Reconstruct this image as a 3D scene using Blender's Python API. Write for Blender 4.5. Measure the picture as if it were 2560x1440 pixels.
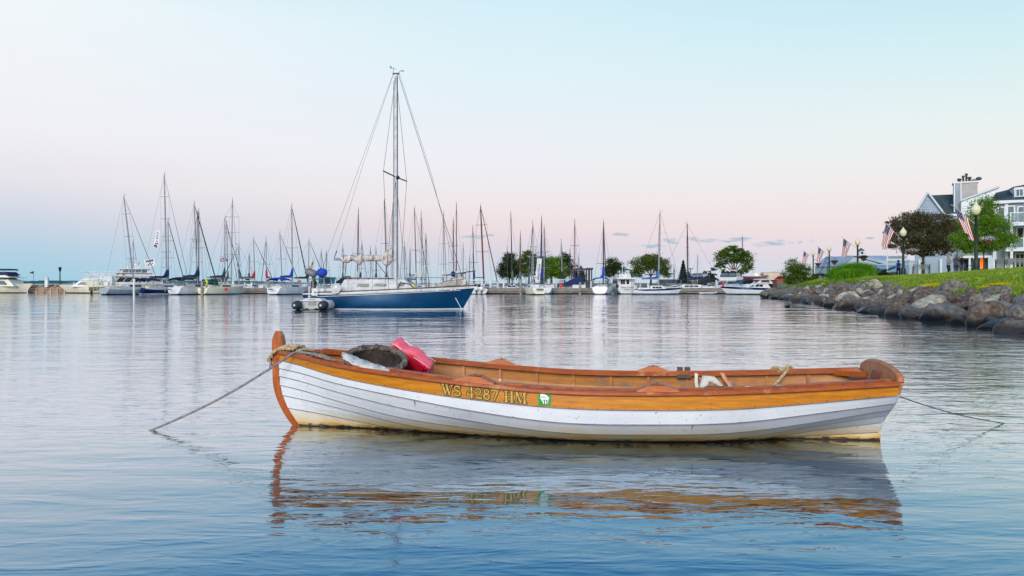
import bpy, math, random
import numpy as np
from mathutils import Vector, Matrix
R = math.radians
for o in list(bpy.data.objects): bpy.data.objects.remove(o)
SC = bpy.context.scene
COL = SC.collection
# ------------------------------------------------------------------ camera
CAMH, FPX, HZ = 1.15, 2000.0, 708.0
cam = bpy.data.cameras.new('camera'); camo = bpy.data.objects.new('camera', cam); COL.objects.link(camo)
camo.location = (0, 0, CAMH); camo.rotation_euler = (R(90), 0, 0)
cam.sensor_width = 36.0; cam.lens = 36.0*FPX/2560.0
cam.shift_y = -(720.0-HZ)/2560.0
cam.clip_start = 0.05; cam.clip_end = 20000
SC.camera = camo
SC.render.resolution_x = 1024; SC.render.resolution_y = 576
SC.view_settings.view_transform = 'Standard'; SC.view_settings.look = 'None'
SC.view_settings.exposure = 0.0; SC.view_settings.gamma = 1.0; SC.view_settings.use_curve_mapping = False
def L_(c): 
    c = c/255.0
    return c/12.92 if c <= .04045 else ((c+.055)/1.055)**2.4
def rgb(r, g, b, k=1.0): return (L_(r)*k, L_(g)*k, L_(b)*k, 1.0)
# ------------------------------------------------------------------ world: dusk sky opposite the sunset
W = bpy.data.worlds.new('World'); SC.world = W; W.use_nodes = True
nt = W.node_tree; N = nt.nodes; LK = nt.links; N.clear()
def wn(t, **k):
    n = N.new(t)
    for a, v in k.items(): setattr(n, a, v)
    return n
def wmath(op, a, b=None, c=None, clamp=False):
    n = wn('ShaderNodeMath', operation=op, use_clamp=clamp)
    for i, v in enumerate((a, b, c)):
        if v is None: continue
        if hasattr(v, 'node'): LK.new(v, n.inputs[i])
        else: n.inputs[i].default_value = v
    return n.outputs[0]
def wramp(fac, stops):
    n = wn('ShaderNodeValToRGB'); e = n.color_ramp.elements
    while len(e) > 1: e.remove(e[-1])
    e[0].position, e[0].color = stops[0]
    for p, c in stops[1:]:
        q = e.new(p); q.color = c
    LK.new(fac, n.inputs[0]); return n.outputs[0]
def wmix(f, a, b):
    n = wn('ShaderNodeMix', data_type='RGBA')
    for s, v in ((0, f), (6, a), (7, b)):
        if hasattr(v, 'node'): LK.new(v, n.inputs[s])
        else: n.inputs[s].default_value = v
    return n.outputs[2]
tc = wn('ShaderNodeTexCoord'); sx = wn('ShaderNodeSeparateXYZ'); LK.new(tc.outputs['Generated'], sx.inputs[0])
X, Y, Z = sx.outputs
ze = wmath('MAXIMUM', Z, 0.0)
SKYL = [(0.0, rgb(160,206,227)), (.035, rgb(180,210,228)), (.066, rgb(204,214,229)), (.11, rgb(231,228,235)), (.165, rgb(240,240,246)),
        (.30, rgb(240,247,251)), (.37, rgb(206,232,246)), (.46, rgb(128,190,234)), (.56, rgb(92,160,216)), (1.0, rgb(52,112,176))]
SKYC = [(0.0, rgb(192,216,230)), (.035, rgb(216,213,226)), (.066, rgb(236,221,225)), (.10, rgb(241,232,234)), (.155, rgb(238,240,246)),
        (.26, rgb(224,242,249)), (.335, rgb(212,238,248)), (.38, rgb(174,216,242)), (.46, rgb(116,182,232)), (.56, rgb(86,154,212)), (1.0, rgb(52,112,176))]
SKYR = [(0.0, rgb(218,222,231)), (.035, rgb(233,221,228)), (.066, rgb(243,228,227)), (.12, rgb(241,238,237)), (.17, rgb(233,243,242)),
        (.26, rgb(210,238,244)), (.335, rgb(186,230,244)), (.38, rgb(160,212,240)), (.46, rgb(110,180,230)), (.56, rgb(84,152,210)), (1.0, rgb(52,112,176))]
SKYB = [(0.0, rgb(255,226,196,1.35)), (.10, rgb(255,235,218,1.3)), (.30, rgb(236,238,244,1.15)), (.55, rgb(160,196,228,1.0)), (1.0, rgb(52,112,176))]
yy = wmath('MAXIMUM', Y, 0.05); ta = wmath('DIVIDE', X, yy)
fl = wmath('MULTIPLY_ADD', ta, 1.75, 1.05, clamp=True)      # left to centre
fr = wmath('MULTIPLY_ADD', ta, 1.7, -0.02, clamp=True)      # centre to right
s1 = wmix(fl, wramp(ze, SKYL), wramp(ze, SKYC)); s2 = wmix(fr, s1, wramp(ze, SKYR))
fb = wmath('MULTIPLY_ADD', Y, -1.1, 0.25, clamp=True)
sky = wmix(fb, s2, wramp(ze, SKYB))
# small blue-grey clouds low over the marina
tz = wmath('DIVIDE', Z, yy)
nz = wn('ShaderNodeTexNoise'); nz.inputs['Scale'].default_value = 60; nz.inputs['Detail'].default_value = 5
mpz = wn('ShaderNodeMapping'); mpz.inputs['Scale'].default_value = (1,1,3.2); LK.new(tc.outputs['Generated'], mpz.inputs[0]); LK.new(mpz.outputs[0], nz.inputs['Vector'])
cl = None
for (px, py, w, h) in [(1190,593,24,7),(1225,589,14,3),(1546,586,17,6),(1640,615,32,6),(1686,601,24,10),(1742,600,38,7),(1806,603,26,4),(1856,598,30,5),
                       (1905,612,20,5),(1945,608,30,10),(2001,605,7,9),(1662,582,7,4),(2174,596,11,3),(2030,600,9,5)]:
    cx, cz = (px-1280)/FPX, (HZ-py)/FPX
    a = wmath('MULTIPLY', wmath('SUBTRACT', ta, cx), FPX/(w*1.3)); b = wmath('MULTIPLY', wmath('SUBTRACT', tz, cz), FPX/h)
    d = wmath('SUBTRACT', 1.0, wmath('ADD', wmath('MULTIPLY', a, a), wmath('MULTIPLY', b, b)))
    cl = d if cl is None else wmath('MAXIMUM', cl, d)
cf = wmath('ADD', cl, wmath('MULTIPLY', wmath('SUBTRACT', nz.outputs[0], 0.51), 7.0))
cf = wmath('MULTIPLY', cf, 0.7, clamp=True)
cf = wmath('MULTIPLY', cf, wmath('GREATER_THAN', Y, 0.1))
cf = wmath('MULTIPLY', cf, .8)
cf = wmath('MULTIPLY', cf, wmath('GREATER_THAN', cl, -2.5))
sky = wmix(cf, sky, rgb(160,188,205))
bg = wn('ShaderNodeBackground'); LK.new(sky, bg.inputs[0]); bg.inputs[1].default_value = 1.0
wo = wn('ShaderNodeOutputWorld'); LK.new(bg.outputs[0], wo.inputs[0])
# afterglow of the set sun behind the camera
sl = bpy.data.lights.new('sun', 'SUN'); sl.energy = 2.3; sl.angle = R(25); sl.color = (1.0, .93, .86)
so = bpy.data.objects.new('sun', sl); COL.objects.link(so)
so.rotation_euler = Vector((0.25, 1.0, -0.42)).to_track_quat('-Z', 'Y').to_euler()
# ------------------------------------------------------------------ helpers
def P(px, py, Y): return Vector(((px-1280)/FPX*Y, Y, CAMH-(py-HZ)/FPX*Y))
def WX(px, Y): return (px-1280)/FPX*Y
def ZH(py, Y): return CAMH-(py-HZ)/FPX*Y
class MB:
    def __init__(s): s.v = []; s.f = []; s.m = []; s.sm = []
    def add(s, v, f, m=0, sm=False):
        b = len(s.v); s.v += [tuple(p) for p in v]; s.f += [tuple(b+i for i in q) for q in f]
        s.m += [m]*len(f); s.sm += [sm]*len(f); return s
    def box(s, c, d, m=0, rz=0, ry=0, rx=0, taper=None):
        x, y, z = d[0]/2, d[1]/2, d[2]/2; t = taper or (1, 1)
        v = [(-x,-y,-z),(x,-y,-z),(x,y,-z),(-x,y,-z),(-x*t[0],-y*t[1],z),(x*t[0],-y*t[1],z),(x*t[0],y*t[1],z),(-x*t[0],y*t[1],z)]
        M = Matrix.Translation(c) @ Matrix.Rotation(rz,4,'Z') @ Matrix.Rotation(ry,4,'Y') @ Matrix.Rotation(rx,4,'X')
        return s.add([M @ Vector(p) for p in v], [(0,3,2,1),(4,5,6,7),(0,1,5,4),(1,2,6,5),(2,3,7,6),(3,0,4,7)], m)
    def frus(s, x0, x1, w0, w1, z0, z1, a0=0, a1=0, m=0):
        """box whose ends slope: a0 moves the low-x top edge in, a1 the high-x one"""
        v = [(x0,-w0,z0),(x1,-w0,z0),(x1,w0,z0),(x0,w0,z0),(x0+a0,-w1,z1),(x1-a1,-w1,z1),(x1-a1,w1,z1),(x0+a0,w1,z1)]
        return s.add(v, [(0,3,2,1),(4,5,6,7),(0,1,5,4),(1,2,6,5),(2,3,7,6),(3,0,4,7)], m)
    def tube(s, pts, r, n=6, m=0, caps=True, sm=True):
        pts = [Vector(p) for p in pts]; rr = r if isinstance(r, (list, tuple)) else [r]*len(pts)
        rings = []; up = None
        for i, p in enumerate(pts):
            t = (pts[min(i+1, len(pts)-1)]-pts[max(i-1, 0)])
            if t.length < 1e-9: t = Vector((0,0,1))
            t.normalize()
            if up is None:
                up = Vector((0,0,1)) if abs(t.z) < .9 else Vector((1,0,0))
            a = t.cross(up)
            if a.length < 1e-6: a = t.orthogonal()
            a.normalize(); b = a.cross(t).normalized(); up = b
            rings.append([p+(a*math.cos(2*math.pi*k/n)+b*math.sin(2*math.pi*k/n))*rr[i] for k in range(n)])
        return s.loft(rings, m, caps, sm)
    def loft(s, rings, m=0, caps=True, sm=True, closed=True):
        n = len(rings[0]); v = [p for q in rings for p in q]; f = []
        for i in range(len(rings)-1):
            for k in range(n if closed else n-1):
                k2 = (k+1) % n; f.append((i*n+k, i*n+k2, (i+1)*n+k2, (i+1)*n+k))
        s.add(v, f, m, sm)
        if caps:
            s.add(rings[0], [tuple(range(n))[::-1]], m); s.add(rings[-1], [tuple(range(n))], m)
        return s
    def lathe(s, prof, n=12, c=(0,0,0), m=0, M=None, sm=True):
        rings = [[Vector((r*math.cos(2*math.pi*k/n), r*math.sin(2*math.pi*k/n), z)) for k in range(n)] for r, z in prof]
        c = Vector(c); rings = [[(M @ p if M else p)+c for p in q] for q in rings]
        return s.loft(rings, m, True, sm)
    def ball(s, c, r, n=10, m=0, sc=(1,1,1)):
        k = n//2; c = Vector(c)
        return s.lathe([(r*math.sin(math.pi*max(.02, min(i/k, .98))), -r*math.cos(math.pi*i/k)) for i in range(k+1)], n, c, m, Matrix.Diagonal((*sc, 1)).to_3x3())
    def prism(s, poly, y0, y1, m=0, T=None):
        """poly in x,z extruded along y"""
        n = len(poly); v = [(x, y0, z) for x, z in poly]+[(x, y1, z) for x, z in poly]
        if T: v = [T @ Vector(p) for p in v]
        return s.add(v, [tuple(range(n)), tuple(range(2*n-1, n-1, -1))]+[(i, i+n, (i+1) % n+n, (i+1) % n) for i in range(n)], m)
    def build(s, name, mats, parent=None, loc=None, rz=None, kind=None, auto=False):
        me = bpy.data.meshes.new(name); me.from_pydata(s.v, [], s.f)
        for x in (mats if isinstance(mats, (list, tuple)) else [mats]): me.materials.append(x)
        me.polygons.foreach_set('material_index', s.m); me.polygons.foreach_set('use_smooth', s.sm); me.update()
        o = bpy.data.objects.new(name, me); COL.objects.link(o)
        if parent: o.parent = parent
        if loc is not None: o.location = loc
        if rz is not None: o.rotation_euler[2] = rz
        if kind: o['kind'] = kind
        return o
def tag(o, label, cat, group=None):
    o['label'] = label; o['category'] = cat
    if group: o['group'] = group
    return o
def thing(name, label, cat, loc=(0,0,0), rz=0, group=None):
    o = bpy.data.objects.new(name, None); COL.objects.link(o); o.location = loc; o.rotation_euler = (0,0,rz)
    o.empty_display_size = .2
    return tag(o, label, cat, group)
def part(name, mb, m, parent): return mb.build(name, m, parent)
def quads(name, V, mats, parent=None, midx=None, kind=None):
    n = len(V); me = bpy.data.meshes.new(name)
    me.vertices.add(n*4); me.vertices.foreach_set('co', np.asarray(V, dtype=np.float32).reshape(-1))
    me.loops.add(n*4); me.loops.foreach_set('vertex_index', np.arange(n*4, dtype=np.int32))
    me.polygons.add(n); me.polygons.foreach_set('loop_start', np.arange(0, n*4, 4, dtype=np.int32))
    for x in mats: me.materials.append(x)
    if midx is not None: me.polygons.foreach_set('material_index', midx.astype(np.int32))
    me.update(calc_edges=True); me.validate()
    o = bpy.data.objects.new(name, me); COL.objects.link(o)
    if parent: o.parent = parent
    if kind: o['kind'] = kind
    return o
# ------------------------------------------------------------------ materials
MT = {}
def mat(name, c, rough=.5, metal=0.0, var=.12, scale=3.0, bump=0.0, bscale=20, spec=.5, alpha=1.0, emit=None, es=0, c2=None, coat=0.0, stretch=None, trans=0.0, ior=1.45):
    if name in MT: return MT[name]
    m = bpy.data.materials.new(name); m.use_nodes = True; t = m.node_tree; b = t.nodes['Principled BSDF']; MT[name] = m
    b.inputs['Roughness'].default_value = rough; b.inputs['Metallic'].default_value = metal
    b.inputs['Specular IOR Level'].default_value = spec; b.inputs['Base Color'].default_value = c; b.inputs['IOR'].default_value = ior
    if coat: b.inputs['Coat Weight'].default_value = coat; b.inputs['Coat Roughness'].default_value = .15
    if alpha < 1: b.inputs['Alpha'].default_value = alpha
    if trans: b.inputs['Transmission Weight'].default_value = trans
    if emit: b.inputs['Emission Color'].default_value = emit; b.inputs['Emission Strength'].default_value = es
    tcn = t.nodes.new('ShaderNodeTexCoord'); src = tcn.outputs['Object']
    if stretch:
        mp = t.nodes.new('ShaderNodeMapping'); mp.inputs['Scale'].default_value = stretch; t.links.new(src, mp.inputs[0]); src = mp.outputs[0]
    if var:
        nn = t.nodes.new('ShaderNodeTexNoise'); nn.inputs['Scale'].default_value = scale; nn.inputs['Detail'].default_value = 6; nn.inputs['Roughness'].default_value = .6
        t.links.new(src, nn.inputs['Vector'])
        mx = t.nodes.new('ShaderNodeMix'); mx.data_type = 'RGBA'
        d = c2 or tuple(max(0, v*(1-2.2*var)) for v in c[:3])+(1,)
        u = c if c2 else tuple(min(1, v*(1+1.2*var)) for v in c[:3])+(1,)
        mr = t.nodes.new('ShaderNodeMapRange'); mr.inputs[1].default_value = .35; mr.inputs[2].default_value = .65
        t.links.new(nn.outputs[0], mr.inputs[0]); t.links.new(mr.outputs[0], mx.inputs[0])
        mx.inputs[6].default_value = d; mx.inputs[7].default_value = u; t.links.new(mx.outputs[2], b.inputs['Base Color'])
    if bump:
        n2 = t.nodes.new('ShaderNodeTexNoise'); n2.inputs['Scale'].default_value = bscale; n2.inputs['Detail'].default_value = 5
        t.links.new(src, n2.inputs['Vector'])
        bp = t.nodes.new('ShaderNodeBump'); bp.inputs['Strength'].default_value = min(bump, 1); bp.inputs['Distance'].default_value = .02
        t.links.new(n2.outputs[0], bp.inputs['Height']); t.links.new(bp.outputs[0], b.inputs['Normal'])
    return m
white = mat('white_gelcoat', rgb(214,218,220), .3, var=.05, scale=1.5)
cream = mat('cream_gelcoat', rgb(226,222,200), .3, var=.06, scale=1.5)
navyh = mat('navy_hull', rgb(14,34,82), .2, var=.1)
greyh = mat('grey_hull', rgb(150,160,168), .3, var=.08)
glass = mat('dark_glass', rgb(22,27,33), .15, var=.2, spec=.35)
glassl = mat('pale_glass', rgb(96,116,126), .12, var=.2, spec=.5)
alu = mat('mast_aluminium', rgb(146,150,156), .45, metal=.2, var=.1)
alud = mat('weathered_mast', rgb(66,62,64), .5, metal=.2, var=.15)
woodm = mat('varnished_mast', rgb(104,54,44), .4, var=.15)
steel = mat('stainless', rgb(170,176,180), .25, metal=.9, var=.05)
wire = mat('rigging_wire', rgb(70,72,78), .5, metal=.3, var=0)
blk = mat('black_rubber', rgb(26,27,30), .5, var=.2)
navyc = mat('navy_canvas', rgb(24,44,92), .85, var=.15, bump=.3)
bluec = mat('blue_canvas', rgb(24,66,178), .8, var=.15, bump=.3)
royalc = mat('mid_blue_canvas', rgb(26,104,186), .8, var=.15, bump=.3)
greenc = mat('green_canvas', rgb(10,82,62), .85, var=.15, bump=.3)
greyc = mat('grey_canvas', rgb(92,106,106), .85, var=.12, bump=.3)
redc = mat('red_canvas', rgb(196,34,58), .8, var=.15, bump=.3)
tanc = mat('tan_canvas', rgb(196,188,172), .85, var=.12, bump=.3)
blackc = mat('black_canvas', rgb(34,40,50), .85, var=.15, bump=.3)
dockw = mat('dock_timber', rgb(136,130,124), .85, var=.22, scale=2, stretch=(.6,3,3), bump=.4)
dockg = mat('green_timber', rgb(112,112,86), .9, var=.25, scale=2, bump=.4)
dockd = mat('dark_wet_timber', rgb(46,44,42), .7, var=.3, bump=.4)
pilem = mat('pile_wood', rgb(152,146,136), .85, var=.2, scale=4, bump=.4)
lgrey = mat('light_grey_plastic', rgb(190,194,196), .5, var=.06)
yellow = mat('yellow_plastic', rgb(232,214,40), .5, var=.1)
redp = mat('red_plastic', rgb(222,52,58), .5, var=.1)
MASTM = {'a': alu, 'd': alud, 'w': woodm}
# ------------------------------------------------------------------ water
wm = bpy.data.materials.new('harbour_water'); wm.use_nodes = True; t = wm.node_tree; b = t.nodes['Principled BSDF']
tcw = t.nodes.new('ShaderNodeTexCoord')
def wnoise(scl, sx_, sy_, det=3, rough=.5, dist=0.0, off=0.0, rot=0.0):
    mp = t.nodes.new('ShaderNodeMapping'); mp.inputs['Scale'].default_value = (sx_, sy_, 1); mp.inputs['Location'].default_value = (off, off*.7, off*.3)
    mp.inputs['Rotation'].default_value = (0, 0, rot)
    t.links.new(tcw.outputs['Object'], mp.inputs[0])
    n = t.nodes.new('ShaderNodeTexNoise'); n.inputs['Scale'].default_value = scl; n.inputs['Detail'].default_value = det
    n.inputs['Roughness'].default_value = rough; n.inputs['Distortion'].default_value = dist
    t.links.new(mp.outputs[0], n.inputs['Vector']); return n.outputs[0]
def tm(op, a, c, d=None, clamp=False):
    n = t.nodes.new('ShaderNodeMath'); n.operation = op; n.use_clamp = clamp
    for i, v in enumerate((a, c, d)):
        if v is None: continue
        if hasattr(v, 'node'): t.links.new(v, n.inputs[i])
        else: n.inputs[i].default_value = v
    return n.outputs[0]
sp = t.nodes.new('ShaderNodeSeparateXYZ'); t.links.new(tcw.outputs['Object'], sp.inputs[0])
swell = wnoise(.8, .45, 1.2, 2, .4, .3, 3)
mid = wnoise(2.6, .5, 1.5, 3, .5, .4, 9, .06)
rip = wnoise(9.0, .55, 1.6, 3, .55, .5, 17, -.05)
patch = wnoise(.12, .5, 1.4, 2, .5, .2, 31)
# sheltered water near the landing, breeze farther out
far = t.nodes.new('ShaderNodeMapRange'); t.links.new(sp.outputs[1], far.inputs[0])
far.inputs[1].default_value = 5.0; far.inputs[2].default_value = 14.0; far.inputs[3].default_value = .16; far.inputs[4].default_value = 1.0
pm = t.nodes.new('ShaderNodeMapRange'); t.links.new(patch, pm.inputs[0]); pm.inputs[1].default_value = .35; pm.inputs[2].default_value = .65
pm.inputs[3].default_value = .45; pm.inputs[4].default_value = 1.1
amp = tm('MULTIPLY', far.outputs[0], pm.outputs[0])
chop = wnoise(1.05, .90, 1.45, 2, .45, .5, 41, .04)          # metre-long wavelets that show far out
chop2 = wnoise(.42, .62, 1.3, 2, .45, .4, 53, -.03)
farr = t.nodes.new('ShaderNodeMapRange'); t.links.new(sp.outputs[1], farr.inputs[0])
farr.inputs[1].default_value = 7.0; farr.inputs[2].default_value = 18.0; farr.inputs[3].default_value = .0; farr.inputs[4].default_value = 1.0
near = t.nodes.new('ShaderNodeMapRange'); t.links.new(sp.outputs[1], near.inputs[0])
near.inputs[1].default_value = 7.0; near.inputs[2].default_value = 30.0; near.inputs[3].default_value = 1.0; near.inputs[4].default_value = .06
pch = tm('MULTIPLY', farr.outputs[0], pm.outputs[0])
h = tm('MULTIPLY', swell, .017)
h = tm('ADD', h, tm('MULTIPLY', mid, tm('MULTIPLY', near.outputs[0], tm('MULTIPLY_ADD', amp, .014, .0075))))
h = tm('ADD', h, tm('MULTIPLY', tm('POWER', chop, 2.0), tm('MULTIPLY', pch, .045)))
h = tm('ADD', h, tm('MULTIPLY', tm('POWER', chop2, 2.0), tm('MULTIPLY', pch, .055)))
crestw = tm('POWER', tm('MAXIMUM', tm('SUBTRACT', rip, .40), 0.0), 2.0)
h = tm('ADD', h, tm('MULTIPLY', tm('MULTIPLY', crestw, .055), tm('MULTIPLY', amp, near.outputs[0])))
bp = t.nodes.new('ShaderNodeBump'); bp.inputs['Strength'].default_value = 1.0; bp.inputs['Distance'].default_value = 1.0
t.links.new(h, bp.inputs['Height'])
# reflectance of the water against the angle it is seen at (blue where one looks down into it, a mirror far out)
lw = t.nodes.new('ShaderNodeLayerWeight'); lw.inputs[0].default_value = .5; t.links.new(bp.outputs[0], lw.inputs['Normal'])
rp = t.nodes.new('ShaderNodeValToRGB'); t.links.new(lw.outputs['Facing'], rp.inputs[0]); e = rp.color_ramp.elements
e[0].position, e[0].color = 0.0, (.02,.05,.09,1); e[1].position, e[1].color = 1.0, (.95,.95,.95,1)
for q, c in ((.50,(.04,.12,.21,1)), (.62,(.09,.21,.34,1)), (.67,(.13,.27,.42,1)), (.72,(.25,.38,.50,1)), (.79,(.49,.56,.62,1)), (.86,(.79,.81,.84,1)), (.92,(.87,.87,.88,1))):
    k = e.new(q); k.color = c
gl_ = t.nodes.new('ShaderNodeBsdfGlossy'); gl_.inputs['Roughness'].default_value = .03; t.links.new(rp.outputs[0], gl_.inputs[0]); t.links.new(bp.outputs[0], gl_.inputs['Normal'])
df_ = t.nodes.new('ShaderNodeBsdfDiffuse'); df_.inputs[0].default_value = (.005,.012,.016,1); ad_ = t.nodes.new('ShaderNodeAddShader')
t.links.new(gl_.outputs[0], ad_.inputs[0]); t.links.new(df_.outputs[0], ad_.inputs[1]); t.links.new(ad_.outputs[0], t.nodes['Material Output'].inputs[0]); t.nodes.remove(b)
wmb = MB(); wmb.add([(-9000,-3000,0),(9000,-3000,0),(9000,12000,0),(-9000,12000,0)], [(0,1,2,3)])
water = wmb.build('water', wm, kind='structure')
water['label'] = 'rippled harbour water reflecting the dusk sky'
# far shore ridge across the bay
fsm = mat('far_wooded_shore', rgb(44,84,98), .95, var=.2, scale=.01)  # teal base colour carries the haze over the distant trees
rng = random.Random(5); ridge = []
fb_ = MB(); x = -2600.0; pr = []
while x < -560:
    f = min(1, (x+2600)/300, (-560-x)/500)
    pr.append((x, 2500, 1+max(0, f)*(8+3*math.sin(x*.006)+2*math.sin(x*.021)+rng.uniform(-1.2,1.8)))); x += 9
rings = [[Vector((px, 2500, -2)), Vector((px, 2500, z*.75)), Vector((px, 2512, z)), Vector((px, 2600, z*.9)), Vector((px, 2700, -2))] for px, _, z in pr]
fb_.loft(rings, 0, True, False, closed=False)
o = fb_.build('hills', fsm, kind='structure'); o['label'] = 'low wooded shore across the bay'
# ------------------------------------------------------------------ foreground rowing boat
def wood(name, c1, c2, rough=.35, sc=(1.2,14,14), coat=.3, wear=None):
    m = bpy.data.materials.new(name); m.use_nodes = True; t = m.node_tree; b = t.nodes['Principled BSDF']
    tcn = t.nodes.new('ShaderNodeTexCoord'); mp = t.nodes.new('ShaderNodeMapping'); mp.inputs['Scale'].default_value = sc
    t.links.new(tcn.outputs['Object'], mp.inputs[0])
    n = t.nodes.new('ShaderNodeTexNoise'); n.inputs['Scale'].default_value = 3.0; n.inputs['Detail'].default_value = 8; n.inputs['Roughness'].default_value = .7; n.inputs['Distortion'].default_value = .6
    t.links.new(mp.outputs[0], n.inputs['Vector'])
    r = t.nodes.new('ShaderNodeValToRGB'); r.color_ramp.elements[0].position = .3; r.color_ramp.elements[0].color = c2
    r.color_ramp.elements[1].position = .68; r.color_ramp.elements[1].color = c1
    t.links.new(n.outputs[0], r.inputs[0]); out = r.outputs[0]
    if wear:
        n3 = t.nodes.new('ShaderNodeTexNoise'); n3.inputs['Scale'].default_value = 4; n3.inputs['Detail'].default_value = 9; n3.inputs['Roughness'].default_value = .7
        t.links.new(tcn.outputs['Object'], n3.inputs['Vector'])
        rr = t.nodes.new('ShaderNodeMapRange'); rr.inputs[1].default_value = wear[1]; rr.inputs[2].default_value = wear[1]+.12
        t.links.new(n3.outputs[0], rr.inputs[0]); mx = t.nodes.new('ShaderNodeMix'); mx.data_type = 'RGBA'
        t.links.new(rr.outputs[0], mx.inputs[0]); t.links.new(out, mx.inputs[6]); mx.inputs[7].default_value = wear[0]; out = mx.outputs[2]
    t.links.new(out, b.inputs['Base Color'])
    b.inputs['Roughness'].default_value = rough; b.inputs['Coat Weight'].default_value = coat; b.inputs['Coat Roughness'].default_value = .25
    bb = t.nodes.new('ShaderNodeBump'); bb.inputs['Strength'].default_value = .25; bb.inputs['Distance'].default_value = .003
    t.links.new(n.outputs[0], bb.inputs['Height']); t.links.new(bb.outputs[0], b.inputs['Normal'])
    return m
golden = wood('golden_varnish', rgb(216,142,6), rgb(166,94,2), .45, (1.5,3,16), .06, (rgb(160,88,14), .60))
railw = wood('red_brown_varnish', rgb(182,94,30), rgb(122,50,14), .38, (1.5,18,18), .2, (rgb(206,142,98), .58))
stemw = wood('stem_varnish', rgb(190,98,20), rgb(138,60,8), .35, (16,16,2), .4, (rgb(110,62,40), .62))
padw = wood('pad_varnish', rgb(198,104,34), rgb(158,74,20), .45, (3,14,14), .05)
intw = wood('interior_varnish', rgb(198,130,34), rgb(140,84,24), .5, (1.5,10,14), .1, (rgb(124,100,84), .52))
floorw = wood('weathered_board', rgb(132,98,78), rgb(86,64,54), .7, (1.5,12,12), 0, (rgb(150,138,126), .55))
weath = wood('weathered_transom', rgb(198,134,88), rgb(156,88,50), .6, (3,12,3), 0, (rgb(168,146,116), .56))
darkw = mat('dark_slot_wood', rgb(60,30,22), .7, var=.2)
# white paint with grime towards the waterline (stains with their own ragged shape)
pw = bpy.data.materials.new('white_boat_paint'); pw.use_nodes = True; t = pw.node_tree; b = t.nodes['Principled BSDF']; b.inputs['Roughness'].default_value = .38
tcp = t.nodes.new('ShaderNodeTexCoord'); sp = t.nodes.new('ShaderNodeSeparateXYZ'); t.links.new(tcp.outputs['Object'], sp.inputs[0])
def tn(scale, det=5, stretch=(1,1,1)):
    mp = t.nodes.new('ShaderNodeMapping'); mp.inputs['Scale'].default_value = stretch; t.links.new(tcp.outputs['Object'], mp.inputs[0])
    n = t.nodes.new('ShaderNodeTexNoise'); n.inputs['Scale'].default_value = scale; n.inputs['Detail'].default_value = det; t.links.new(mp.outputs[0], n.inputs['Vector']); return n.outputs[0]
def tmr(v, a, c, lo=0, hi=1):
    n = t.nodes.new('ShaderNodeMapRange'); t.links.new(v, n.inputs[0]); n.inputs[1].default_value = a; n.inputs[2].default_value = c; n.inputs[3].default_value = lo; n.inputs[4].default_value = hi; return n.outputs[0]
def tmx(f, a, c):
    n = t.nodes.new('ShaderNodeMix'); n.data_type = 'RGBA'
    for s, v in ((0, f), (6, a), (7, c)):
        if hasattr(v, 'node'): t.links.new(v, n.inputs[s])
        else: n.inputs[s].default_value = v
    return n.outputs[2]
zz = tm('ADD', sp.outputs[2], tm('MULTIPLY', tm('SUBTRACT', tn(5, 6), .5), .09))
base = tmx(tmr(tn(2.2, 4), .3, .7), rgb(216,221,228), rgb(234,238,242))
base = tmx(tmr(tn(60, 2), .685, .72), base, rgb(150,146,140))
base = tmx(tmr(tn(9, 5, (1.5,1,.25)), .62, .80, 0, .30), base, rgb(176,168,148))
c1 = tmx(tmr(zz, .15, .035), base, rgb(214,188,128))
c2 = tmx(tmr(zz, .05, .0), c1, rgb(176,134,58))
blot = tm('MULTIPLY', tmr(sp.outputs[2], .034, .016), tmr(tn(34, 6, (.5,1,1.8)), .50, .55))
c3 = tmx(tm('MAXIMUM', blot, tmr(sp.outputs[2], .020, .004)), c2, rgb(44,32,20))
t.links.new(c3, b.inputs['Base Color'])
seam = mat('lap_seam_shade', rgb(122,120,118), .8, var=.2, scale=8)  # lap edges coloured dark for the caulk and the shadow line under each plank
LB = 4.62; HEAD = math.atan2(-.62, 4.575)
TAB = {0.0: [(.024,.600),(.024,.530),(.024,.463),(.024,.400),(.024,.328),(.024,.247),(.024,.144),(.020,-.01)],
 .045: [(.17,.588),(.155,.514),(.14,.450),(.125,.383),(.105,.308),(.085,.228),(.055,.128),(.020,-.015)],
 .12: [(.365,.545),(.345,.459),(.325,.402),(.285,.330),(.235,.248),(.18,.180),(.10,.085),(.022,-.03)],
 .25: [(.55,.489),(.525,.384),(.505,.322),(.44,.232),(.345,.138),(.25,.07),(.13,.0),(.022,-.07)],
 .37: [(.61,.438),(.598,.328),(.573,.243),(.485,.155),(.365,.078),(.25,.012),(.125,-.035),(.022,-.08)],
 .5: [(.63,.398),(.622,.285),(.592,.180),(.50,.095),(.37,.025),(.245,-.03),(.12,-.06),(.022,-.085)],
 .64: [(.612,.395),(.602,.278),(.567,.175),(.468,.090),(.325,.018),(.20,-.03),(.10,-.06),(.022,-.09)],
 .76: [(.57,.409),(.557,.291),(.517,.192),(.412,.106),(.275,.035),(.155,-.02),(.075,-.05),(.020,-.09)],
 .89: [(.505,.438),(.488,.340),(.442,.262),(.350,.188),(.236,.135),(.128,.080),(.052,.030),(.020,-.08)],
 1.0: [(.43,.468),(.41,.385),(.352,.325),(.272,.270),(.182,.215),(.10,.150),(.045,.070),(.020,-.06)]}
TU = sorted(TAB)
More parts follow.
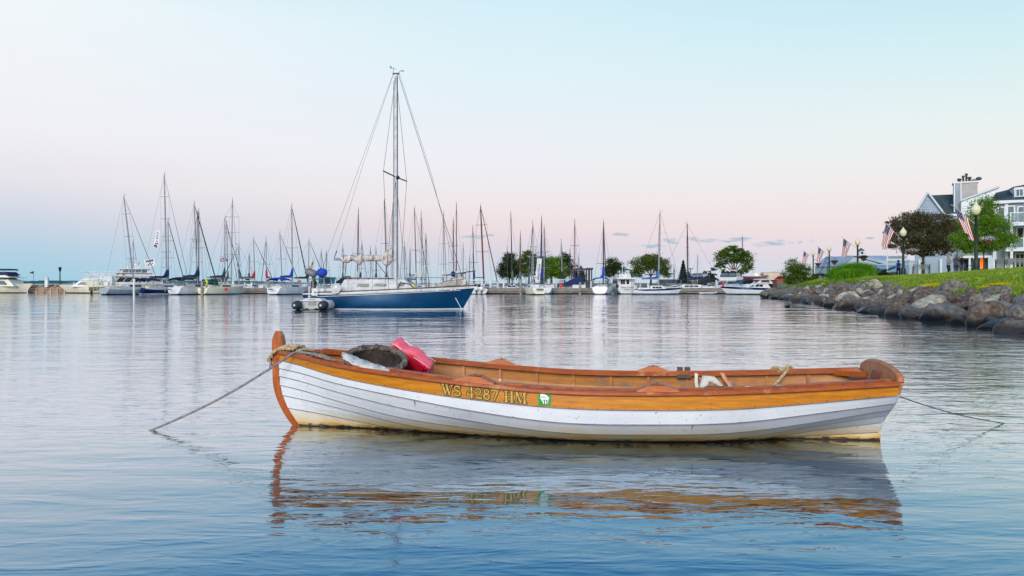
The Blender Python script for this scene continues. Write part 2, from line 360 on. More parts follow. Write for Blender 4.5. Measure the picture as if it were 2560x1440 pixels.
def cr(xs, ys, x):
    """monotone-ish cubic through the stations"""
    i = max(0, min(len(xs)-2, next((k for k in range(len(xs)-1) if x <= xs[k+1]), len(xs)-2)))
    h_ = xs[i+1]-xs[i]; s_ = (x-xs[i])/h_
    d = lambda a, c: (ys[c]-ys[a])/(xs[c]-xs[a])
    m0 = d(i, i+1) if i == 0 else (d(i-1, i)*h_+d(i, i+1)*(xs[i]-xs[i-1]))/(h_+xs[i]-xs[i-1])
    m1 = d(i, i+1) if i+2 >= len(xs) else (d(i, i+1)*(xs[i+2]-xs[i+1])+d(i+1, i+2)*h_)/(h_+xs[i+2]-xs[i+1])
    s2, s3 = s_*s_, s_**3
    return (2*s3-3*s2+1)*ys[i]+(s3-2*s2+s_)*h_*m0+(-2*s3+3*s2)*ys[i+1]+(s3-s2)*h_*m1
def bk(u, k, side):
    """boundary k of the strakes at station u; side -1 is the side towards the camera"""
    y = cr(TU, [TAB[q][k][0] for q in TU], u); z = cr(TU, [TAB[q][k][1] for q in TU], u)
    zs = max(0, .40-z); xo = 1.05*zs**2.0*1.0           # curved forefoot of the stem
    x = u*LB+xo*(1-u)**6 + .04*max(0, z)*u**8 - 0.02*u**8
    return Vector((x, y*side, z))
row = thing('rowing_boat', 'white lapstrake rowing boat with golden sheer plank moored in the foreground', 'rowing boat', (-1.885, 6.5, 0), HEAD)
US = [0, .012, .03, .05, .075]+[.1+.9*i/34 for i in range(35)]
def onrm(u, k, side, v=.5):
    a, c = bk(u, k, side), bk(u, k+1, side); e = (c-a); d = bk(min(1, u+.01), k, side)-bk(max(0, u-.01), k, side)
    n = d.cross(e); n.normalize()
    if n.y*side < 0: n = -n
    return n
def spt(u, k, v, side, off): 
    return bk(u, k, side).lerp(bk(u, k+1, side), v)+onrm(u, k, side)*off
for side in (-1, 1):
    for k in range(7):
        mb = MB(); rings = []
        for u in US:
            n = onrm(u, k, side); a, c = bk(u, k, side), bk(u, k+1, side); e = (c-a).normalized(); g = min(1, u/.04)*.75+.25
            mid_ = a.lerp(c, .5)+n*.0035*g
            rings.append([a+n*.000, mid_+n*.002*g, c+n*.0088*g-e*.0005, c+n*.009*g+e*.006, c-n*.0005+e*.006, mid_-n*.006, a-n*.007])
        nn = 7; v = [p for q in rings for p in q]; f = []; f2 = []
        for i in range(len(rings)-1):
            for j in range(nn):
                q = (i*nn+j, i*nn+(j+1) % nn, (i+1)*nn+(j+1) % nn, (i+1)*nn+j)
                (f if j in (0, 1, 2, 3) else f2).append(q)
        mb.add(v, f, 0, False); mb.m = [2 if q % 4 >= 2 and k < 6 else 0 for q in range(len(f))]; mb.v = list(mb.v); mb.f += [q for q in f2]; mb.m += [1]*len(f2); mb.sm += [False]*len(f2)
        mb.add(rings[0], [tuple(range(nn))], 0); mb.add(rings[-1], [tuple(range(nn))], 0)
        mb.sm = [False]*len(mb.f)
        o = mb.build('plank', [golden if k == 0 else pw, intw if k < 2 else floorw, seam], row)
# stem post: profile swept in the centre plane
def stem_xo(z): 
    zs = max(0, .40-z); return 1.05*zs**2
mb = MB(); rings = []
for i in range(26):
    z = -.12+(.762+.12)*i/25; xi = stem_xo(z)+.012; w = .030+.006*(z > .55)
    wid = .062+.03*max(0, (.12-z))*3
    if z > .56: wid = .062+.055*math.sin(min(1, (z-.56)/.12)*math.pi/2)*(1-.0*z)
    xo = xi-.068
    if z > .60: xi = .012+.026*(1-((z-.60)/.165)**2); xo = -.060+.012*((z-.60)/.165)**3
    if i == 25: xi, xo, w = .008, -.036, .020
    if i == 24: xi, xo = .024, -.046
    rings.append([Vector((xi, -w, z)), Vector((xi, w, z)), Vector((xo, w*.62, z)), Vector((xo, -w*.62, z))])
mb.loft(rings, 0, True, False); mb.build('stem', stemw, row)
# keel and skeg
mb = MB(); mb.loft([[Vector((x, -.018, zt)), Vector((x, .018, zt)), Vector((x, .016, zb)), Vector((x, -.016, zb))] for x, zt, zb in
    [(.25,-.02,-.1),(1.2,-.06,-.12),(2.4,-.07,-.13),(3.6,-.05,-.15),(4.2,.03,-.18),(4.58,.10,-.2)]], 0, True, False); mb.build('keel', pw, row)
# transom
tp = []
for k in range(8): tp.append(bk(1, k, -1))
arch = [Vector((bk(1,0,1).x+.012, .43*math.cos(math.pi*i/14), .468+.09*math.sin(math.pi*i/14)**.8)) for i in range(0, 15)]
poly = [bk(1, k, 1) for k in range(7, -1, -1)][:-1]+arch+[bk(1, k, -1) for k in range(1, 8)]
mb = MB(); n = len(poly)
mb.add([p+Vector((-.018, 0, 0)) for p in poly]+[p+Vector((.022, 0, 0)) for p in poly], [tuple(range(n)), tuple(range(2*n-1, n-1, -1))]+[(i, i+n, (i+1) % n+n, (i+1) % n) for i in range(n)])
mb.m = [0, 0]+[1 if max(poly[i].z, poly[(i+1) % n].z) < .39 else 0 for i in range(n)]
mb.build('transom', [weath, pw], row)
mb = MB(); mb.tube([p+Vector((.003,0,.004)) for p in arch], .024, 6); mb.build('transom_cap', weath, row)
# gunwales with open slots between hull and inwale
def rail_pt(u, side, off, dz): 
    p = bk(u, 0, side); n = onrm(u, 0, side); n.z = 0; n.normalize(); return p+n*off+Vector((0, 0, dz))
for side in (-1, 1):
    mb = MB(); RU = [.004+i*(1.0-.004)/44 for i in range(45)]
    mb.loft([[rail_pt(u, side, .001, .012), rail_pt(u, side, .020, .014), rail_pt(u, side, .027, .006), rail_pt(u, side, .027, -.014), rail_pt(u, side, .018, -.022), rail_pt(u, side, .003, -.022)] for u in RU], 0, True, False)
    mb.build('outwale', railw, row)
    mb = MB(); RU2 = [.06+i*.935/40 for i in range(41)]
    mb.loft([[rail_pt(u, side, -.034, .024), rail_pt(u, side, -.062, .028), rail_pt(u, side, -.062, -.016), rail_pt(u, side, -.034, -.016)] for u in RU2], 0, True, False)
    mb.build('inwale', railw, row)
    u = .075
    while u < .975:                                   # spacer blocks between planking and inwale
        du = .0045
        mb = MB(); mb.loft([[rail_pt(q, side, -.001, .009), rail_pt(q, side, -.034, .021), rail_pt(q, side, -.034, -.016), rail_pt(q, side, -.001, -.020)] for q in (u-du, u+du)], 0, True, False)
        mb.build('spacer_block', railw, row); u += .034
    for j in range(13):                              # steamed frames
        u = .10+.068*j; mb = MB(); rr = []
        for k in range(7):
            for v in (0, .5):
                if k == 0 and v == 0: v = .12
                p = spt(u, k, v, side, -.016); d = Vector((.011, 0, 0)); nrm = onrm(u, k, side)*.007
                rr.append([p-d-nrm, p+d-nrm, p+d+nrm, p-d+nrm])
        mb.loft(rr, 0, True, False); mb.build('frame', intw if j % 4 else stemw, row)
    mb = MB(); mb.loft([[spt(u, 1, .35, side, -.013), spt(u, 1, .55, side, -.013), spt(u, 1, .55, side, -.032), spt(u, 1, .35, side, -.032)] for u in [.12+.84*i/24 for i in range(25)]], 0, True, False)
    mb.build('riser', intw, row)
    # rowlock pads on the rail
    for uc in (.372, .648) if side < 0 else (.375, .652):
        mb = MB(); hl = .031; prof = []
        for q, hh in ((-1, .006), (-.80, .014), (-.32, .040), (.0, .041), (.32, .040), (.80, .014), (1, .006)):
            u = uc+q*hl
            prof.append([rail_pt(u, side, .029, .010), rail_pt(u, side, .026, .012+hh), rail_pt(u, side, -.060, .022+hh), rail_pt(u, side, -.064, .020)])
        mb.loft(prof, 0, True, False); pad = mb.build('rowlock_pad', padw, row)
        mb = MB(); c = rail_pt(uc, side, -.016, .0615); mb.box(c, (.085,.032,.006), rz=0); mb.lathe([(.011,0),(.011,.006)], 10, c+Vector((0,0,.003)), 0)
        q = mb.build('rowlock_plate', mat('bronze', rgb(120,106,92), .4, metal=.6, var=.2), pad)
# thwarts, stern sheets, bottom boards, foredeck piece
def halfw(u, z):
    pr = [bk(u, k, 1) for k in range(8)]
    for a, c in zip(pr, pr[1:]):
        if c.z <= z <= a.z: return c.y+(a.y-c.y)*(z-c.z)/(a.z-c.z)
    return pr[0].y
def beam(name, u, z, w, th, m, cut=.02):
    mb = MB(); x = u*LB; y = min(halfw(u-.03, z-.03), halfw(u+.03, z-.03))-cut; mb.box((x, 0, z), (w, 2*y, th)); return mb.build(name, m, row)
for u in (.20, .43, .66): beam('thwart', u, .20 if u > .3 else .27, .22, .022, floorw, .035)
for q in range(5):
    mb = MB(); mb.box((3.95, -.20+.10*q, .265), (.5, .09, .02)); mb.build('stern_sheet', floorw, row)
for q in range(5):
    mb = MB(); mb.box((2.45, -.12+.06*q, .035), (1.9, .055, .018)); mb.build('bottom_board', floorw, row)
mb = MB(); a = [rail_pt(u, -1, -.02, -.006) for u in (.012, .03, .045, .055)]+[rail_pt(u, 1, -.02, -.006) for u in (.055, .045, .03, .012)]
mb.add(a+[p-Vector((0,0,.03)) for p in a], [tuple(range(8)), tuple(range(15, 7, -1))]+[(i, i+8, (i+1) % 8+8, (i+1) % 8) for i in range(8)]); mb.build('breasthook', railw, row)
for side in (-1, 1):                                  # quarter knees
    mb = MB(); x1 = bk(1,0,side).x-.02
    mb.add([(x1, side*.41, z) for z in (.435,.47)]+[(x1, side*.20, z) for z in (.435,.475)]+[(x1-.22, side*.455, z) for z in (.42,.455)], [(0,2,4),(1,5,3),(0,1,3,2),(2,3,5,4),(4,5,1,0)]); mb.build('quarter_knee', stemw, row)
# grab post standing by the near quarter
mb = MB(); mb.box((4.52,-.27,.50), (.05,.05,.07), ry=.3); mb.box((4.42,-.30,.475), (.18,.03,.025), ry=.12); mb.build('cleat_block', mat('dark_block', rgb(92,42,34), .5, var=.2), row)
# seam fastenings: little copper rivets along the plank laps
riv = mat('rivet_brown', rgb(86,52,20), .5, var=.1); mb = MB(); rm = []
for i in range(40):
    u = .16+.021*i; p = spt(u, 0, .93, -1, .0105); mb.ball(p, .0035, 6)
o = mb.build('rivet', riv, row); o['kind'] = 'stuff'
# rust weeps
rust = mat('rust_stain', rgb(176,96,30), .8, var=.3, scale=60)
for u, k, v0, ln, w in ((.272, 2, .05, .5, .004), (.70, 2, .03, .55, .004)):
    mb = MB(); pts = []
    for j in range(5):
        v = v0+ln*j/4; ww = w*(1-.2*j)
        pts.append((spt(u-ww/LB+.0005*math.sin(j*2), k, v, -1, .0095), spt(u+ww/LB+.0005*math.sin(j*2), k, v, -1, .0095)))
    mb.add([p for q in pts for p in q], [(2*j, 2*j+1, 2*j+3, 2*j+2) for j in range(4)]); mb.build('rust_streak', rust, row)
# registration number
gold = mat('gold_letter', rgb(206,178,82), .5, var=.12, scale=30); ink = mat('dark_letter_edge', rgb(58,26,14), .5, var=.1)
def arc(cx, cy, rx, ry, a0, a1, n=9): return [(cx+rx*math.cos(R(a0+(a1-a0)*i/n)), cy+ry*math.sin(R(a0+(a1-a0)*i/n))) for i in range(n+1)]
def seg(pts, w): return [(pts[i], pts[i+1], w) for i in range(len(pts)-1)]
GL = {
 'W': ([((.08,.97),(.34,.03),.16), ((.34,.03),(.52,.80),.06), ((.44,.97),(.70,.03),.16), ((.70,.03),(.96,.97),.06), ((-.04,.97),(.22,.97),.06), ((.34,.97),(.58,.97),.06), ((.84,.97),(1.06,.97),.06)], 1.08),
 'S': (seg(arc(.32,.73,.24,.22,20,250,9), .11)+seg([(.24,.53),(.40,.46)], .15)+seg(arc(.34,.27,.25,.23,70,-160,9), .11)+[((.56,.80),(.56,.98),.05), ((.09,.04),(.09,.24),.05)], .74),
 '4': ([((.46,.97),(.46,.0),.15), ((.46,.97),(.04,.32),.06), ((.02,.30),(.68,.30),.09)], .74),
 '2': (seg(arc(.31,.70,.23,.25,160,-30,9), .11)+[((.50,.58),(.10,.09),.09), ((.08,.06),(.60,.06),.13), ((.60,.06),(.64,.22),.05)], .72),
 '8': (seg(arc(.32,.74,.19,.20,0,360,14), .10)+seg(arc(.32,.27,.25,.24,0,360,14), .12), .72),
 '7': ([((.06,.93),(.62,.93),.13), ((.61,.92),(.26,.0),.12), ((.07,.93),(.04,.72),.05)], .72),
 'H': ([((.18,.0),(.18,.98),.17), ((.68,.0),(.68,.98),.17), ((.18,.50),(.68,.50),.07)]+[((x-.17,y),(x+.17,y),.055) for x in (.18,.68) for y in (.03,.96)], .94),
 'M': ([((.14,.0),(.14,.97),.06), ((.17,.97),(.50,.05),.15), ((.50,.05),(.82,.97),.06), ((.86,.0),(.86,.97),.17), ((.0,.03),(.28,.03),.055), ((.70,.03),(1.04,.03),.055), ((.0,.96),(.20,.96),.055), ((.80,.96),(1.04,.96),.055)], 1.1)}
HGT = .068; ucur = .320
def lp(u0, gx, gy, off): 
    v = 1-(.10+gy*.68); return spt(u0+gx*HGT*1.15/LB, 0, v, -1, off)
def stroke(mb, u0, a, c, w, off, ext):
    d = Vector((c[0]-a[0], c[1]-a[1])); l = d.length or 1e-6; d /= l; nx, ny = -d[1]*w/2, d[0]*w/2
    ax, ay, cx, cy = a[0]-d[0]*ext, a[1]-d[1]*ext, c[0]+d[0]*ext, c[1]+d[1]*ext
    v = [lp(u0, ax+nx, ay+ny, off), lp(u0, ax-nx, ay-ny, off), lp(u0, cx-nx, cy-ny, off), lp(u0, cx+nx, cy+ny, off)]
    mb.add(v, [(0,1,2,3)])
for ch in 'WS 4287 HM':
    if ch == ' ': ucur += .44*HGT/LB*1.15; continue
    st, adv = GL[ch]; g = MB(); e = MB()
    for j, (a, c, w) in enumerate(st):
        stroke(g, ucur, a, c, w*1.05, .0118+j*.00003, w*.35); stroke(e, ucur, a, c, w+.13, .0104+j*.00003, w*.35+.06)
    lt = e.build('letter', ink, row); g.build('letter_face', gold, lt); ucur += adv*HGT/LB*1.20
# validation sticker
us = ucur+.016; grn = mat('green_decal', rgb(26,150,44), .4, var=.04); wht = mat('white_decal', rgb(236,242,238), .4, var=.03); dk = mat('dark_green_ink', rgb(16,82,70), .5, var=0)
def sq(x0, y0, x1, y1, off, n=3): 
    m_ = MB(); P_ = [(x0,y0),(x1,y0),(x1,y1),(x0,y1)]; m_.add([lp(us, x, y, off) for x, y in P_], [(0,1,2,3)]); return m_
stk = sq(0, -.05, 1.12, 1.30, .0112).build('registration_sticker', grn, row)
wis = [(.10,1.02),(.30,1.16),(.38,1.22),(.44,1.10),(.72,1.02),(.90,.86),(.92,.68),(1.02,.80),(1.06,.74),(.96,.48),(.92,.20),(.90,.02),(.42,.02),(.34,.30),(.18,.52),(.08,.66),(.14,.84)]; wis = [(.56+(x-.55)*.86, .62+(y-.62)*.86) for x, y in wis]
mb = MB(); cpt = (.56,.60); mb.add([lp(us, *cpt, .0122)]+[lp(us, x, y, .0122) for x, y in wis], [(0, 1+i, 1+(i+1) % len(wis)) for i in range(len(wis))]); mb.build('state_outline', wht, stk)
mb = MB()
for x in (.50, .72):
    stroke(mb, us, (x+.06,.08), (x+.06,.50), .09, .0132, 0); stroke(mb, us, (x-.04,.42), (x+.06,.50), .06, .0133, 0)
mb.build('number', dk, stk)
mb = MB()
for y in (.76, .70): stroke(mb, us, (.22,y), (.70,y), .025, .0132, 0)
mb.build('fine_print', dk, stk)
RM = Matrix.Translation((-1.885, 6.5, 0)) @ Matrix.Rotation(HEAD, 4, 'Z')
def BW(x, y, z): return RM @ Vector((x, y, z))
# ropes
def smooth_path(pts, n=8):
    pts = [Vector(p) for p in pts]; out = []
    for i in range(len(pts)-1):
        a, b_, c, d = pts[max(i-1,0)], pts[i], pts[i+1], pts[min(i+2, len(pts)-1)]
        for j in range(n):
            s_ = j/n; out.append(.5*((2*b_)+(c-a)*s_+(2*a-5*b_+4*c-d)*s_*s_+(3*b_-a-3*c+d)*s_**3))
    return out+[pts[-1]]
def rope_mb(mb, pts, r, twist=9.0, strands=3, step=.012):
    pts = smooth_path(pts, 10); res = [pts[0]]; acc = 0
    for p in pts[1:]:
        while (p-res[-1]).length > step: res.append(res[-1]+(p-res[-1]).normalized()*step)
    L = len(res); up = Vector((0,0,1))
    fr_ = []
    for i, p in enumerate(res):
        tt = (res[min(i+1,L-1)]-res[max(i-1,0)])
        if tt.length < 1e-9: tt = Vector((1,0,0))
        tt.normalize(); a = tt.cross(up)
        if a.length < 1e-4: a = tt.orthogonal()
        a.normalize(); b_ = a.cross(tt).normalized(); up = b_; fr_.append((p, a, b_))
    for s in range(strands):
        q = []
        for i, (p, a, b_) in enumerate(fr_):
            an = 2*math.pi*s/strands+i*step/(r*twist)*2*math.pi; q.append(p+(a*math.cos(an)+b_*math.sin(an))*r*.5)
        mb.tube(q, r*.62, 5)
    return mb
tanr = mat('tan_rope', rgb(206,186,150), .9, var=.2, scale=50, bump=.5, bscale=200)
greyr = mat('grey_rope', rgb(150,148,144), .9, var=.2, scale=50, bump=.5, bscale=200)
darkr = mat('wet_rope', rgb(74,76,80), .8, var=.2, scale=50)
mb = MB()
rope_mb(mb, [(-.075,-.01,.50),(-.078,-.025,.535),(-.06,-.05,.565),(-.02,-.060,.60),(.03,-.055,.630),(.09,-.04,.650),(.15,.01,.640),(.19,.06,.612)], .012)
for j in range(5):
    o_ = j*.022; rope_mb(mb, [(.03+o_,-.075+.01*j,.612),(.06+o_,-.03,.640+.006*(j%2)),(.09+o_,.04,.640),(.13+o_*.6,.075,.618)], .011)
rope_mb(mb, [(.17,-.07,.606),(.22,-.02,.618),(.27,.05,.60),(.22,.09,.604),(.16,.04,.61)], .010)
o = mb.build('bow_rope', tanr, None); o.matrix_world = RM; tag(o, 'coiled tan rope lashed round the stem head of the white rowing boat', 'rope')
mb = MB()
for i in range(13):
    pass
ringp = [( -.078+.0*i, .0+.018*math.cos(2*math.pi*i/14), .478+.026*math.sin(2*math.pi*i/14)) for i in range(15)]
mb.tube(ringp, .005, 6); rope_mb(mb, [(-.082,.012,.50),(-.10,0,.52),(-.085,-.016,.545),(-.07,.01,.53),(-.09,.0,.50)], .008)
mb.build('stem_ring', mat('galvanised', rgb(120,122,122), .4, metal=.6, var=.2), row)
# bow mooring line to the water
wa = Vector((WX(362,6.25), 6.25, -.02)); c0 = BW(.40, -.30, .592); c1 = BW(.26, -.285, .610)
c0l = rail_pt(.085, -1, -.02, .03); mb = MB()
A = BW(*c0l); B_ = BW(*rail_pt(.05, -1, .03, .022))
pts = [A, A.lerp(B_, .5)+Vector((0,0,.008)), B_]
for j in range(1, 13):
    s_ = j/12; p = B_.lerp(wa, s_); p.z -= .05*math.sin(math.pi*s_)*.9; pts.append(p)
rope_mb(mb, pts[:6], .009, step=.012); mb.tube([pts[5]]+pts[5:], .010, 6); 
rope_mb(mb, [BW(*rail_pt(.085,-1,-.03,.02)), BW(*rail_pt(.10,-1,0,.035)), BW(*rail_pt(.115,-1,-.05,.02)), BW(*rail_pt(.095,-1,-.06,.03)), BW(*rail_pt(.08,-1,-.01,.035)), BW(*rail_pt(.11,-1,-.02,.025)), BW(*rail_pt(.135,-1,-.06,.012)), BW(*rail_pt(.16,-1,-.075,-.03))], .009)
o = mb.build('bow_line', greyr, None); tag(o, 'grey mooring line running from the bow rail down into the water at left', 'rope')
mb = MB(); C_ = BW(4.66, -.12, .36); D_ = Vector((WX(2520,6.6), 6.6, -.01)); pts = []
for j in range(13):
    s_ = j/12; p = C_.lerp(D_, s_); p.z -= .03*math.sin(math.pi*s_); pts.append(p)
pts += [Vector((WX(2590,6.6), 6.6, .0))]
mb.tube(pts, .0042, 6); o = mb.build('stern_line', darkr, None); tag(o, 'thin dark mooring line from the transom of the rowing boat into the water at right', 'rope')
mb = MB(); kc = rail_pt(.875, 1, -.03, .012)
rope_mb(mb, [kc+Vector((-.10,.02,-.01)), kc+Vector((-.06,-.02,.03)), kc+Vector((0,-.03,.01)), kc+Vector((.05,.0,.035)), kc+Vector((.08,.02,.0)), kc+Vector((.02,.03,-.04)), kc+Vector((-.04,-.02,-.01)), kc+Vector((.02,-.035,.03)), kc+Vector((.06,-.01,.045))], .013)
rope_mb(mb, [kc+Vector((.03,-.02,.02)), kc+Vector((.0,-.05,-.02)), kc+Vector((-.08,-.12,-.09)), kc+Vector((-.16,-.22,-.17)), kc+Vector((-.20,-.32,-.20))], .013)
o = mb.build('stern_rope', tanr, None); o.matrix_world = RM; tag(o, 'brown rope knotted on the far rail near the transom of the rowing boat', 'rope')
# red cushion
cm = mat('red_vinyl', rgb(226,26,64), .45, var=.08, scale=12, bump=.25, bscale=9); cm2 = mat('pink_faded_vinyl', rgb(236,104,126), .5, var=.08, scale=14, bump=.2, bscale=9)
def rbox(mb, d, r, M, mtop=0, mside=0, lump=False):
    """soft-edged box"""
    n = 19 if lump else 9; 
    for ax in range(3):
        for sg in (-1, 1):
            g = []
            for i in range(n):
                for j in range(n):
                    a = -1+2*i/(n-1); c = -1+2*j/(n-1); p = [0,0,0]; p[ax] = sg; p[(ax+1)%3] = a; p[(ax+2)%3] = c
                    q = Vector([p[k]*d[k]/2 for k in range(3)]); inn = Vector([max(-d[k]/2+r, min(d[k]/2-r, q[k])) for k in range(3)])
                    dv = q-inn; q = inn+dv.normalized()*r if dv.length > 1e-6 else q
                    bul = (1-a*a)*(1-c*c); q[ax] += sg*bul*min(d)*.10; q += Vector((.009*math.sin(q.y*38+q.z*20+q.x*9), .010*math.sin(q.x*31+q.y*12), .011*math.sin(q.x*26+q.y*33))) if lump else Vector((0,0,0))
                    g.append(M @ q)
            f = [(i*n+j, (i+1)*n+j, (i+1)*n+j+1, i*n+j+1) for i in range(n-1) for j in range(n-1)]
            if sg < 0: f = [q[::-1] for q in f]
            mb.add(g, f, mtop if ax == 2 else mside, True)
CM = Matrix.Translation(P(1026, 900, 6.46)) @ Matrix.Rotation(R(-4),4,'Z') @ Matrix.Rotation(R(33),4,'Y') @ Matrix.Rotation(R(128),4,'X')
cu = thing('boat_cushion', 'red vinyl boat cushion with white piping propped beside the woven basket', 'cushion')
mb = MB(); rbox(mb, (.37,.22,.115), .034, CM, 0, 1, True); mb.build('pad', [cm, cm2], cu)
mb = MB(); hx, hy, hz = .176, .101, .046
for zz_ in (-hz, hz): mb.tube([CM @ Vector(p) for p in ((-hx,-hy,zz_),(hx,-hy,zz_),(hx,hy,zz_),(-hx,hy,zz_),(-hx,-hy,zz_))], .0035, 5)
mb.build('piping', mat('white_piping', rgb(240,226,228), .5, var=.03), cu)
mb = MB()
for xx in (-.13, .13):
    mb = MB(); mb.tube([CM @ Vector(p) for p in ((xx,-.10,.054),(xx,-.03,.0585),(xx,.03,.0585),(xx,.10,.054))], [.012]*4, 4); mb.build('strap', cm, cu)
# basket
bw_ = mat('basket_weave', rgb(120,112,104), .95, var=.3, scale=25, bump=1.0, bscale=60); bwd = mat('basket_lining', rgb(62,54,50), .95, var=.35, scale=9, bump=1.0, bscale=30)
BM = Matrix.Translation(P(940, 903, 6.12)) @ Matrix.Rotation(R(7),4,'Y') @ Matrix.Rotation(R(20),4,'X')
bk_ = thing('woven_basket', 'dark round woven basket with a thick braided rim in the bow of the rowing boat', 'basket')
mb = MB(); nS = 40
mb.loft([[BM @ Vector((r*1.05*math.cos(2*math.pi*k/nS), r*math.sin(2*math.pi*k/nS), z)) for k in range(nS)] for r, z in ((.12,-.17),(.17,-.12),(.205,-.05),(.213,.015))], 0, False, True)
mb.build('wall', bw_, bk_)
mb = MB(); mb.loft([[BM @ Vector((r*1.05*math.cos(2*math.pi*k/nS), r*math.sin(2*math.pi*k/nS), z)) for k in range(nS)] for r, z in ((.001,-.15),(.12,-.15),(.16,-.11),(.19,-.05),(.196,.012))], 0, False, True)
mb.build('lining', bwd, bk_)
mb = MB(); rp = [BM @ Vector((.21*1.05*math.cos(2*math.pi*k/44), .207*math.sin(2*math.pi*k/44), .018+.004*math.sin(k*1.7))) for k in range(45)]
rope_mb(mb, rp, .024, twist=4.5, step=.02); mb.build('rim', bw_, bk_)
# pale cloth sack draped along the near side of the basket
ck = mat('pale_sailcloth', rgb(208,206,200), .9, var=.08, scale=12, bump=.4, bscale=25); mb = MB(); g = []
nu, nv = 26, 9; T0, T1 = P(852,893,5.98), P(968,930,5.80)
for i in range(nu+1):
    s_ = i/nu; c = T0.lerp(T1, s_)
    ww = .030+.028*math.sin(math.pi*min(1, s_*1.15))+.012*math.sin(9*s_)
    for j in range(nv+1):
        a = -1+2*j/nv; g.append(c+Vector((.012*math.sin(j*1.9+i*.4), a*ww*1.3+.07, .018*(1-a*a)+.05*(a+1)*.35*(1-s_*.4)+.006*math.sin(i*1.3+j*2.1)-.012-.03*(s_*(1-s_)))))
mb.add(g, [(i*(nv+1)+j, (i+1)*(nv+1)+j, (i+1)*(nv+1)+j+1, i*(nv+1)+j+1) for i in range(nu) for j in range(nv)], 0, True)
o = mb.build('cloth_sack', ck, None); sd = o.modifiers.new('thick', 'SOLIDIFY'); sd.thickness = .012
tag(o, 'crumpled pale canvas cloth lying between the basket and the near rail', 'cloth')
# straps and gear amidships
ws = mat('white_strap', rgb(226,216,206), .8, var=.06); osr = mat('orange_strap', rgb(228,124,84), .8, var=.08)
def strap(pts, w, m, name, label):
    mb = MB(); v = []
    for p in pts: v += [Vector(p)+Vector((-w/2,0,0)), Vector(p)+Vector((w/2,0,0))]
    mb.add(v, [(2*i, 2*i+1, 2*i+3, 2*i+2) for i in range(len(pts)-1)]); o = mb.build(name, m, None); sd = o.modifiers.new('thick', 'SOLIDIFY'); sd.thickness = .004
    return tag(o, label, 'strap')
def fr(u, dy, dz): return BW(*(rail_pt(u, 1, -.055, 0)+Vector((0, dy, dz))))
strap([fr(.728,.03,.016), fr(.728,-.004,.006), fr(.727,-.03,-.06), fr(.728,-.09,-.12), fr(.730,-.2,-.17)], .026, ws, 'webbing_strap', 'white webbing strap hanging over the far rail of the rowing boat')
strap([fr(.733,-.006,-.03), fr(.739,-.05,-.07), fr(.746,-.12,-.12), fr(.75,-.2,-.17)], .014, osr, 'thin_strap', 'narrow orange cord hanging beside the white strap in the rowing boat')
strap([fr(.772,.03,.016), fr(.772,-.004,.006), fr(.776,-.03,-.04), fr(.785,-.10,-.10), fr(.793,-.2,-.16)], .030, mat('salmon_strap', rgb(222,160,132), .8, var=.08), 'salmon_strap', 'salmon webbing strap hanging over the far rail aft of the white strap')
mb = MB(); p = rail_pt(.735, -1, -.07, .010); mb.box(p, (.14,.06,.028)); mb.box(p+Vector((0,0,.017)), (.12,.045,.008)); o = mb.build('cleat', mat('dark_bronze', rgb(88,74,68), .5, var=.2), None); o.matrix_world = RM; tag(o, 'dark wooden cleat block on the near rail aft of the second rowlock pad', 'cleat block')
mb = MB(); p = rail_pt(.735, -1, -.10, .02)
mb.tube([p+Vector((-.07,.05,-.02)), p+Vector((-.05,.06,.05)), p+Vector((.0,.07,.045)), p+Vector((.06,.06,.0))], [.03,.035,.028,.012], 8)
o = mb.build('canvas_bundle', ck, None); o.matrix_world = RM; tag(o, 'small white canvas bundle behind the dark cleat block in the rowing boat', 'bundle')
for u, ln, lb in ((.795, .15, 'white plastic tube lying on the near rail below the salmon strap'), (.842, .16, 'slim white tube on the near rail farther towards the transom')):
    mb = MB(); a, c = rail_pt(u-ln/2/LB, -1, -.05, .018), rail_pt(u+ln/2/LB, -1, -.05, .016); mb.tube([a, a.lerp(c,.5), c], [.010,.009,.004], 8)
    o = mb.build('plastic_tube', wht, None); o.matrix_world = RM; tag(o, lb, 'tube')
mb = MB(); p = rail_pt(.706, 1, .0, .012)
for dx in (-.03, .03): mb.box(p+Vector((dx,0,.022)), (.045,.05,.035))
mb.box(p+Vector((0,0,.003)), (.12,.055,.01)); mb.box(p+Vector((0,-.06,-.03)), (.12,.012,.03)); o = mb.build('mount_bracket', mat('grey_iron', rgb(96,84,80), .5, metal=.3, var=.2), None); o.matrix_world = RM; tag(o, 'small grey metal bracket clamped on the far rail of the rowing boat', 'bracket')
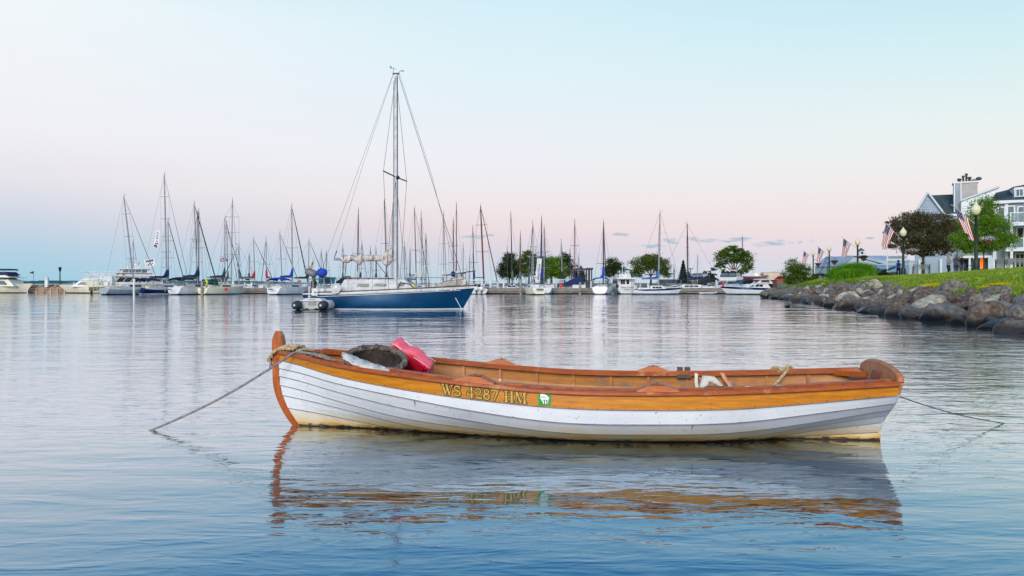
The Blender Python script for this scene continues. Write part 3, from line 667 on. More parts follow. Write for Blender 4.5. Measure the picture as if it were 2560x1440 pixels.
# ------------------------------------------------------------------ hull and boat builders
def hull_shape(u, sternw, full=.42):
    if u < full: return sternw+(1-sternw)*math.sin(math.pi/2*u/full)
    return max(.012, 1-((u-full)/(1-full))**2.3)
def bootmat(m, boot, bt):
    """paint with a boot stripe at the waterline"""
    key = m.name+'_over_'+(boot.name if boot else 'none')+str(bt)
    if boot is None: return m
    if key in MT: return MT[key]
    c = m.copy(); c.name = key; t = c.node_tree; b = t.nodes['Principled BSDF']; MT[key] = c
    tc_ = t.nodes.new('ShaderNodeTexCoord'); s_ = t.nodes.new('ShaderNodeSeparateXYZ'); t.links.new(tc_.outputs['Object'], s_.inputs[0])
    g = t.nodes.new('ShaderNodeMath'); g.operation = 'LESS_THAN'; g.inputs[1].default_value = bt; t.links.new(s_.outputs[2], g.inputs[0])
    mx = t.nodes.new('ShaderNodeMix'); mx.data_type = 'RGBA'; t.links.new(g.outputs[0], mx.inputs[0])
    if b.inputs['Base Color'].links: t.links.new(b.inputs['Base Color'].links[0].from_socket, mx.inputs[6])
    else: mx.inputs[6].default_value = b.inputs['Base Color'].default_value
    mx.inputs[7].default_value = boot.node_tree.nodes['Principled BSDF'].inputs['Base Color'].default_value
    t.links.new(mx.outputs[2], b.inputs['Base Color']); return c
def hull(L, B, zs, zm, zb, xs, mats, parent, sternw=.75, sternk=.06, draft=.35, brake=.10, srake=.04, band=.14, boot=True, n=22, k=9, name='hull', flare=1.0, bt=.10):
    """mats: topsides, sheer band, boot stripe, deck"""
    mats = [bootmat(mats[0], mats[2] if boot else None, bt)]+list(mats[1:])
    mb = MB(); rings = []
    for i in range(n+1):
        u = i/n; w = B/2*hull_shape(u, sternw); zd = zs*(1-u)**2+2*zm*u*(1-u)+zb*u*u
        zk = sternk*(1-u)**3-draft*min(1, u*4)*(1-max(0, (u-.72)/.28)**2)
        side = []
        for j in range(k+1):
            a = j/k
            if j == 1: a = band
            th = a*math.pi/2
            y = w*(math.cos(th)**(.55 if u < .7 else .55+(u-.7)*1.6*flare)); z = zd-(zd-zk)*math.sin(th)**1.15 if j < k else zk; y *= 1
            if j == k: y = .004
            x = xs+u*L+brake*L*(z/zb)*u**4-srake*L*(z/zs)*(1-u)**6
            side.append((x, y, z))
        rings.append(side)
    for s in (-1, 1):
        v = [(x, y*s, z) for r in rings for x, y, z in r]
        for i in range(n):
            for j in range(k):
                q = (i*(k+1)+j, (i+1)*(k+1)+j, (i+1)*(k+1)+j+1, i*(k+1)+j+1)
                if s > 0: q = q[::-1]
                zc = (v[q[0]][2]+v[q[2]][2])/2
                mb.f.append(tuple(len(mb.v)+p for p in q)); mb.m.append(1 if j == 0 else 0); mb.sm.append(True)
        mb.v += v
    b0 = len(mb.v); sh = [r[0] for r in rings]                       # deck, slightly below the sheer
    mb.v += [(x, -y*.985, z-.02) for x, y, z in sh]+[(x, y*.985, z-.02) for x, y, z in sh]
    for i in range(n): mb.f.append((b0+i, b0+i+1, b0+n+1+i+1, b0+n+1+i)); mb.m.append(3); mb.sm.append(False)
    r0 = rings[0]; tr = [(x, -y, z) for x, y, z in r0]+[(x, y, z) for x, y, z in reversed(r0[:-1])]
    mb.add(tr, [tuple(range(len(tr)))], 0)
    return mb.build(name, mats, parent)
def block(parent, name, x0, x1, w0, w1, z0, z1, a0, a1, m, wins=()):
    """superstructure block; wins: (face, zf0, zf1, count, glass, xf0, xf1)"""
    mb = MB(); mb.frus(x0, x1, w0, w1, z0, z1, a0, a1); o = mb.build(name, m, parent)
    if 'block' != '' and (z1-z0) > .25:
        bv = o.modifiers.new('edge', 'BEVEL'); bv.width = min(.05, (z1-z0)*.12); bv.segments = 2
    for face, f0, f1, cnt, gm, h0, h1 in wins:
        for i in range(cnt):
            g = .06 if cnt > 1 else 0
            p0 = h0+(h1-h0)*(i+g)/cnt; p1 = h0+(h1-h0)*(i+1-g)/cnt; mb = MB()
            def pt(face_, h_, f_):
                z = z0+(z1-z0)*f_; w = w0+(w1-w0)*f_; xa = x0+a0*f_; xb = x1-a1*f_
                if face_ == 'R': return (xa+(xb-xa)*h_, -w-.014, z)
                if face_ == 'L': return (xa+(xb-xa)*h_, w+.014, z)
                if face_ == 'F': return (xb+.014, -w+2*w*h_, z)
                return (xa-.014, -w+2*w*h_, z)
            for fc in (('R', 'L') if face == 'S' else (face,)):
                mb = MB(); q = [pt(fc, p0, f0), pt(fc, p1, f0), pt(fc, p1, f1), pt(fc, p0, f1)]
                d = {'R': (0,.02,0), 'L': (0,-.02,0), 'F': (-.02,0,0), 'B': (.02,0,0)}[fc]
                mb.add(q+[tuple(a+b for a, b in zip(p, d)) for p in q], [(0,1,2,3),(4,7,6,5),(0,4,5,1),(1,5,6,2),(2,6,7,3),(3,7,4,0)])
                mb.build('window', gm, o)
    return o
def rail(parent, pts, h, r=.018, name='guardrail', m=None, mid=True):
    mb = MB(); top = [Vector(p)+Vector((0,0,h)) for p in pts]; mb.tube(top, r, 5)
    if mid: mb.tube([Vector(p)+Vector((0,0,h*.5)) for p in pts], r*.7, 5)
    for p in pts: mb.tube([Vector(p), Vector(p)+Vector((0,0,h))], r, 5, caps=False)
    o = mb.build(name, m or steel, parent); return o
def sailboat(label, bpx, tpx, top, Y, head, L, B=None, hm=None, band=None, dm=None, cover=None, mm='d', spr=(.5,), fore=None, fore_r=.035, bimini=None, boom=True, fb=.95, cabin=True, group=None, transom=None, mw=.065, ring=False, windows=3):
    fb = fb*.80; L = L*(.90 if Y > 93 else .82); hm = hm or white; dm = dm or white; head = head+(90-head)*.22 if Y < 93 and 40 < head < 140 else head; th = R(head); B = (B or L*.32)*(1 if Y > 93 else .86)
    t = thing('sailboat', label, 'sailboat', (WX(bpx, Y), Y, 0), th, group)
    hull(L, B, fb*.92, fb*.86, fb*1.18, -.58*L, [hm, band or hm, navyh if hm is not navyh else white, dm], t, sternw=.72, sternk=.04, draft=.5, brake=.09, srake=-.03, boot=True)
    zd = fb*.90; ztop = ZH(top, Y); co = math.cos(th)
    rk = (tpx-bpx)*Y/FPX/co if abs(co) > .3 else 0.0
    foot = Vector((0, 0, zd+.25)); head_ = Vector((rk, 0, ztop))
    if abs(co) <= .3: head_ = Vector((0, -(tpx-bpx)*Y/FPX*math.sin(th), ztop))
    if cabin:
        block(t, 'cabin', -.20*L, .18*L, B*.29, B*.23, zd-.05, zd+.38, .1, .55, dm, [('S', .35, .75, windows, glass, .12, .80)])
        mb = MB(); mb.frus(-.46*L, -.21*L, B*.30, B*.28, zd-.05, zd+.16, 0, 0); mb.build('cockpit_coaming', dm, t)
    mt = MB(); mt.tube([foot, foot.lerp(head_, .7), head_], [mw, mw*.9, mw*.6], 8); mo = mt.build('mast', MASTM[mm], t)
    for f in spr:
        c = foot.lerp(head_, f); w = B*(.36-.10*f); mb = MB(); mb.tube([c+Vector((0,-w,.03)), c, c+Vector((0,w,.03))], .024, 5); mb.build('spreader', MASTM[mm], mo)
    mb = MB(); mb.tube([head_, head_+Vector((0,0,.35))], .012, 4); mb.tube([head_+Vector((0,0,.05)), head_+Vector((.22,.05,.12)), head_+Vector((.30,.02,.22))], .014, 4); mb.build('masthead_gear', wire, mo)
    bowp = Vector((.42*L+.09*L, 0, fb*1.15)); sternp = Vector((-.56*L, 0, fb))
    mb = MB(); mb.tube([head_, bowp], .011, 4, caps=False) if fore is None else mb.tube([head_.lerp(bowp, .04), head_.lerp(bowp, .5), bowp.lerp(head_, .04)], [fore_r*.5, fore_r, fore_r], 6)
    mb.build('forestay', fore or wire, t)
    mb = MB(); mb.tube([head_, sternp], .010, 4, caps=False); mb.build('backstay', wire, t)
    for s in (-1, 1):
        mb = MB(); pts = [head_.lerp(foot, .04)]
        for f in sorted(spr, reverse=True): pts.append(foot.lerp(head_, f)+Vector((0, s*B*(.36-.10*f), .03)))
        pts.append(Vector((-.02*L, s*B*.47, zd))); mb.tube(pts, .009, 4, caps=False); mb.build('shroud', wire, t)
    if boom:
        bz = zd+1.05; bl = .36*L; mb = MB(); mb.tube([(-.08, 0, bz), (-bl, 0, bz+.03)], .05, 6); mb.build('boom', MASTM[mm], t)
        if cover:
            mb = MB(); rg = []
            for i in range(13):
                s_ = i/12; x = -.02-bl*.98*s_; hh = .11+.14*(1-s_)+(1.05*max(0, 1-s_/.16)**1.3)*.8; ww = .13-.05*s_
                sag = .02*math.sin(s_*14)
                rg.append([Vector((x, ww*math.cos(a), bz+.04+sag+hh*(.5+.5*math.sin(a)))) for a in [2*math.pi*q/10 for q in range(10)]])
            mb.loft(rg, 0, True, True); mb.build('sail_cover', cover, t)
    if bimini:
        mb = MB(); g = []; bzz = zd+.80; x0, x1, w = -.54*L, -.24*L, B*.42
        for i in range(7):
            for j in range(9):
                a = -1+2*j/8; g.append((x0+(x1-x0)*i/6, a*w, bzz+.16*(1-a*a)+.10*(1-(i/3-1)**2)-(.12 if j in (0, 8) else 0)))
        mb.add(g, [(i*9+j, (i+1)*9+j, (i+1)*9+j+1, i*9+j+1) for i in range(6) for j in range(8)], 0, True); bo = mb.build('bimini', bimini, t); sd = bo.modifiers.new('thick', 'SOLIDIFY'); sd.thickness = .03
        mb = MB()
        for s in (-1, 1):
            mb.tube([(x0+.1, s*w, bzz-.05), (-.42*L, s*B*.42, zd)], .018, 4); mb.tube([(x1-.1, s*w, bzz-.05), (-.36*L, s*B*.44, zd)], .018, 4)
        mb.build('bimini_frame', steel, bo)
    pts = [(-.56*L, -B*.30, fb), (-.575*L, 0, fb), (-.56*L, B*.30, fb)]
    rail(t, [(-.40*L, -B*.42, fb*.95)]+pts+[(-.40*L, B*.42, fb*.95)], .55, .016, 'stern_rail')
    rail(t, [(.28*L, -B*.30, fb*1.0), (.46*L, -.04*B, fb*1.15), (.50*L, 0, fb*1.15), (.46*L, .04*B, fb*1.15), (.28*L, B*.30, fb*1.0)], .5, .016, 'bow_rail')
    return t
# ------------------------------------------------------------------ the blue sloop at anchor
SY = 36.0; hero = thing('sloop', 'blue hulled sailboat with white cabin and furled mainsail anchored behind the rowing boat', 'sailboat', (WX(990, SY), SY, 0), R(-4))
hb = bpy.data.materials.new('deep_blue_paint'); hb.use_nodes = True; t = hb.node_tree; b = t.nodes['Principled BSDF']
tcp = t.nodes.new('ShaderNodeTexCoord'); base = tmx(tmr(tn(1.1, 5, (1,1,1.6)), .3, .7), rgb(0,46,84), rgb(3,66,108)); base = tmx(tmr(tn(22, 3), .71, .76), base, rgb(120,150,170))
t.links.new(base, b.inputs['Base Color']); b.inputs['Roughness'].default_value = .3
HL = 6.75; hwh = mat('weathered_white_deck', rgb(196,202,204), .5, var=.10, scale=2)
hull(HL, 2.35, .70, .80, 1.02, -3.72, [hb, hwh, white, hwh], hero, sternw=.62, sternk=.02, draft=.5, brake=.085, srake=.05, band=.10, bt=.035, n=40, k=26)
def hs(x, dz, off=.012):
    """point on the sheer line of the sloop's near side"""
    u = (x+3.72)/HL; w = 2.35/2*hull_shape(u, .62); zd = .70*(1-u)**2+2*.80*u*(1-u)+1.02*u*u
    return Vector((x+.085*HL*(zd/1.02)*u**4-.05*HL*(zd/.70)*(1-u)**6, -(w+off), zd+dz))
def hs2(x, dz): p = hs(x, dz, .010); p.y = p.y*1.0; return p
for nm, dz, hh, m, x0, x1 in (('toe_rail', .03, .05, mat('teak_rail', rgb(92,60,48), .6, var=.2), -3.7, 3.0), ('cove_stripe', -.155, .020, white, -3.5, 2.55)):
    for s in ((1, -1) if nm == 'toe_rail' else (1,)):
        mb = MB(); rg = []
        for i in range(31):
            x = x0+(x1-x0)*i/30; p = hs(x, dz, -.03 if nm == 'toe_rail' else .001)
            if nm != 'toe_rail': p.y += .004
            p.y *= s; rg.append([p+Vector((0,-.02*s,-hh/2)), p+Vector((0,-.02*s,hh/2)), p+Vector((0,.02*s,hh/2)), p+Vector((0,.02*s,-hh/2))])
        mb.loft(rg, 0, True, False); mb.build(nm, m, hero)
for x, m, w in ((1.75, wht, .07), (1.95, mat('decal_grey', rgb(120,140,160), .5, var=0), .10), (2.12, redp, .06), (2.25, wht, .07), (2.37, wht, .05)):
    mb = MB(); p = hs(x, -.105, .018); mb.box(p, (w, .012, .045)); mb.build('registration_mark', m, hero)
cb = block(hero, 'cabin', -2.55, 1.25, .72, .60, .72, 1.33, .35, .75, hwh)
for x0, x1, z0, z1, sl in ((-1.62,-1.08,1.00,1.12,.06), (-.86,-.28,1.02,1.13,.06), (.18,.52,1.04,1.16,0)):
    for s in (-1, 1):
        mb = MB(); q = []
        for x, z in ((x0,z0),(x1,z0),(x1,z1),(x0+sl,z1)): q.append((x, s*(.72-.12*(z-.72)/.61+.012), z))
        mb.add(q+[(x, y-s*.03, z) for x, y, z in q], [(0,1,2,3),(4,7,6,5),(0,4,5,1),(1,5,6,2),(2,6,7,3),(3,7,4,0)]); f = mb.build('window', glass, cb)
        mb = MB(); mb.tube([Vector(p)+Vector((0,s*.002,0)) for p in q]+[Vector(q[0])], .012, 4); mb.build('window_frame', steel, f)
for s in (-1, 1):
    mb = MB(); mb.tube([(-2.1, s*.56, 1.37), (-1.2, s*.56, 1.37), (-.2, s*.56, 1.365)], .022, 5)
    for x in (-2.1,-1.6,-1.1,-.6,-.2): mb.box((x, s*.56, 1.345), (.08,.035,.04))
    mb.build('handrail', mat('teak_rail', rgb(92,60,48)), hero)
mb = MB(); mb.box((-1.2, 0, 1.36), (1.5,.5,.05)); mb.build('sliding_hatch', lgrey, hero)
mb = MB(); mb.box((.62, 0, 1.40), (.55,.5,.04), ry=R(-33)); mb.box((.44,0,1.30), (.5,.5,.06)); mb.build('open_hatch', glassl, hero)
mb = MB(); mb.frus(-3.6,-2.5,.85,.80,.60,.92,0,.1); mb.build('cockpit_coaming', hwh, hero)
mb = MB(); rg = [[Vector((x, w*math.cos(a), z0+h*max(0, math.sin(a)))) for a in [math.pi*q/8 for q in range(9)]] for x, w, z0, h in ((-2.62,.50,1.15,.12),(-2.4,.58,1.15,.30),(-2.15,.6,1.2,.28),(-2.0,.5,1.28,.06))]
mb.loft(rg, 0, True, True, closed=False); mb.build('dodger', blackc, hero)
# mast and rig
MF, MHd = Vector((0,0,1.30)), Vector((0,0,ZH(186, SY)))
mb = MB(); mb.tube([MF, MF.lerp(MHd,.6), MHd], [.098,.092,.075], 10); mo = mb.build('mast', mat('bright_mast', rgb(196,200,206), .4, var=.1), hero)
mb = MB(); mb.tube([MF+Vector((.07,-.055,0)), MHd+Vector((.06,-.05,-.1))], .012, 5, 0); mb.tube([MF+Vector((.10,-.03,0)), MHd+Vector((.08,-.03,-.1))], .010, 5); mb.tube([MF+Vector((-.12,0,1)), MHd+Vector((-.11,0,-.3))], .012, 5); mb.build('halyard', wire, mo)
cS = Vector((0,0,ZH(440,SY))); SPW = .92
mb = MB(); mb.tube([cS+Vector((-.36,-SPW,.10)), cS+Vector((0,0,-.05)), cS+Vector((.30,SPW,-.12))], .028, 6); mb.build('spreader', alud, mo)
mb = MB(); mb.ball(cS+Vector((.10,-.08,-.08)), .09, 8); mb.build('deck_light', blk, mo)
mb = MB(); mb.box(MHd+Vector((0,0,.03)), (.30,.09,.06)); mb.tube([MHd+Vector((.10,0,.05)), MHd+Vector((.20,0,.15)), MHd+Vector((.28,0,.17))], .012, 5)
mb.ball(MHd+Vector((.28,0,.14)), .028, 6); mb.ball(MHd+Vector((.35,0,.15)), .028, 6); mb.build('wind_sensor', blk, mo)
mb = MB(); mb.tube([MHd+Vector((-.12,0,.05)), MHd+Vector((-.12,0,.32))], .008, 4); mb.tube([MHd+Vector((-.28,0,.28)), MHd+Vector((.02,0,.24))], .008, 4); mb.box(MHd+Vector((-.24,0,.34)), (.10,.01,.05), ry=.5); mb.build('wind_vane', blk, mo)
for nm, pts, r in (('forestay', [MHd+Vector((.12,0,-.05)), Vector((3.10,0,1.12))], .011), ('jib_halyard', [MHd+Vector((.16,0,.0)), MHd.lerp(Vector((2.95,.2,1.4)),.5)+Vector((.14,0,0)), Vector((2.75,.2,1.4))], .007),
    ('backstay', [MHd+Vector((-.14,0,-.02)), Vector((-3.78,0,.75))], .0065), ('topping_lift', [MHd+Vector((-.14,0,-.05)), MHd.lerp(Vector((-2.80,0,2.4)),.5)+Vector((-.12,0,-.0)), Vector((-2.80,0,2.4))], .006)):
    mb = MB(); mb.tube(pts, r, 5, caps=False); mb.build(nm, wire, hero)
for s in (-1, 1):
    q = cS+Vector((-.36 if s < 0 else .30, s*SPW, .10 if s < 0 else -.12))
    mb = MB(); mb.tube([MHd+Vector((0,s*.06,-.1)), q, Vector((-.08, s*1.08, .86))], .009, 4, caps=False); mb.build('shroud', wire, hero)
    for dx in (-.28, .26): 
        mb = MB(); mb.tube([cS+Vector((0,s*.05,-.1)), Vector((dx, s*1.05, .86))], .008, 4, caps=False); mb.build('lower_shroud', wire, hero)
mb = MB(); mb.tube([(-.10,0,2.20),(-1.5,0,2.22),(-2.84,0,2.24)], .055, 8); bm_ = mb.build('boom', alu, hero)
mb = MB(); mb.tube([(-2.84,0,2.2),(-2.80,0,2.38),(-2.70,.0,2.62)], .018, 5); mb.build('boom_end_fitting', blk, bm_)
sailm = mat('furled_sail', rgb(214,208,200), .9, var=.14, scale=6, bump=.8, bscale=12, c2=rgb(150,144,140)); mb = MB(); rg = []
rs = random.Random(3)
for i in range(49):
    s_ = i/48; x = -.16-2.35*s_; top_ = 2.39+.02*math.sin(i*.9)+.03*rs.random(); bot = 2.17-.025*abs(math.sin(i*.33))-.02*rs.random(); w = .12+.012*math.sin(i*.7)
    if s_ < .20: top_ += .34*(1-s_/.20)**.6; bot -= .22*math.sin(s_/.20*math.pi*.9)
    if .57 < s_ < .72: bot -= .20*math.sin((s_-.57)/.15*math.pi)
    if .84 < s_ < .97: bot -= .07
    cz, hz_ = (top_+bot)/2, (top_-bot)/2
    rg.append([Vector((x, w*math.cos(a)*(1+.10*math.sin(3*a+i*.5)), cz+hz_*math.sin(a)*(1+.08*math.sin(5*a+i)))) for a in [2*math.pi*q/14 for q in range(14)]])
mb.loft(rg, 0, True, True); mb.build('mainsail', sailm, hero)
mb = MB()
for x in (-.55,-1.05,-1.55,-2.05,-2.4): mb.tube([(x+.02,.14*math.cos(a),2.28+.15*math.sin(a)) for a in [2*math.pi*q/12 for q in range(13)]], .010, 4)
mb.build('sail_tie', blk, hero)
mb = MB(); mb.tube([(-2.40,0,2.18),(-2.44,.02,1.3),(-2.62,0,.95)], .020, 5); mb.tube([(-2.28,.03,2.18),(-2.36,.03,1.3),(-2.5,.02,.95)], .018, 5); mb.build('mainsheet', blk, hero)
mb = MB(); mb.tube([(-.95,0,2.16),(-.30,0,1.36)], .015, 5); mb.build('boom_vang', blk, hero)
# rails, wheel, anchor gear
rail(hero, [(-3.0,-.95,.74),(-3.55,-.80,.72),(-3.85,-.45,.72),(-3.85,.45,.72),(-3.55,.80,.72),(-3.0,.95,.74)], .62, .02, 'stern_rail')
rail(hero, [(2.2,-.62,.95),(2.75,-.30,1.02),(3.15,-.05,1.05),(3.15,.05,1.05),(2.75,.30,1.02),(2.2,.62,.95)], .55, .02, 'bow_rail')
for s in (-1, 1):
    mb = MB(); pts = [(-3.0,s*.95),(-1.9,s*1.08),(-.8,s*1.13),(.3,s*1.10),(1.3,s*.95),(2.2,s*.62)]
    for z in (.32,.60): mb.tube([(x, y, .80+z) for x, y in pts], .007, 4)
    for x, y in pts[1:-1]: mb.tube([(x, y, .8), (x, y, 1.41)], .013, 5)
    mb.build('lifeline', steel, hero)
mb = MB(); ww = Vector((-2.42,-1.16,.92)); rr_ = .20
mb.tube([ww+Vector((rr_*math.cos(a),0,rr_*math.sin(a))) for a in [2*math.pi*q/20 for q in range(21)]], .028, 6)
for a in range(3): mb.tube([ww, ww+Vector((rr_*math.cos(a*2.1+.4),0,rr_*math.sin(a*2.1+.4)))], .014, 4)
mb.lathe([(.001,0),(rr_*.98,0),(rr_*.98,.012),(.001,.012)], 20, ww+Vector((0,.02,0)), 0, Matrix.Rotation(R(90),3,'X')); mb.build('life_ring', white, hero)
mb = MB(); rg = []
for i in range(25):
    s_ = i/24; x = 1.75+1.45*s_; h_ = (.16+.34*math.sin(min(1, s_*1.25)*math.pi/2)**2)*(1 if s_ < .86 else 1-(s_-.86)*3.0)+.05*math.sin(i*1.7); w = .34*(1-.55*s_)+.04*math.sin(i*1.1); z0 = .90+.10*s_
    rg.append([Vector((x, w*math.cos(a)*(1+.18*math.sin(3*a+i)), z0+h_*(.5+.5*math.sin(a))*(1+.10*math.sin(4*a+i*1.3)))) for a in [2*math.pi*q/12 for q in range(12)]])
mb.loft(rg, 0, True, True); mb.build('bagged_jib', sailm, hero)
mb = MB(); mb.tube([(3.0,-.02,1.6),(2.95,-.03,1.15),(2.70,-.12,1.0)], .03, 5); mb.tube([(3.15,0,1.62),(2.6,-.1,1.56),(3.6,.0,1.70)], .02, 5); mb.build('anchor_roller', blk, hero)
mb = MB(); mb.ball((2.62,-.22,1.56), .11, 10, 0, (1,1,1.2)); mb.build('anchor_ball', navyc, hero)
mb = MB(); mb.tube([(2.52,-.16,.84),(2.78,-.30,.42),(3.05,-.45,-.02)], .013, 5); o = mb.build('anchor_rode', wht, None, (WX(990,SY),SY,0), R(-4)); tag(o, 'white anchor line dropping from the bow of the blue sloop into the water', 'anchor line')
mb = MB(); mb.box((.92,-.66,1.02), (.10,.05,.14)); mb.build('fender', yellow, hero)
mb = MB(); mb.tube([(.2,-.74,.86),(.35,-.70,1.18),(.75,-.72,1.12),(1.05,-.85,.86)], .022, 5); mb.build('hose', blk, hero)
# stern gear
ob = MB(); rbox(ob, (.50,.30,.28), .08, Matrix.Translation((-3.72,-.55,1.62)) @ Matrix.Rotation(R(20),4,'Y')); obo = ob.build('stowed_outboard', mat('outboard_grey', rgb(112,116,118), .4, var=.1), hero)
mb = MB(); mb.box((-3.60,-.55,1.30), (.12,.14,.5)); mb.box((-3.6,-.55,1.1), (.2,.2,.3)); mb.build('leg', blk, obo)
ob = MB(); rbox(ob, (.26,.24,.28), .07, Matrix.Translation((-4.02,-.30,.62))); obo = ob.build('outboard', blk, hero); mb = MB(); mb.box((-4.0,-.30,.25), (.10,.08,.6)); mb.box((-3.9,-.3,.5), (.15,.2,.1)); mb.build('leg', blk, obo)
mb = MB(); mb.ball((-3.15,-.80,1.62), .20, 10, 0, (1.3,1,1)); mb.build('fuel_bag', bluec, hero)
mb = MB(); mb.frus(-3.42,-3.10,.42,.42,1.12,1.44,0,.05); mb.build('stern_canvas', mat('teal_canvas', rgb(24,92,104), .8, var=.1), hero)
mb = MB(); mb.prism([(-2.75,1.42),(-2.50,1.42),(-2.56,1.15),(-2.66,1.10)], -.9, -.86); mb.build('throw_bag', mat('teal_canvas', rgb(24,92,104), .8), hero)
for s in (-.85, -.35):
    mb = MB(); mb.tube([(-3.30 if s < -.5 else -3.72, -1.02 if s < -.5 else -.8, 1.0), (-3.30 if s < -.5 else -3.72, -1.06 if s < -.5 else -.82, .25)], .03, 6); mb.build('ladder_rail', white, hero)
def star_flag(name, label, hoist_top, along, down, H=.9, F=1.5, wav=.05, group=None, seed=0, pole=None, parent=None, rot=None):
    """flag: hoist runs from hoist_top in direction along; the fly hangs in direction down"""
    rd = random.Random(seed); t_ = None
    if parent is None: t_ = thing(name, label, 'flag', group=group)
    par = parent or t_
    nh, nf = 26, 30; g = []; al = Vector(along).normalized(); dn = Vector(down).normalized(); nn_ = al.cross(dn).normalized()
    for i in range(nf+1):
        for j in range(nh+1):
            f_ = i/nf; h_ = j/nh; fold = wav*f_**.6*math.sin(h_*9+f_*2.5+seed)+wav*.5*math.sin(h_*17+f_*5+seed)*f_
            gather = 1-.42*f_**.8
            g.append(Vector(hoist_top)+al*H*(h_*gather+.10*f_*.0)+dn*F*f_*(1-.06*math.sin(h_*7+seed))+nn_*fold)
    mb = MB(); fs = []; ms = []
    for i in range(nf):
        for j in range(nh):
            fs.append((i*(nh+1)+j, (i+1)*(nh+1)+j, (i+1)*(nh+1)+j+1, i*(nh+1)+j+1)); st_ = j//2
            canton = i < nf*.4 and j < 14
            m_ = 2 if canton else (0 if st_ % 2 == 0 else 1)
            if canton and (i % 3 == 1) and (j % 3 == 1): m_ = 1
            ms.append(m_)
    mb.add(g, fs, 0, True); mb.m = ms
    o = mb.build('cloth', [mat('flag_red', rgb(160,8,28), .8, var=.05), mat('flag_white', rgb(232,232,236), .8, var=.03), mat('flag_blue', rgb(16,24,84), .8, var=.05)], par)
    if pole:
        mb = MB(); mb.tube(pole, [.022]+[.018]*(len(pole)-1), 6); mb.ball(pole[0], .035, 6); mb.build('pole', mat('flag_pole', rgb(196,190,180), .5, var=.05), par)
    return t_
ft = star_flag('ensign', 'small striped flag drooping at the stern of the blue sloop', (0,0,.5), (0,0,-1), (-.42,0,-.9), .34, .55, .04, seed=2, pole=[(0,0,.56),(0,0,.0),(.05,0,-.45)])
ft.location = (WX(787,SY), SY-.2, ZH(676,SY)); 
# inflatable dinghy, stern towards us
dg = thing('inflatable_dinghy', 'grey inflatable dinghy tied at the stern of the blue sloop', 'dinghy', (WX(779,34.6), 34.6, 0), R(84))
tub = mat('grey_hypalon', rgb(226,228,228), .6, var=.06, scale=4); dkt = mat('dark_hypalon', rgb(52,60,70), .6, var=.1)
for s in (-1, 1):
    mb = MB(); mb.tube([(-.15,s*.58,.20),(1.2,s*.58,.22),(1.9,s*.42,.28),(2.3,s*.06,.36)], [.20,.20,.19,.16], 16); to = mb.build('tube', tub, dg)
    mb = MB(); mb.lathe([(.205,.10),(.205,0),(.19,-.16),(.14,-.30),(.07,-.36),(.005,-.37)], 18, (-.15,s*.58,.20), 0, Matrix.Rotation(R(90),3,'Y')); mb.build('tube_end', dkt, to)
    mb = MB(); mb.ball((-.50,s*.58,.20), .055, 8); mb.build('end_cap', white, to)
mb = MB(); mb.box((.10,0,.26), (.06,.80,.40)); mb.build('transom', mat('dinghy_transom', rgb(176,180,176), .5, var=.06), dg)
mb = MB(); mb.box((.06,0,.33), (.05,.36,.26), taper=(1,.75)); mb.build('motor_pad', mat('pad_grey', rgb(142,148,146), .5, var=.1), dg)
mb = MB(); mb.frus(.0,1.3,.50,.30,.38,.50,.1,.6); mb.build('cover', mat('white_vinyl', rgb(214,218,222), .5, var=.06), dg)
mb = MB(); mb.box((.30,0,.53), (.25,.30,.10), taper=(.7,.6)); mb.build('seat_bag', dkt, dg)
# ------------------------------------------------------------------ docks
def dock(label, px0, px1, Y, depth, top=.62, m=dockw, piles=(), pile_top=None, wale=True, name='dock'):
    x0, x1 = WX(px0, Y), WX(px1, Y); cx = (x0+x1)/2; w = x1-x0
    t = thing(name, label, 'dock', (cx, Y, 0))
    mb = MB(); mb.box((0, depth/2, top-.05), (w, depth, .10)); mb.build('deck', m, t)
    mb = MB(); mb.box((0, -.02, top-.24), (w-.06, .08, .28)); mb.build('fascia', m, t)
    if wale: mb = MB(); mb.box((0, -.05, .14), (w-.3, .10, .12)); mb.build('wale', dockw, t)
    nb = max(2, int(w/2.2))
    for i in range(nb+1):
        x = -w/2+.15+(w-.3)*i/nb; mb = MB(); mb.tube([(x,.25,-.6),(x,.25,top-.12)], .12, 8); mb.build('pile', dockd, t)
        if wale and i % 2 == 0: mb = MB(); mb.box((x, -.06, .32), (.10,.06,.44)); mb.build('batten', dockw, t)
    mb = MB(); mb.box((0, depth*.6, .1), (w-.2, .1, .7)); mb.build('back_wale', dockd, t)
    return t
def piling(label, px, top_py, Y, r=.13, m=None, group='mooring piles along the docks'):
    mb = MB(); z = ZH(top_py, Y); mb.tube([(0,0,-.8),(0,0,z*.5),(.02,0,z-.05),(.02,0,z)], [r,r,r*.96,r*.7], 10)
    o = mb.build('mooring_pile', m or pilem, None, (WX(px,Y),Y,0)); return tag(o, label, 'pile', group)
dock('weathered green timber dock with a ladder at the left of the grey sailboat', 222, 330, 83, 5, .75, dockg, wale=False)
dock('grey dock stretch between the navy sailboat and the red covered sailboat', 352, 690, 88.5, 3)
dock('grey dock stretch between the blue canopy sloop and the anchored blue sloop', 738, 1160, 89, 3)
dock('long grey dock stretch right of the boat with twin outboards', 1208, 1318, 86.5, 3)
dock('long grey dock stretch between the cream sailboat and the white trawler', 1355, 1530, 86, 3)
dock('grey dock behind the white sloop with battens along its face', 1580, 1850, 87.5, 3)
mb = MB()
for s in (-.22, .22): mb.tube([(s,-.1,-.3),(s,-.1,.75),(s,-.02,1.35),(s,.2,1.35)], .028, 6)
for z in (.1,.35,.6): mb.tube([(-.22,-.1,z),(.22,-.1,z)], .02, 5)
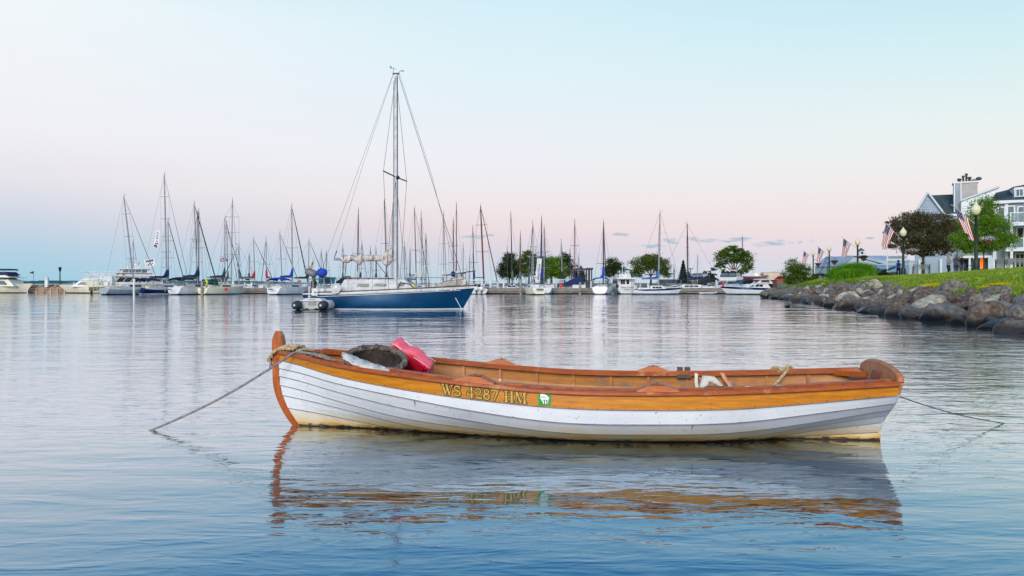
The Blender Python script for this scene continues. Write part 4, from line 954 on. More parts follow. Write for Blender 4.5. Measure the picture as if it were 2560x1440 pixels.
o = mb.build('dock_ladder', mat('ladder_steel', rgb(176,172,150), .5, var=.1), None, (WX(240,82.9),82.9,0)); tag(o, 'pale metal ladder on the end of the green timber dock', 'ladder')
for a in [('thick white pile standing in front of the grey sailboat', 335, 697, 79.5, .11, white), ('pale pile beside the white sailboat with navy bimini', 505, 704, 80, .13, None), ('short pale pile left of the blue canopy sloop', 671, 702, 85.5, .12, None),
    ('tall pile rising from the dock left of the cream transom sailboat', 1302, 698, 84.5, .13, None), ('pale pile in front of the dock boxes', 1450, 706, 84.5, .13, None), ('pile at the right edge of the dock boxes near the blue canopy boat', 1462, 707, 88, .11, None),
    ('grey pile beside the white trawler at its left', 1519, 700, 84, .10, None)]: piling(*a)
def dbox(label, px0, px1, py0, Y):
    w = WX(px1,Y)-WX(px0,Y); z = ZH(py0,Y); t = thing('dock_box', label, 'dock box', (WX((px0+px1)/2,Y),Y,.62), 0, 'white dock boxes')
    mb = MB(); mb.box((0,0,(z-.62)*.42), (w,.6,(z-.62)*.84)); mb.build('box', white, t); mb = MB(); mb.box((0,0,(z-.62)*.92), (w+.05,.66,(z-.62)*.14), taper=(.96,.9)); mb.build('lid', white, t)
dbox('white dock box just right of the cream transom sailboat', 1367, 1385, 711, 87)
dbox('white dock box left of the pale pile near the middle dock', 1431, 1447, 712, 87)
dbox('white dock box right of the pale pile near the middle dock', 1452, 1463, 712, 87.3)
dbox('white dock box near the red covered sailboat', 648, 660, 712, 89)
# ------------------------------------------------------------------ motor boats
def mboat(name, label, cat, px, Y, head, L, B, zs, zm, zb, hm, band=None, sternw=.85, brake=.12, boot=None, dm=None, group=None, xs=None, flare=1.5):
    t = thing(name, label, cat, (WX(px, Y), Y, 0), R(head), group)
    hull(L, B, zs, zm, zb, -L/2 if xs is None else xs, [hm, band or hm, boot or blk, dm or white], t, sternw=sternw, brake=brake, srake=0, draft=.4, band=.16, flare=flare, sternk=-.05)
    return t
# trawler yacht cut by the left edge
t = mboat('trawler_yacht', 'cream trawler yacht with blue bimini at the left edge of the photo', 'motor yacht', -45, 94, 0, 10.4, 3.3, .95, .90, 1.25, cream, brake=.07)
block(t, 'deckhouse', -4.0, 4.6, 1.3, 1.2, .85, 1.75, .1, .75, cream, [('S', .25, .85, 6, glassl, .30, .93)])
block(t, 'flybridge', -3.5, 3.6, 1.25, 1.15, 1.75, 2.05, .1, .5, mat('navy_panel', rgb(36,52,96), .6, var=.1))
block(t, 'flybridge_coaming', 1.5, 4.1, 1.2, 1.1, 2.0, 2.4, .3, .8, cream); block(t, 'helm_screen', 1.7, 3.9, 1.15, 1.0, 2.3, 2.75, .2, .5, navyc)
mb = MB(); mb.frus(-2.4, 3.7, 1.15, 1.0, 2.95+.0, 3.15, .2, .2); mb.build('bimini', navyc, t)
mb = MB(); [mb.tube([(x, s*1.1, 2.3), (x+.2, s*1.1, 3.0)], .02, 4) for x in (-2,-.2,1.6,3.2) for s in (-1,1)]; mb.build('bimini_frame', steel, t)
rail(t, [(1.5,-1.4,1.1),(3.6,-1.0,1.22),(5.0,-.3,1.3),(5.3,0,1.32)], .7)
# wooden breakwater crib with stones, lamp and flag
t = thing('breakwater', 'tan timber breakwater crib filled with stones at the far left', 'breakwater', (WX(120,95),95,0))
for i, z in enumerate((.12,.38,.64)):
    mb = MB(); mb.box((0, -.02*i, z), (4.6, .3, .24)); mb.build('plank', mat('tan_timber', rgb(158,130,104), .85, var=.2, scale=3, bump=.3), t)
for i in range(6): mb = MB(); mb.box((-2.1+.84*i, -.22, .28), (.10,.08,.7)); mb.build('post', mat('tan_post', rgb(206,180,150), .8, var=.15), t)
rk = random.Random(8); rockm = [mat('boulder_grey', rgb(118,115,110), .9, var=.28, scale=4, bump=.8, bscale=9), mat('boulder_brown', rgb(112,98,88), .9, var=.3, scale=4, bump=.8, bscale=9), mat('boulder_pale', rgb(176,168,152), .9, var=.25, scale=4, bump=.8, bscale=9)]
def rock_mesh(seed, sub=3, rough=.16):
    import bmesh
    from mathutils import noise
    bm = bmesh.new(); bmesh.ops.create_icosphere(bm, subdivisions=sub, radius=1.0); off = Vector((seed*7.1, seed*3.3, seed*1.7)); rr = random.Random(seed)
    planes = [(Vector((rr.gauss(0,1), rr.gauss(0,1), rr.gauss(0,.8))).normalized(), rr.uniform(.45,.84)) for _ in range(13)]
    for v in bm.verts:
        p = v.co.copy(); 
        for n_, d in planes:
            q = p.dot(n_)
            if q > d: p -= n_*(q-d)*.95
        p *= 1+rough*noise.noise(p*1.3+off)+rough*.35*noise.noise(p*4+off)
        v.co = p
    me = bpy.data.meshes.new('rock'); bm.to_mesh(me); bm.free()
    for p in me.polygons: p.use_smooth = True
    return me
RME = [[rock_mesh(s, 3) for s in range(1, 9)] for _ in rockm]
for li, m in enumerate(rockm):
    for me in RME[li]: me.materials.append(m)
def rock(x, y, z, sx, sy, sz, mi, si, rz, parent=None, tilt=0):
    o = bpy.data.objects.new('rock', RME[mi][si]); COL.objects.link(o); o.location = (x,y,z); o.scale = (sx,sy,sz); o.rotation_euler = (tilt, tilt*.6, rz)
    if parent: o.parent = parent
    return o
for i in range(14): rock(-2.0+.30*i, .35, .82, .26, .3, .20, rk.randrange(3), rk.randrange(8), rk.uniform(0,6), t)
mb = MB(); mb.box((0,0,0), (.35,.3,1.0)); mb.lathe([(.24,.5),(.26,.56),(.02,.75)], 10); o = mb.build('power_pedestal', white, None, (WX(117,94.6),94.6,1.2)); tag(o, 'white power pedestal on the tan breakwater', 'pedestal')
t = thing('harbour_lamp', 'dark green lamp post with conical head on the breakwater', 'lamp post', (WX(150,95.2),95.2,.6))
gdk = mat('dark_green_iron', rgb(22,52,50), .5, var=.1)
mb = MB(); mb.tube([(0,0,0),(0,0,1.0),(0,0,2.0)], [.09,.07,.06], 8); mb.build('post', gdk, t); mb = MB(); mb.lathe([(.06,1.85),(.10,2.0),(.18,2.32),(.20,2.36),(.05,2.50)], 12); mb.build('lamp_head', gdk, t)
mb = MB(); mb.tube([(0,0,0),(0,0,1.6)], .02, 5); mb.add([(0,0,1.6),(0,0,1.25),(-.6,.05,1.38)], [(0,1,2)]); o = mb.build('pennant', gdk, None, (WX(84,95.4),95.4,1.0)); tag(o, 'small dark pennant on a thin staff at the bow of the trawler yacht', 'pennant')
# motor yacht 2
t = mboat('motor_yacht', 'white flybridge motor yacht moored bow left beside the breakwater', 'motor yacht', 262, 92.5, 183, 8.2, 2.9, .80, .76, .98, cream, brake=.14)
block(t, 'deckhouse', -3.6, 3.3, 1.2, 1.05, .72, 1.45, .1, .95, white, [('S', .30, .82, 3, glass, .35, .95), ('F', .3, .85, 3, glass, .06, .94)])
block(t, 'flybridge', -3.0, 2.3, 1.15, 1.0, 1.45, 1.78, .1, .55, white)
mb = MB()
for s in (-1,1):
    mb.tube([(-1.9,s*1.0,2.45),(2.0,s*1.0,2.45),(2.25,s*.95,2.4)], .03, 5)
    for x in (-1.9,-.9,.1,1.1,2.0): mb.tube([(x,s*1.0,1.7),(x,s*1.0,2.45)], .025, 5)
mb.tube([(2.2,-.95,2.42),(2.2,.95,2.42)], .03, 5); mb.build('canopy_frame', white, t)
for i in range(4): 
    for s_ in (-1.0,1.0): mb = MB(); mb.box((-1.4+.98*i, s_, 2.1), (.86,.02,.55)); mb.build('clear_panel', mat('clear_vinyl', rgb(196,214,220), .1, var=.1, alpha=.35), t)
for x in (3.7,2.6): mb = MB(); mb.lathe([(.12,0),(.14,.15),(.10,.4),(.02,.44)], 8, (x,-.5,.85)); mb.build('vent', white, t)
mb = MB(); [mb.box((x,-1.42,.60), (.30,.03,.05)) for x in (1.6,.2,-1.6)]; mb.build('portlight', glass, t); t.children[-1]['kind'] = 'stuff'
rail(t, [(4.2,0,1.05),(3.4,.6,.95),(2.0,1.1,.85)], .4); rail(t, [(4.2,0,1.05),(3.4,-.6,.95),(2.0,-1.1,.85)], .4)
# big yacht pointing at the camera-left
t = mboat('motor_yacht', 'large cream motor yacht with radar domes and dark wraparound windshield', 'motor yacht', 305, 92, 212, 8.4, 3.2, 1.25, 1.15, 1.62, cream, brake=.10, xs=-5.4)
block(t, 'deckhouse', -4.2, 1.3, 1.35, 1.2, 1.10, 2.15, .1, .9, white, [('S', .32, .86, 4, glass, .35, .97), ('F', .30, .88, 4, glass, .03, .97)])
block(t, 'flybridge', -3.8, .8, 1.3, 1.2, 2.15, 2.45, .1, .45, white); block(t, 'visor', -3.0, .7, 1.25, 1.2, 2.45, 2.55, 0, .2, mat('dark_trim', rgb(92,92,96), .5, var=.1))
block(t, 'upper_helm', -2.9, .4, 1.1, 1.0, 2.5, 3.05, .1, .35, white, [('S', .25, .88, 4, glassl, .1, .95), ('F', .25, .88, 3, glassl, .05, .95)]); block(t, 'hardtop', -3.2, .5, 1.2, 1.15, 3.05, 3.17, .1, .2, white)
mb = MB(); mb.box((-1.6,0,3.35), (.35,1.4,.4)); mb.box((-1.5,0,3.2),(.6,.5,.3)); ar = mb.build('radar_arch', white, t)
for x, y, z, r in ((-1.6,-.45,3.70,.26),(-1.5,.35,3.62,.24),(-1.7,-.05,4.0,.17),(-.6,.3,3.3,.17)): mb = MB(); mb.ball((x,y,z), r, 12, 0, (1,1,1.1)); mb.build('radar_dome', white, ar)
for x in (-2.7, .3): mb = MB(); mb.tube([(x,.9,3.1),(x-.1,.9,4.0)], .015, 4); mb.build('antenna', white, t)
mb = MB(); mb.box((-3.4,1.5,2.0), (1.3,.35,.40)); mb.box((-3.4,1.5,2.0),(.9,.37,.42)); mb.build('life_raft_cover', mat('taupe_canvas', rgb(146,138,130), .8, var=.1), t)
for s in (-1,1): rail(t, [(3.3,s*.1,1.62),(2.2,s*.9,1.5),(.8,s*1.3,1.35),(-1.5,s*1.5,1.2)], .5)
mb = MB(); mb.ball((.0,1.28,2.35), .11, 8); mb.build('buoy', redp, t)
# ------------------------------------------------------------------ front sailboats
S = sailboat
t = S('grey hulled sailboat with rounded white transom moored stern out at left', 335, 323, 493, 83, 60, 7.9, 2.35, greyh, white, white, None, 'a', (.30,.55,.80), wire, .025, fb=.95, mw=.075)
block(t, 'targa_arch', -3.5, -3.0, .95, .85, 1.0, 1.9, .1, .1, mat('steel_frame_grey', rgb(200,206,208), .3, var=.1))
mb = MB(); [mb.tube([(-3.75,.45+.16*math.cos(a),1.3+.24*math.sin(a)) for a in [6.283*q/14 for q in range(15)]], .03, 5) for _ in (0,)]; mb.build('wheel', steel, t)
mb = MB(); mb.box((-3.6,-.4,1.1), (.2,.5,.35)); mb.build('stern_locker', white, t)
t = S('navy hulled sailboat with navy boom cover and tall double spreader mast', 417, 414, 437, 86, 62, 7.9, 2.4, navyh, white, white, navyc, 'a', (.16,.30,.44,.60,.80), wire, .02, bimini=navyc, fb=.9, mw=.085)
t = S('shorter masted sailboat with dark furled jib moored beside the navy hull', 421, 420, 550, 87, 72, 7, 2.5, white, None, white, navyc, 'a', (.42,.68), blackc, .045, fb=.9)
t = S('white sailboat with broad transom and navy bimini left of the green covered boat', 494, 490, 510, 82, 66, 7.3, 2.5, white, None, white, navyc, 'a', (.28,.56), blackc, .06, bimini=blackc, fb=1.0, mw=.075)
for s in (-1, 1): mb = MB(); mb.box((-4.12, s*.4, .68), (.03,.04,.75)); mb.build('swim_ladder_rail', steel, t)
mb = MB(); mb.box((-4.12, .02, .55), (.03,.6,.14)); mb.build('name_lettering', mat('grey_letters', rgb(96,100,110), .5, var=.3, scale=20), t)
t = S('slim masted sailboat partly hidden behind the white broad transom boat', 497, 497, 527, 92, 80, 7.5, 2.6, white, None, white, navyc, 'd', (.5,), None, fb=.9)
t = S('cream hulled sailboat with dark green sail cover and yellow horseshoe buoy', 562, 562, 545, 83, 58, 6.6, 2.2, cream, cream, cream, greenc, 'a', (.42,), wire, .035, fb=.95)
mb = MB(); mb.tube([(-3.2,-.65,1.5),(-3.22,-.85,1.35),(-3.2,-.85,1.1),(-3.15,-.7,1.0)], .09, 8); mb.build('horseshoe_buoy', yellow, t)
mb = MB(); mb.ball((-1.0,-1.16,.55), .17, 10); mb.build('fender', redp, t)
block(t, 'cockpit_cover', -2.7, -1.4, .6, .5, 1.0, 1.55, .1, .1, greenc)
t = S('tall sailboat with twin spreaders behind the grey covered boom', 578, 581, 500, 95, 95, 8.2, 2.8, white, None, white, None, 'a', (.36,.62,.80), wire, .02, fb=.9, mw=.075)
t = S('white masted sailboat with grey sail cover and wind generator', 597, 597, 613, 91.5, 172, 5.6, 2.2, white, None, white, greyc, 'a', (.50,), blackc, .035, fb=.85)
t = S('sailboat with bright red sail cover behind the dock', 637, 635, 597, 96, 60, 7.2, 2.6, white, None, white, redc, 'a', (.5,), blackc, .04, fb=.95)
t = S('sailboat with furled dark jib leaning left and red canvas dodger', 666, 664, 597, 96, 118, 7, 2.5, white, None, white, redc, 'a', (.45,), blackc, .035, fb=.95)
t = S('slender sailboat behind the dock left of the blue canopy sloop', 706, 702, 582, 97, 66, 7.2, 2.5, white, None, white, None, 'a', (.5,), blackc, .04, fb=.9)
t = S('white sailboat with blue canopy and boom cover moored stern out', 731, 730, 515, 82.5, 67, 7.3, 2.4, white, None, white, bluec, 'a', (.47,), blackc, .06, bimini=bluec, fb=.95, mw=.075)
mb = MB(); mb.box((-3.80,0,.55), (.03,.5,.14)); mb.build('name_lettering', mat('grey_letters', rgb(96,100,110), .5), t)
t = S('sailboat with short mast just left of the inflatable dinghy', 771, 772, 600, 95, 60, 7.2, 2.5, white, None, white, greenc, 'a', (.42,), blackc, .04, fb=.9)
t = S('cream transom sailboat with blue mast boot moored near the middle dock', 1333, 1332, 558, 82, 102, 7.0, 2.1, cream, cream, white, None, 'a', (.46,.62), greyc, .05, fb=.9)
for k_, ch in enumerate('SOTP'):
    pass
mb = MB(); mb.box((-3.48,0,.55), (.03,.7,.12)); mb.build('name_lettering', mat('grey_letters', rgb(96,100,110), .5), t)
t = S('sailboat with upright banner and royal blue mast cover', 1354, 1354, 545, 87, 92, 7.6, 2.6, white, None, white, bluec, 'd', (.48,), bluec, .05, fb=.9)
t = S('companion sailboat just right of the banner boat', 1360, 1361, 568, 90, 80, 7.4, 2.6, white, None, white, None, 'a', (.58,.30), blackc, .04, fb=.9)
t = S('catamaran like cruiser with light blue canopy and blue mast boot', 1508, 1509, 556, 85, 74, 7.2, 2.5, white, None, white, bluec, 'd', (.34,), navyc, .05, bimini=royalc, fb=1.0, mw=.075)
t = S('white sloop lying side on with mid blue sail cover in front of the dock', 1646, 1650, 532, 83, 2, 5.9, 2.2, white, navyh, white, royalc, 'a', (.50,.72), None, fb=.72, mw=.08)
t = S('ketch mast sloop with navy boom cover behind the side on sloop', 1720, 1718, 560, 95, 178, 8.2, 2.6, white, None, white, navyc, 'd', (.5,.62), None, fb=.85, mw=.085)
t = S('dark wooden masted sloop with red furled jib behind the twin outboard boat', 1210, 1202, 517, 90, 58, 8.6, 2.8, white, None, white, None, 'w', (.42,.76), woodm, .06, fb=1.0, mw=.10)
# background masts: (bottom px, top px, top py, distance, heading, spreaders, label)
BG = [(333,333,600,112,90,(.5,),'a','low sailboat far behind the large cream yacht'),
 (490,494,528,98,100,(.6,),'d','pale masted sailboat behind the navy bimini boat'),
 (570,566,555,96,75,(.42,),'a','sailboat with close paired mast behind the green cover boat'),
 (623,623,634,112,90,(.35,.2),'d','small far sailboat between the red and grey covered boats'),
 (803,803,627,110,90,(),'a','small bare mast right of the dinghy at distance'),
 (815,816,630,108,85,(.45,),'d','second small mast right of the dinghy nearest the boom end'),
 (857,857,612,108,90,(.45,),'a','short mast seen under the furled mainsail boom'),
 (893,896,523,98,90,(.42,),'d','tall thin mast left of the anchored sloop mast'),
 (902,905,607,104,80,(.4,),'a','short leaning mast beside the tall thin one left of the sloop mast'),
 (926,926,617,112,90,(.35,),'a','low pale mast behind the furled mainsail near its centre'),
 (940,940,620,116,96,(.4,.25),'d','farthest low mast behind the furled mainsail'),
 (967,962,502,97,64,(.50,),'d','tall dark mast immediately left of the sloop mast'),
 (980,982,513,99,90,(.30,.5),'a','pale mast almost hidden behind the sloop mast'),
 (1012,1011,605,108,90,(.4,),'a','short mast immediately right of the sloop mast'),
 (1025,1025,622,114,90,(.3,),'d','lowest mast right of the sloop mast above the open hatch'),
 (1041,1037,520,96,66,(.46,),'w','dark tall mast with furled jib above the open hatch'),
 (1055,1053,530,98,95,(.32,.46),'a','pale tall mast right of the dark one above the hatch'),
 (1065,1065,585,102,90,(.42,),'d','medium thin mast above the foredeck of the blue sloop'),
 (1109,1109,532,96,90,(.30,.58),'a','pale twin spreader mast crossed by the sloop forestay'),
 (1134,1133,548,97,90,(.35,.6),'d','first of the two dark masts beside the sloop bow'),
 (1141,1141,510,95,90,(),'w','tallest bare mast above the bow of the blue sloop'),
 (1158,1158,612,112,90,(.4,),'a','small mast just right of the sloop bow'),
 (1174,1174,642,112,90,(.5,),'a','very short mast left of the wooden masted sloop'),
 (1185,1182,568,97,90,(.4,),'d','dark bare mast between the sloop bow and the wooden mast'),
 (1269,1268,620,114,90,(.35,),'d','short mast in front of the left dark conifer shaped tree'),
 (1281,1277,532,96,92,(.42,),'d','tall dark mast standing over the white moored hulls'),
 (1300,1301,582,98,96,(.4,),'w','brown mast beside the tall dock pile'),
 (1328,1330,640,106,90,(.6,),'a','small pale mast in front of the second tree'),
 (1406,1403,602,98,92,(.4,.1),'a','leaning pale mast left of the bright green tree edge'),
 (1425,1425,628,104,90,(),'d','short brown mast right of the bright green tree'),
 (1437,1437,552,95,90,(.32,.62),'w','tall brown twin spreader mast beside the travel lift'),
 (1445,1446,640,110,90,(.5,),'a','small pale mast inside the travel lift frame'),
 (1686,1685,665,118,90,(),'d','tiny distant mast left of the blue spruce'),
 (1743,1744,640,112,120,(),'a','small pale mast left of the grey metal shed')]
bgrng = random.Random(12)
for bpx, tpx, top, Y_, hd, sp_, mm_, lb in BG:
    hgt = ZH(top, Y_); Ln = max(5.0, min(7.0, hgt*.62))
    cv = bgrng.choice([navyc, None, None, tanc, blackc, greyc])
    S(lb, bpx, tpx, top, Y_, hd+bgrng.uniform(-6, 6), Ln, Ln*.32, bgrng.choice([white, white, cream]), bgrng.choice([None, navyh]), white, cv, mm_, sp_, bgrng.choice([None, None, blackc]), .03, fb=.74, boom=top < 610 or bgrng.random() < .5, mw=.06, windows=2, group='sailboats moored behind the docks')
# pilothouse boat behind
t = mboat('pilothouse_boat', 'white pilothouse boat with navy topped wheelhouse between two sail covers', 'motor boat', 535, 96, 200, 8, 2.9, .95, .9, 1.3, white)
block(t, 'deckhouse', -3.2, 1.2, 1.2, 1.1, .9, 1.75, .1, .6, white, [('S', .3, .8, 3, glass, .1, .9)]); block(t, 'wheelhouse', -2.2, .9, 1.1, 1.0, 1.75, 2.85, .1, .25, white, [('S', .2, .85, 3, glassl, .06, .94), ('F', .2, .85, 3, glassl, .05, .95)])
block(t, 'roof', -2.4, 1.1, 1.2, 1.1, 2.85, 3.0, .1, .1, navyc)
mb = MB(); mb.ball((-.6,0,3.25), .2, 8); mb.build('radar_dome', white, t)
# center console with twin outboards
t = mboat('outboard_boat', 'white hardtop fishing boat with twin white outboards moored stern out', 'motor boat', 1192, 86, 97, 6.6, 2.5, .80, .85, 1.2, white, sternw=.92)
for y in (-.32,.32):
    ob = MB(); rbox(ob, (.42,.40,.62), .14, Matrix.Translation((-3.62,y,.92))); q = ob.build('outboard', white, t)
    mb = MB(); mb.box((-3.6,y,.30), (.22,.16,.7), taper=(.8,.8)); mb.box((-3.52,y,.60), (.3,.22,.16)); mb.build('leg', mat('outboard_leg', rgb(60,62,66), .5, var=.1), q)
block(t, 'console', -.9,.6,.6,.5,.7,1.75,.1,.3, white, [('F',.5,.95,1,glass,.1,.9),('S',.5,.95,1,glass,.2,.9),('B',.45,.9,2,glass,.05,.95)]); block(t, 'hardtop', -1.7,1.1,1.15,1.05,2.25,2.38,.1,.2, white)
mb = MB(); [mb.tube([(x,s*.8,.8),(x*.8,s*1.0,2.28)], .035, 5) for x in (-1.5,.9) for s in (-1,1)]; mb.build('hardtop_frame', white, t)
mb = MB(); mb.box((-3.2,0,.70), (.3,1.9,.35)); mb.build('splashwell', white, t)
# canvas covered boat and barge near it
t = mboat('covered_boat', 'low boat under a grey tarpaulin behind the wooden masted sloop', 'motor boat', 1232, 98, 170, 5.6, 2.2, .6, .6, .8, greyh)
mb = MB(); mb.frus(-2.6,2.2,1.0,.5,.55,1.15,.3,1.2); mb.build('tarpaulin', mat('tarp_grey', rgb(136,140,142), .85, var=.1, bump=.4), t)
# small motorboats among the docks
def smallboat(label, px, Y, head, L=6.2, hm=None, top=True, cnv=None, zb=1.05):
    t = mboat('small_motorboat', label, 'motor boat', px, Y, head, L, L*.36, .75, .75, zb, hm or white)
    block(t, 'cuddy', -.5, 1.9, L*.13, L*.10, .72, 1.28, .1, .9, white, [('S', .3, .85, 2, glass, .15, .8)])
    block(t, 'windshield', -.9, .2, L*.13, L*.11, 1.2, 1.62, .0, .5, glassl)
    if top: mb = MB(); mb.frus(-2.2,.1,L*.15,L*.12,2.2,2.32,.1,.1); mb.build('canopy', cnv or white, t); mb = MB(); [mb.tube([(x,s*L*.14,.8),(x,s*L*.13,2.22)], .02, 4) for x in (-2,-.1) for s in (-1,1)]; mb.build('canopy_frame', steel, t)
    rail(t, [(1.2,-L*.14,.98),(L*.42,-L*.06,1.08),(L*.5,0,1.1),(L*.42,L*.06,1.08),(1.2,L*.14,.98)], .35)
    return t
smallboat('small white motorboat with grey canopy behind the large yacht stern', 372, 95, 200, 6.4, white, True, greyc)
smallboat('white powerboat with raised bow behind the navy sailboat', 455, 97, 160, 6.6)
smallboat('white motorboat moored between the green cover boat and the red covers', 590, 95, 150, 6.2, white, False)
smallboat('small white boat behind the dock box near the red covers', 680, 96, 30, 6, white, False)
smallboat('little white cuddy boat right of the blue canopy sloop', 752, 94, 20, 6, white, True, white)
smallboat('white runabout under the dark tree left of the tall pile', 1268, 95, 20, 6.2, white, False)
smallboat('white runabout beside the tall pile right of the dark tree', 1292, 96, 160, 6, white, False)
smallboat('white cruiser with boxy white frame left of the travel lift', 1414, 93, 60, 6.6, white, True, white)
smallboat('white open boat behind the white dock boxes', 1395, 95, 120, 5.6, white, False)
smallboat('white motorboat with navy tent cover beside the brown mast', 1434, 91, 70, 6.2, white, False, None)
smallboat('white boat under the blue spruce behind the side on sloop', 1700, 97, 170, 6.6, white, True, navyc)
smallboat('white runabout in front of the grey metal shed', 1772, 97, 170, 6, white, False)
mb = MB(); mb.add([(-1.4,-.7,0),(1.2,-.7,0),(1.2,.7,0),(-1.4,.7,0),(.9,0,1.1)], [(0,1,4),(1,2,4),(2,3,4),(3,0,4),(3,2,1,0)]); o = mb.build('boat_tent', navyc, None, (WX(1433,90.5),90.5,1.0)); tag(o, 'navy tent cover over a boat cockpit beside the brown mast', 'boat cover')
# white trawler with name on the transom
t = mboat('trawler', 'white trawler showing its lettered transom and open rear deck windows', 'trawler', 1556, 88, 91, 8.6, 3.0, 1.20, 1.15, 1.7, white, sternw=.9, brake=.1)
dh = block(t, 'deckhouse', -3.6, 2.2, 1.18, 1.12, 1.15, 2.10, .1, .5, white, [('B', .22, .88, 1, glass, .34, .50), ('B', .22, .88, 2, glass, .58, .84), ('S', .3, .8, 3, glass, .1, .9)])
block(t, 'boat_deck', -4.6, 2.3, 1.42, 1.38, 2.10, 2.22, .05, .1, white)
mb = MB(); [mb.tube([(-4.5,y,1.2),(-4.5,y,2.12)], .03, 5) for y in (-1.3,-.7,1.3)]; mb.build('deck_post', white, t)
block(t, 'flybridge', -1.4, 1.6, 1.05, .9, 2.22, 2.85, .1, .5, white, [('F', .4, .9, 2, glassl, .1, .9)])
mb = MB(); pts = []
for i in range(9): a = math.pi*i/8; pts.append((-1.6, -.15+1.15*math.cos(a)*.9, 2.9+.62*math.sin(a)**.5 if 0 < i < 8 else 2.3))
mb.tube(pts, .06, 6); mb.tube([(p[0]+1.2, p[1], p[2]) for p in pts], .06, 6); mb.build('canvas_hoop', greenc, t)
rail(t, [(-1.6,-1.3,2.22),(-4.5,-1.3,2.22),(-4.55,0,2.22),(-4.5,1.3,2.22),(-1.6,1.3,2.22)], .55)
mb = MB(); mb.tube([(-.6,.1,2.8),(-.65,.1,4.1),(-.65,.1,4.9)], [.06,.05,.02], 6); mb.box((-.6,.1,3.95), (.3,.5,.06)); mb.ball((-.6,-.15,4.1), .12, 8); mb.build('signal_mast', white, t)
mb = MB(); mb.ball((.4,.4,3.15), .22, 8); mb.build('radar_dome', white, t)
mb = MB(); mb.ball((-4.4,1.38,1.15), .2, 8, 0, (1,1,1.5)); mb.build('fender', blk, t)
def lettering(txt, size, M, m, parent, ext=.004):
    c = bpy.data.curves.new('lettering', 'FONT'); c.body = txt; c.size = size; c.align_x = 'CENTER'; c.align_y = 'CENTER'; c.extrude = ext; c.materials.append(m); c.resolution_u = 3
    o = bpy.data.objects.new('lettering', c); COL.objects.link(o); dg_ = bpy.context.evaluated_depsgraph_get(); dg_.update()
    me = bpy.data.meshes.new_from_object(o.evaluated_get(dg_)); bpy.data.objects.remove(o)
    o = bpy.data.objects.new('lettering', me); COL.objects.link(o); o.parent = parent; o.matrix_local = M; return o
TM = Matrix.Translation((-4.36,0,.92)) @ Matrix.Rotation(R(-90),4,'Z') @ Matrix.Rotation(R(90),4,'X')
lettering('Silver Chase', .34, TM, ink, t); 
mb = MB(); mb.box((-4.36,0,.62), (.02,.9,.07)); mb.build('small_lettering', mat('grey_letters', rgb(96,100,110), .5), t)
# flybridge motor yacht behind the battened dock
t = mboat('flybridge_cruiser', 'tall white flybridge cruiser with dark framed windscreen facing left behind the dock', 'motor yacht', 1822, 95, 240, 8.0, 3.0, 1.15, 1.05, 1.3, white)
block(t, 'deckhouse', -4.0, 2.0, 1.45, 1.3, 1.2, 2.1, .1, 1.4, white, [('S', .25, .85, 2, glass, .45, .93), ('F', .2, .85, 2, glass, .05, .95)])
block(t, 'flybridge', -3.6, .8, 1.35, 1.2, 2.1, 2.75, .1, .5, white)
block(t, 'enclosure', -2.8, .4, 1.15, 1.0, 2.8, 3.5, .1, .5, glassl); block(t, 'hardtop', -3.0, .2, 1.15, 1.1, 3.5, 3.58, .1, .1, blk)
mb = MB()
for s in (-1,1):
    mb.tube([(.4,s*1.16,2.8),(-.1,s*1.02,3.5)], .05, 5); mb.tube([(-2.8,s*1.16,2.8),(-2.7,s*1.02,3.5)], .05, 5)
mb.tube([(.42,-1.16,2.8),(.42,1.16,2.8)], .06, 5); mb.tube([(.42,0,2.8),(-.08,0,3.5)], .04, 5); mb.build('screen_frame', blk, t)
mb = MB(); mb.box((-1.2,0,3.85), (.3,1.8,.14)); mb.box((-1.2,-.8,3.7),(.2,.1,.3)); mb.box((-1.2,.8,3.7),(.2,.1,.3)); mb.build('radar_arch', white, t)
t = mboat('sport_cruiser', 'white sport cruiser with raked dark windscreen behind the side on cruiser', 'motor boat', 1850, 92, 205, 7.0, 2.6, 1.05, 1.0, 1.2, white, sternw=.9)
block(t, 'foredeck_cabin', -.6, 3.4, 1.0, .6, 1.0, 1.45, .1, 1.6, white); block(t, 'windscreen', -1.6, .9, 1.1, .9, 1.35, 2.0, .3, 1.2, glass)
block(t, 'canvas_top', -3.6, -1.0, 1.15, 1.0, 1.9, 2.12, .2, .3, blackc)
rail(t, [(.5,1.1,1.15),(2.6,.8,1.25),(4.3,0,1.3),(2.6,-.8,1.25),(.5,-1.1,1.15)], .4)
# side-on express cruiser with navy stripe
t = mboat('express_cruiser', 'white cabin cruiser with navy stripe lying side on beside the rocky point', 'cabin cruiser', 1890, 82, 180.0, 5.9, 2.2, .62, .66, .82, white, navyh, sternw=.9, brake=.13)
block(t, 'cabin', -1.3, 1.7, .85, .72, .64, 1.08, .3, .9, white, [('L', .35, .85, 2, glass, .28, .62), ('R', .35, .85, 2, glass, .28, .62), ('L', .3, .8, 1, glassl, .66, .8)])
block(t, 'bridge', -1.5, .3, .85, .75, 1.08, 1.50, .2, .55, white, [('S', .35, .85, 1, mat('maroon_curtain', rgb(92,50,56), .6, var=.1), .2, .8), ('F', .3, .9, 1, glassl, .1, .9)])
block(t, 'hardtop', -1.6, .1, .95, .85, 1.50, 1.60, .1, .3, white)
mb = MB(); mb.frus(-1.9,-1.5,.8,.7,.7,1.48,.0,-.1); mb.build('maroon_canvas', mat('maroon_curtain', rgb(92,50,56), .6), t)
rail(t, [(.8,.85,.74),(2.2,.5,.8),(3.0,0,.85),(2.2,-.5,.8),(.8,-.85,.74)], .25)
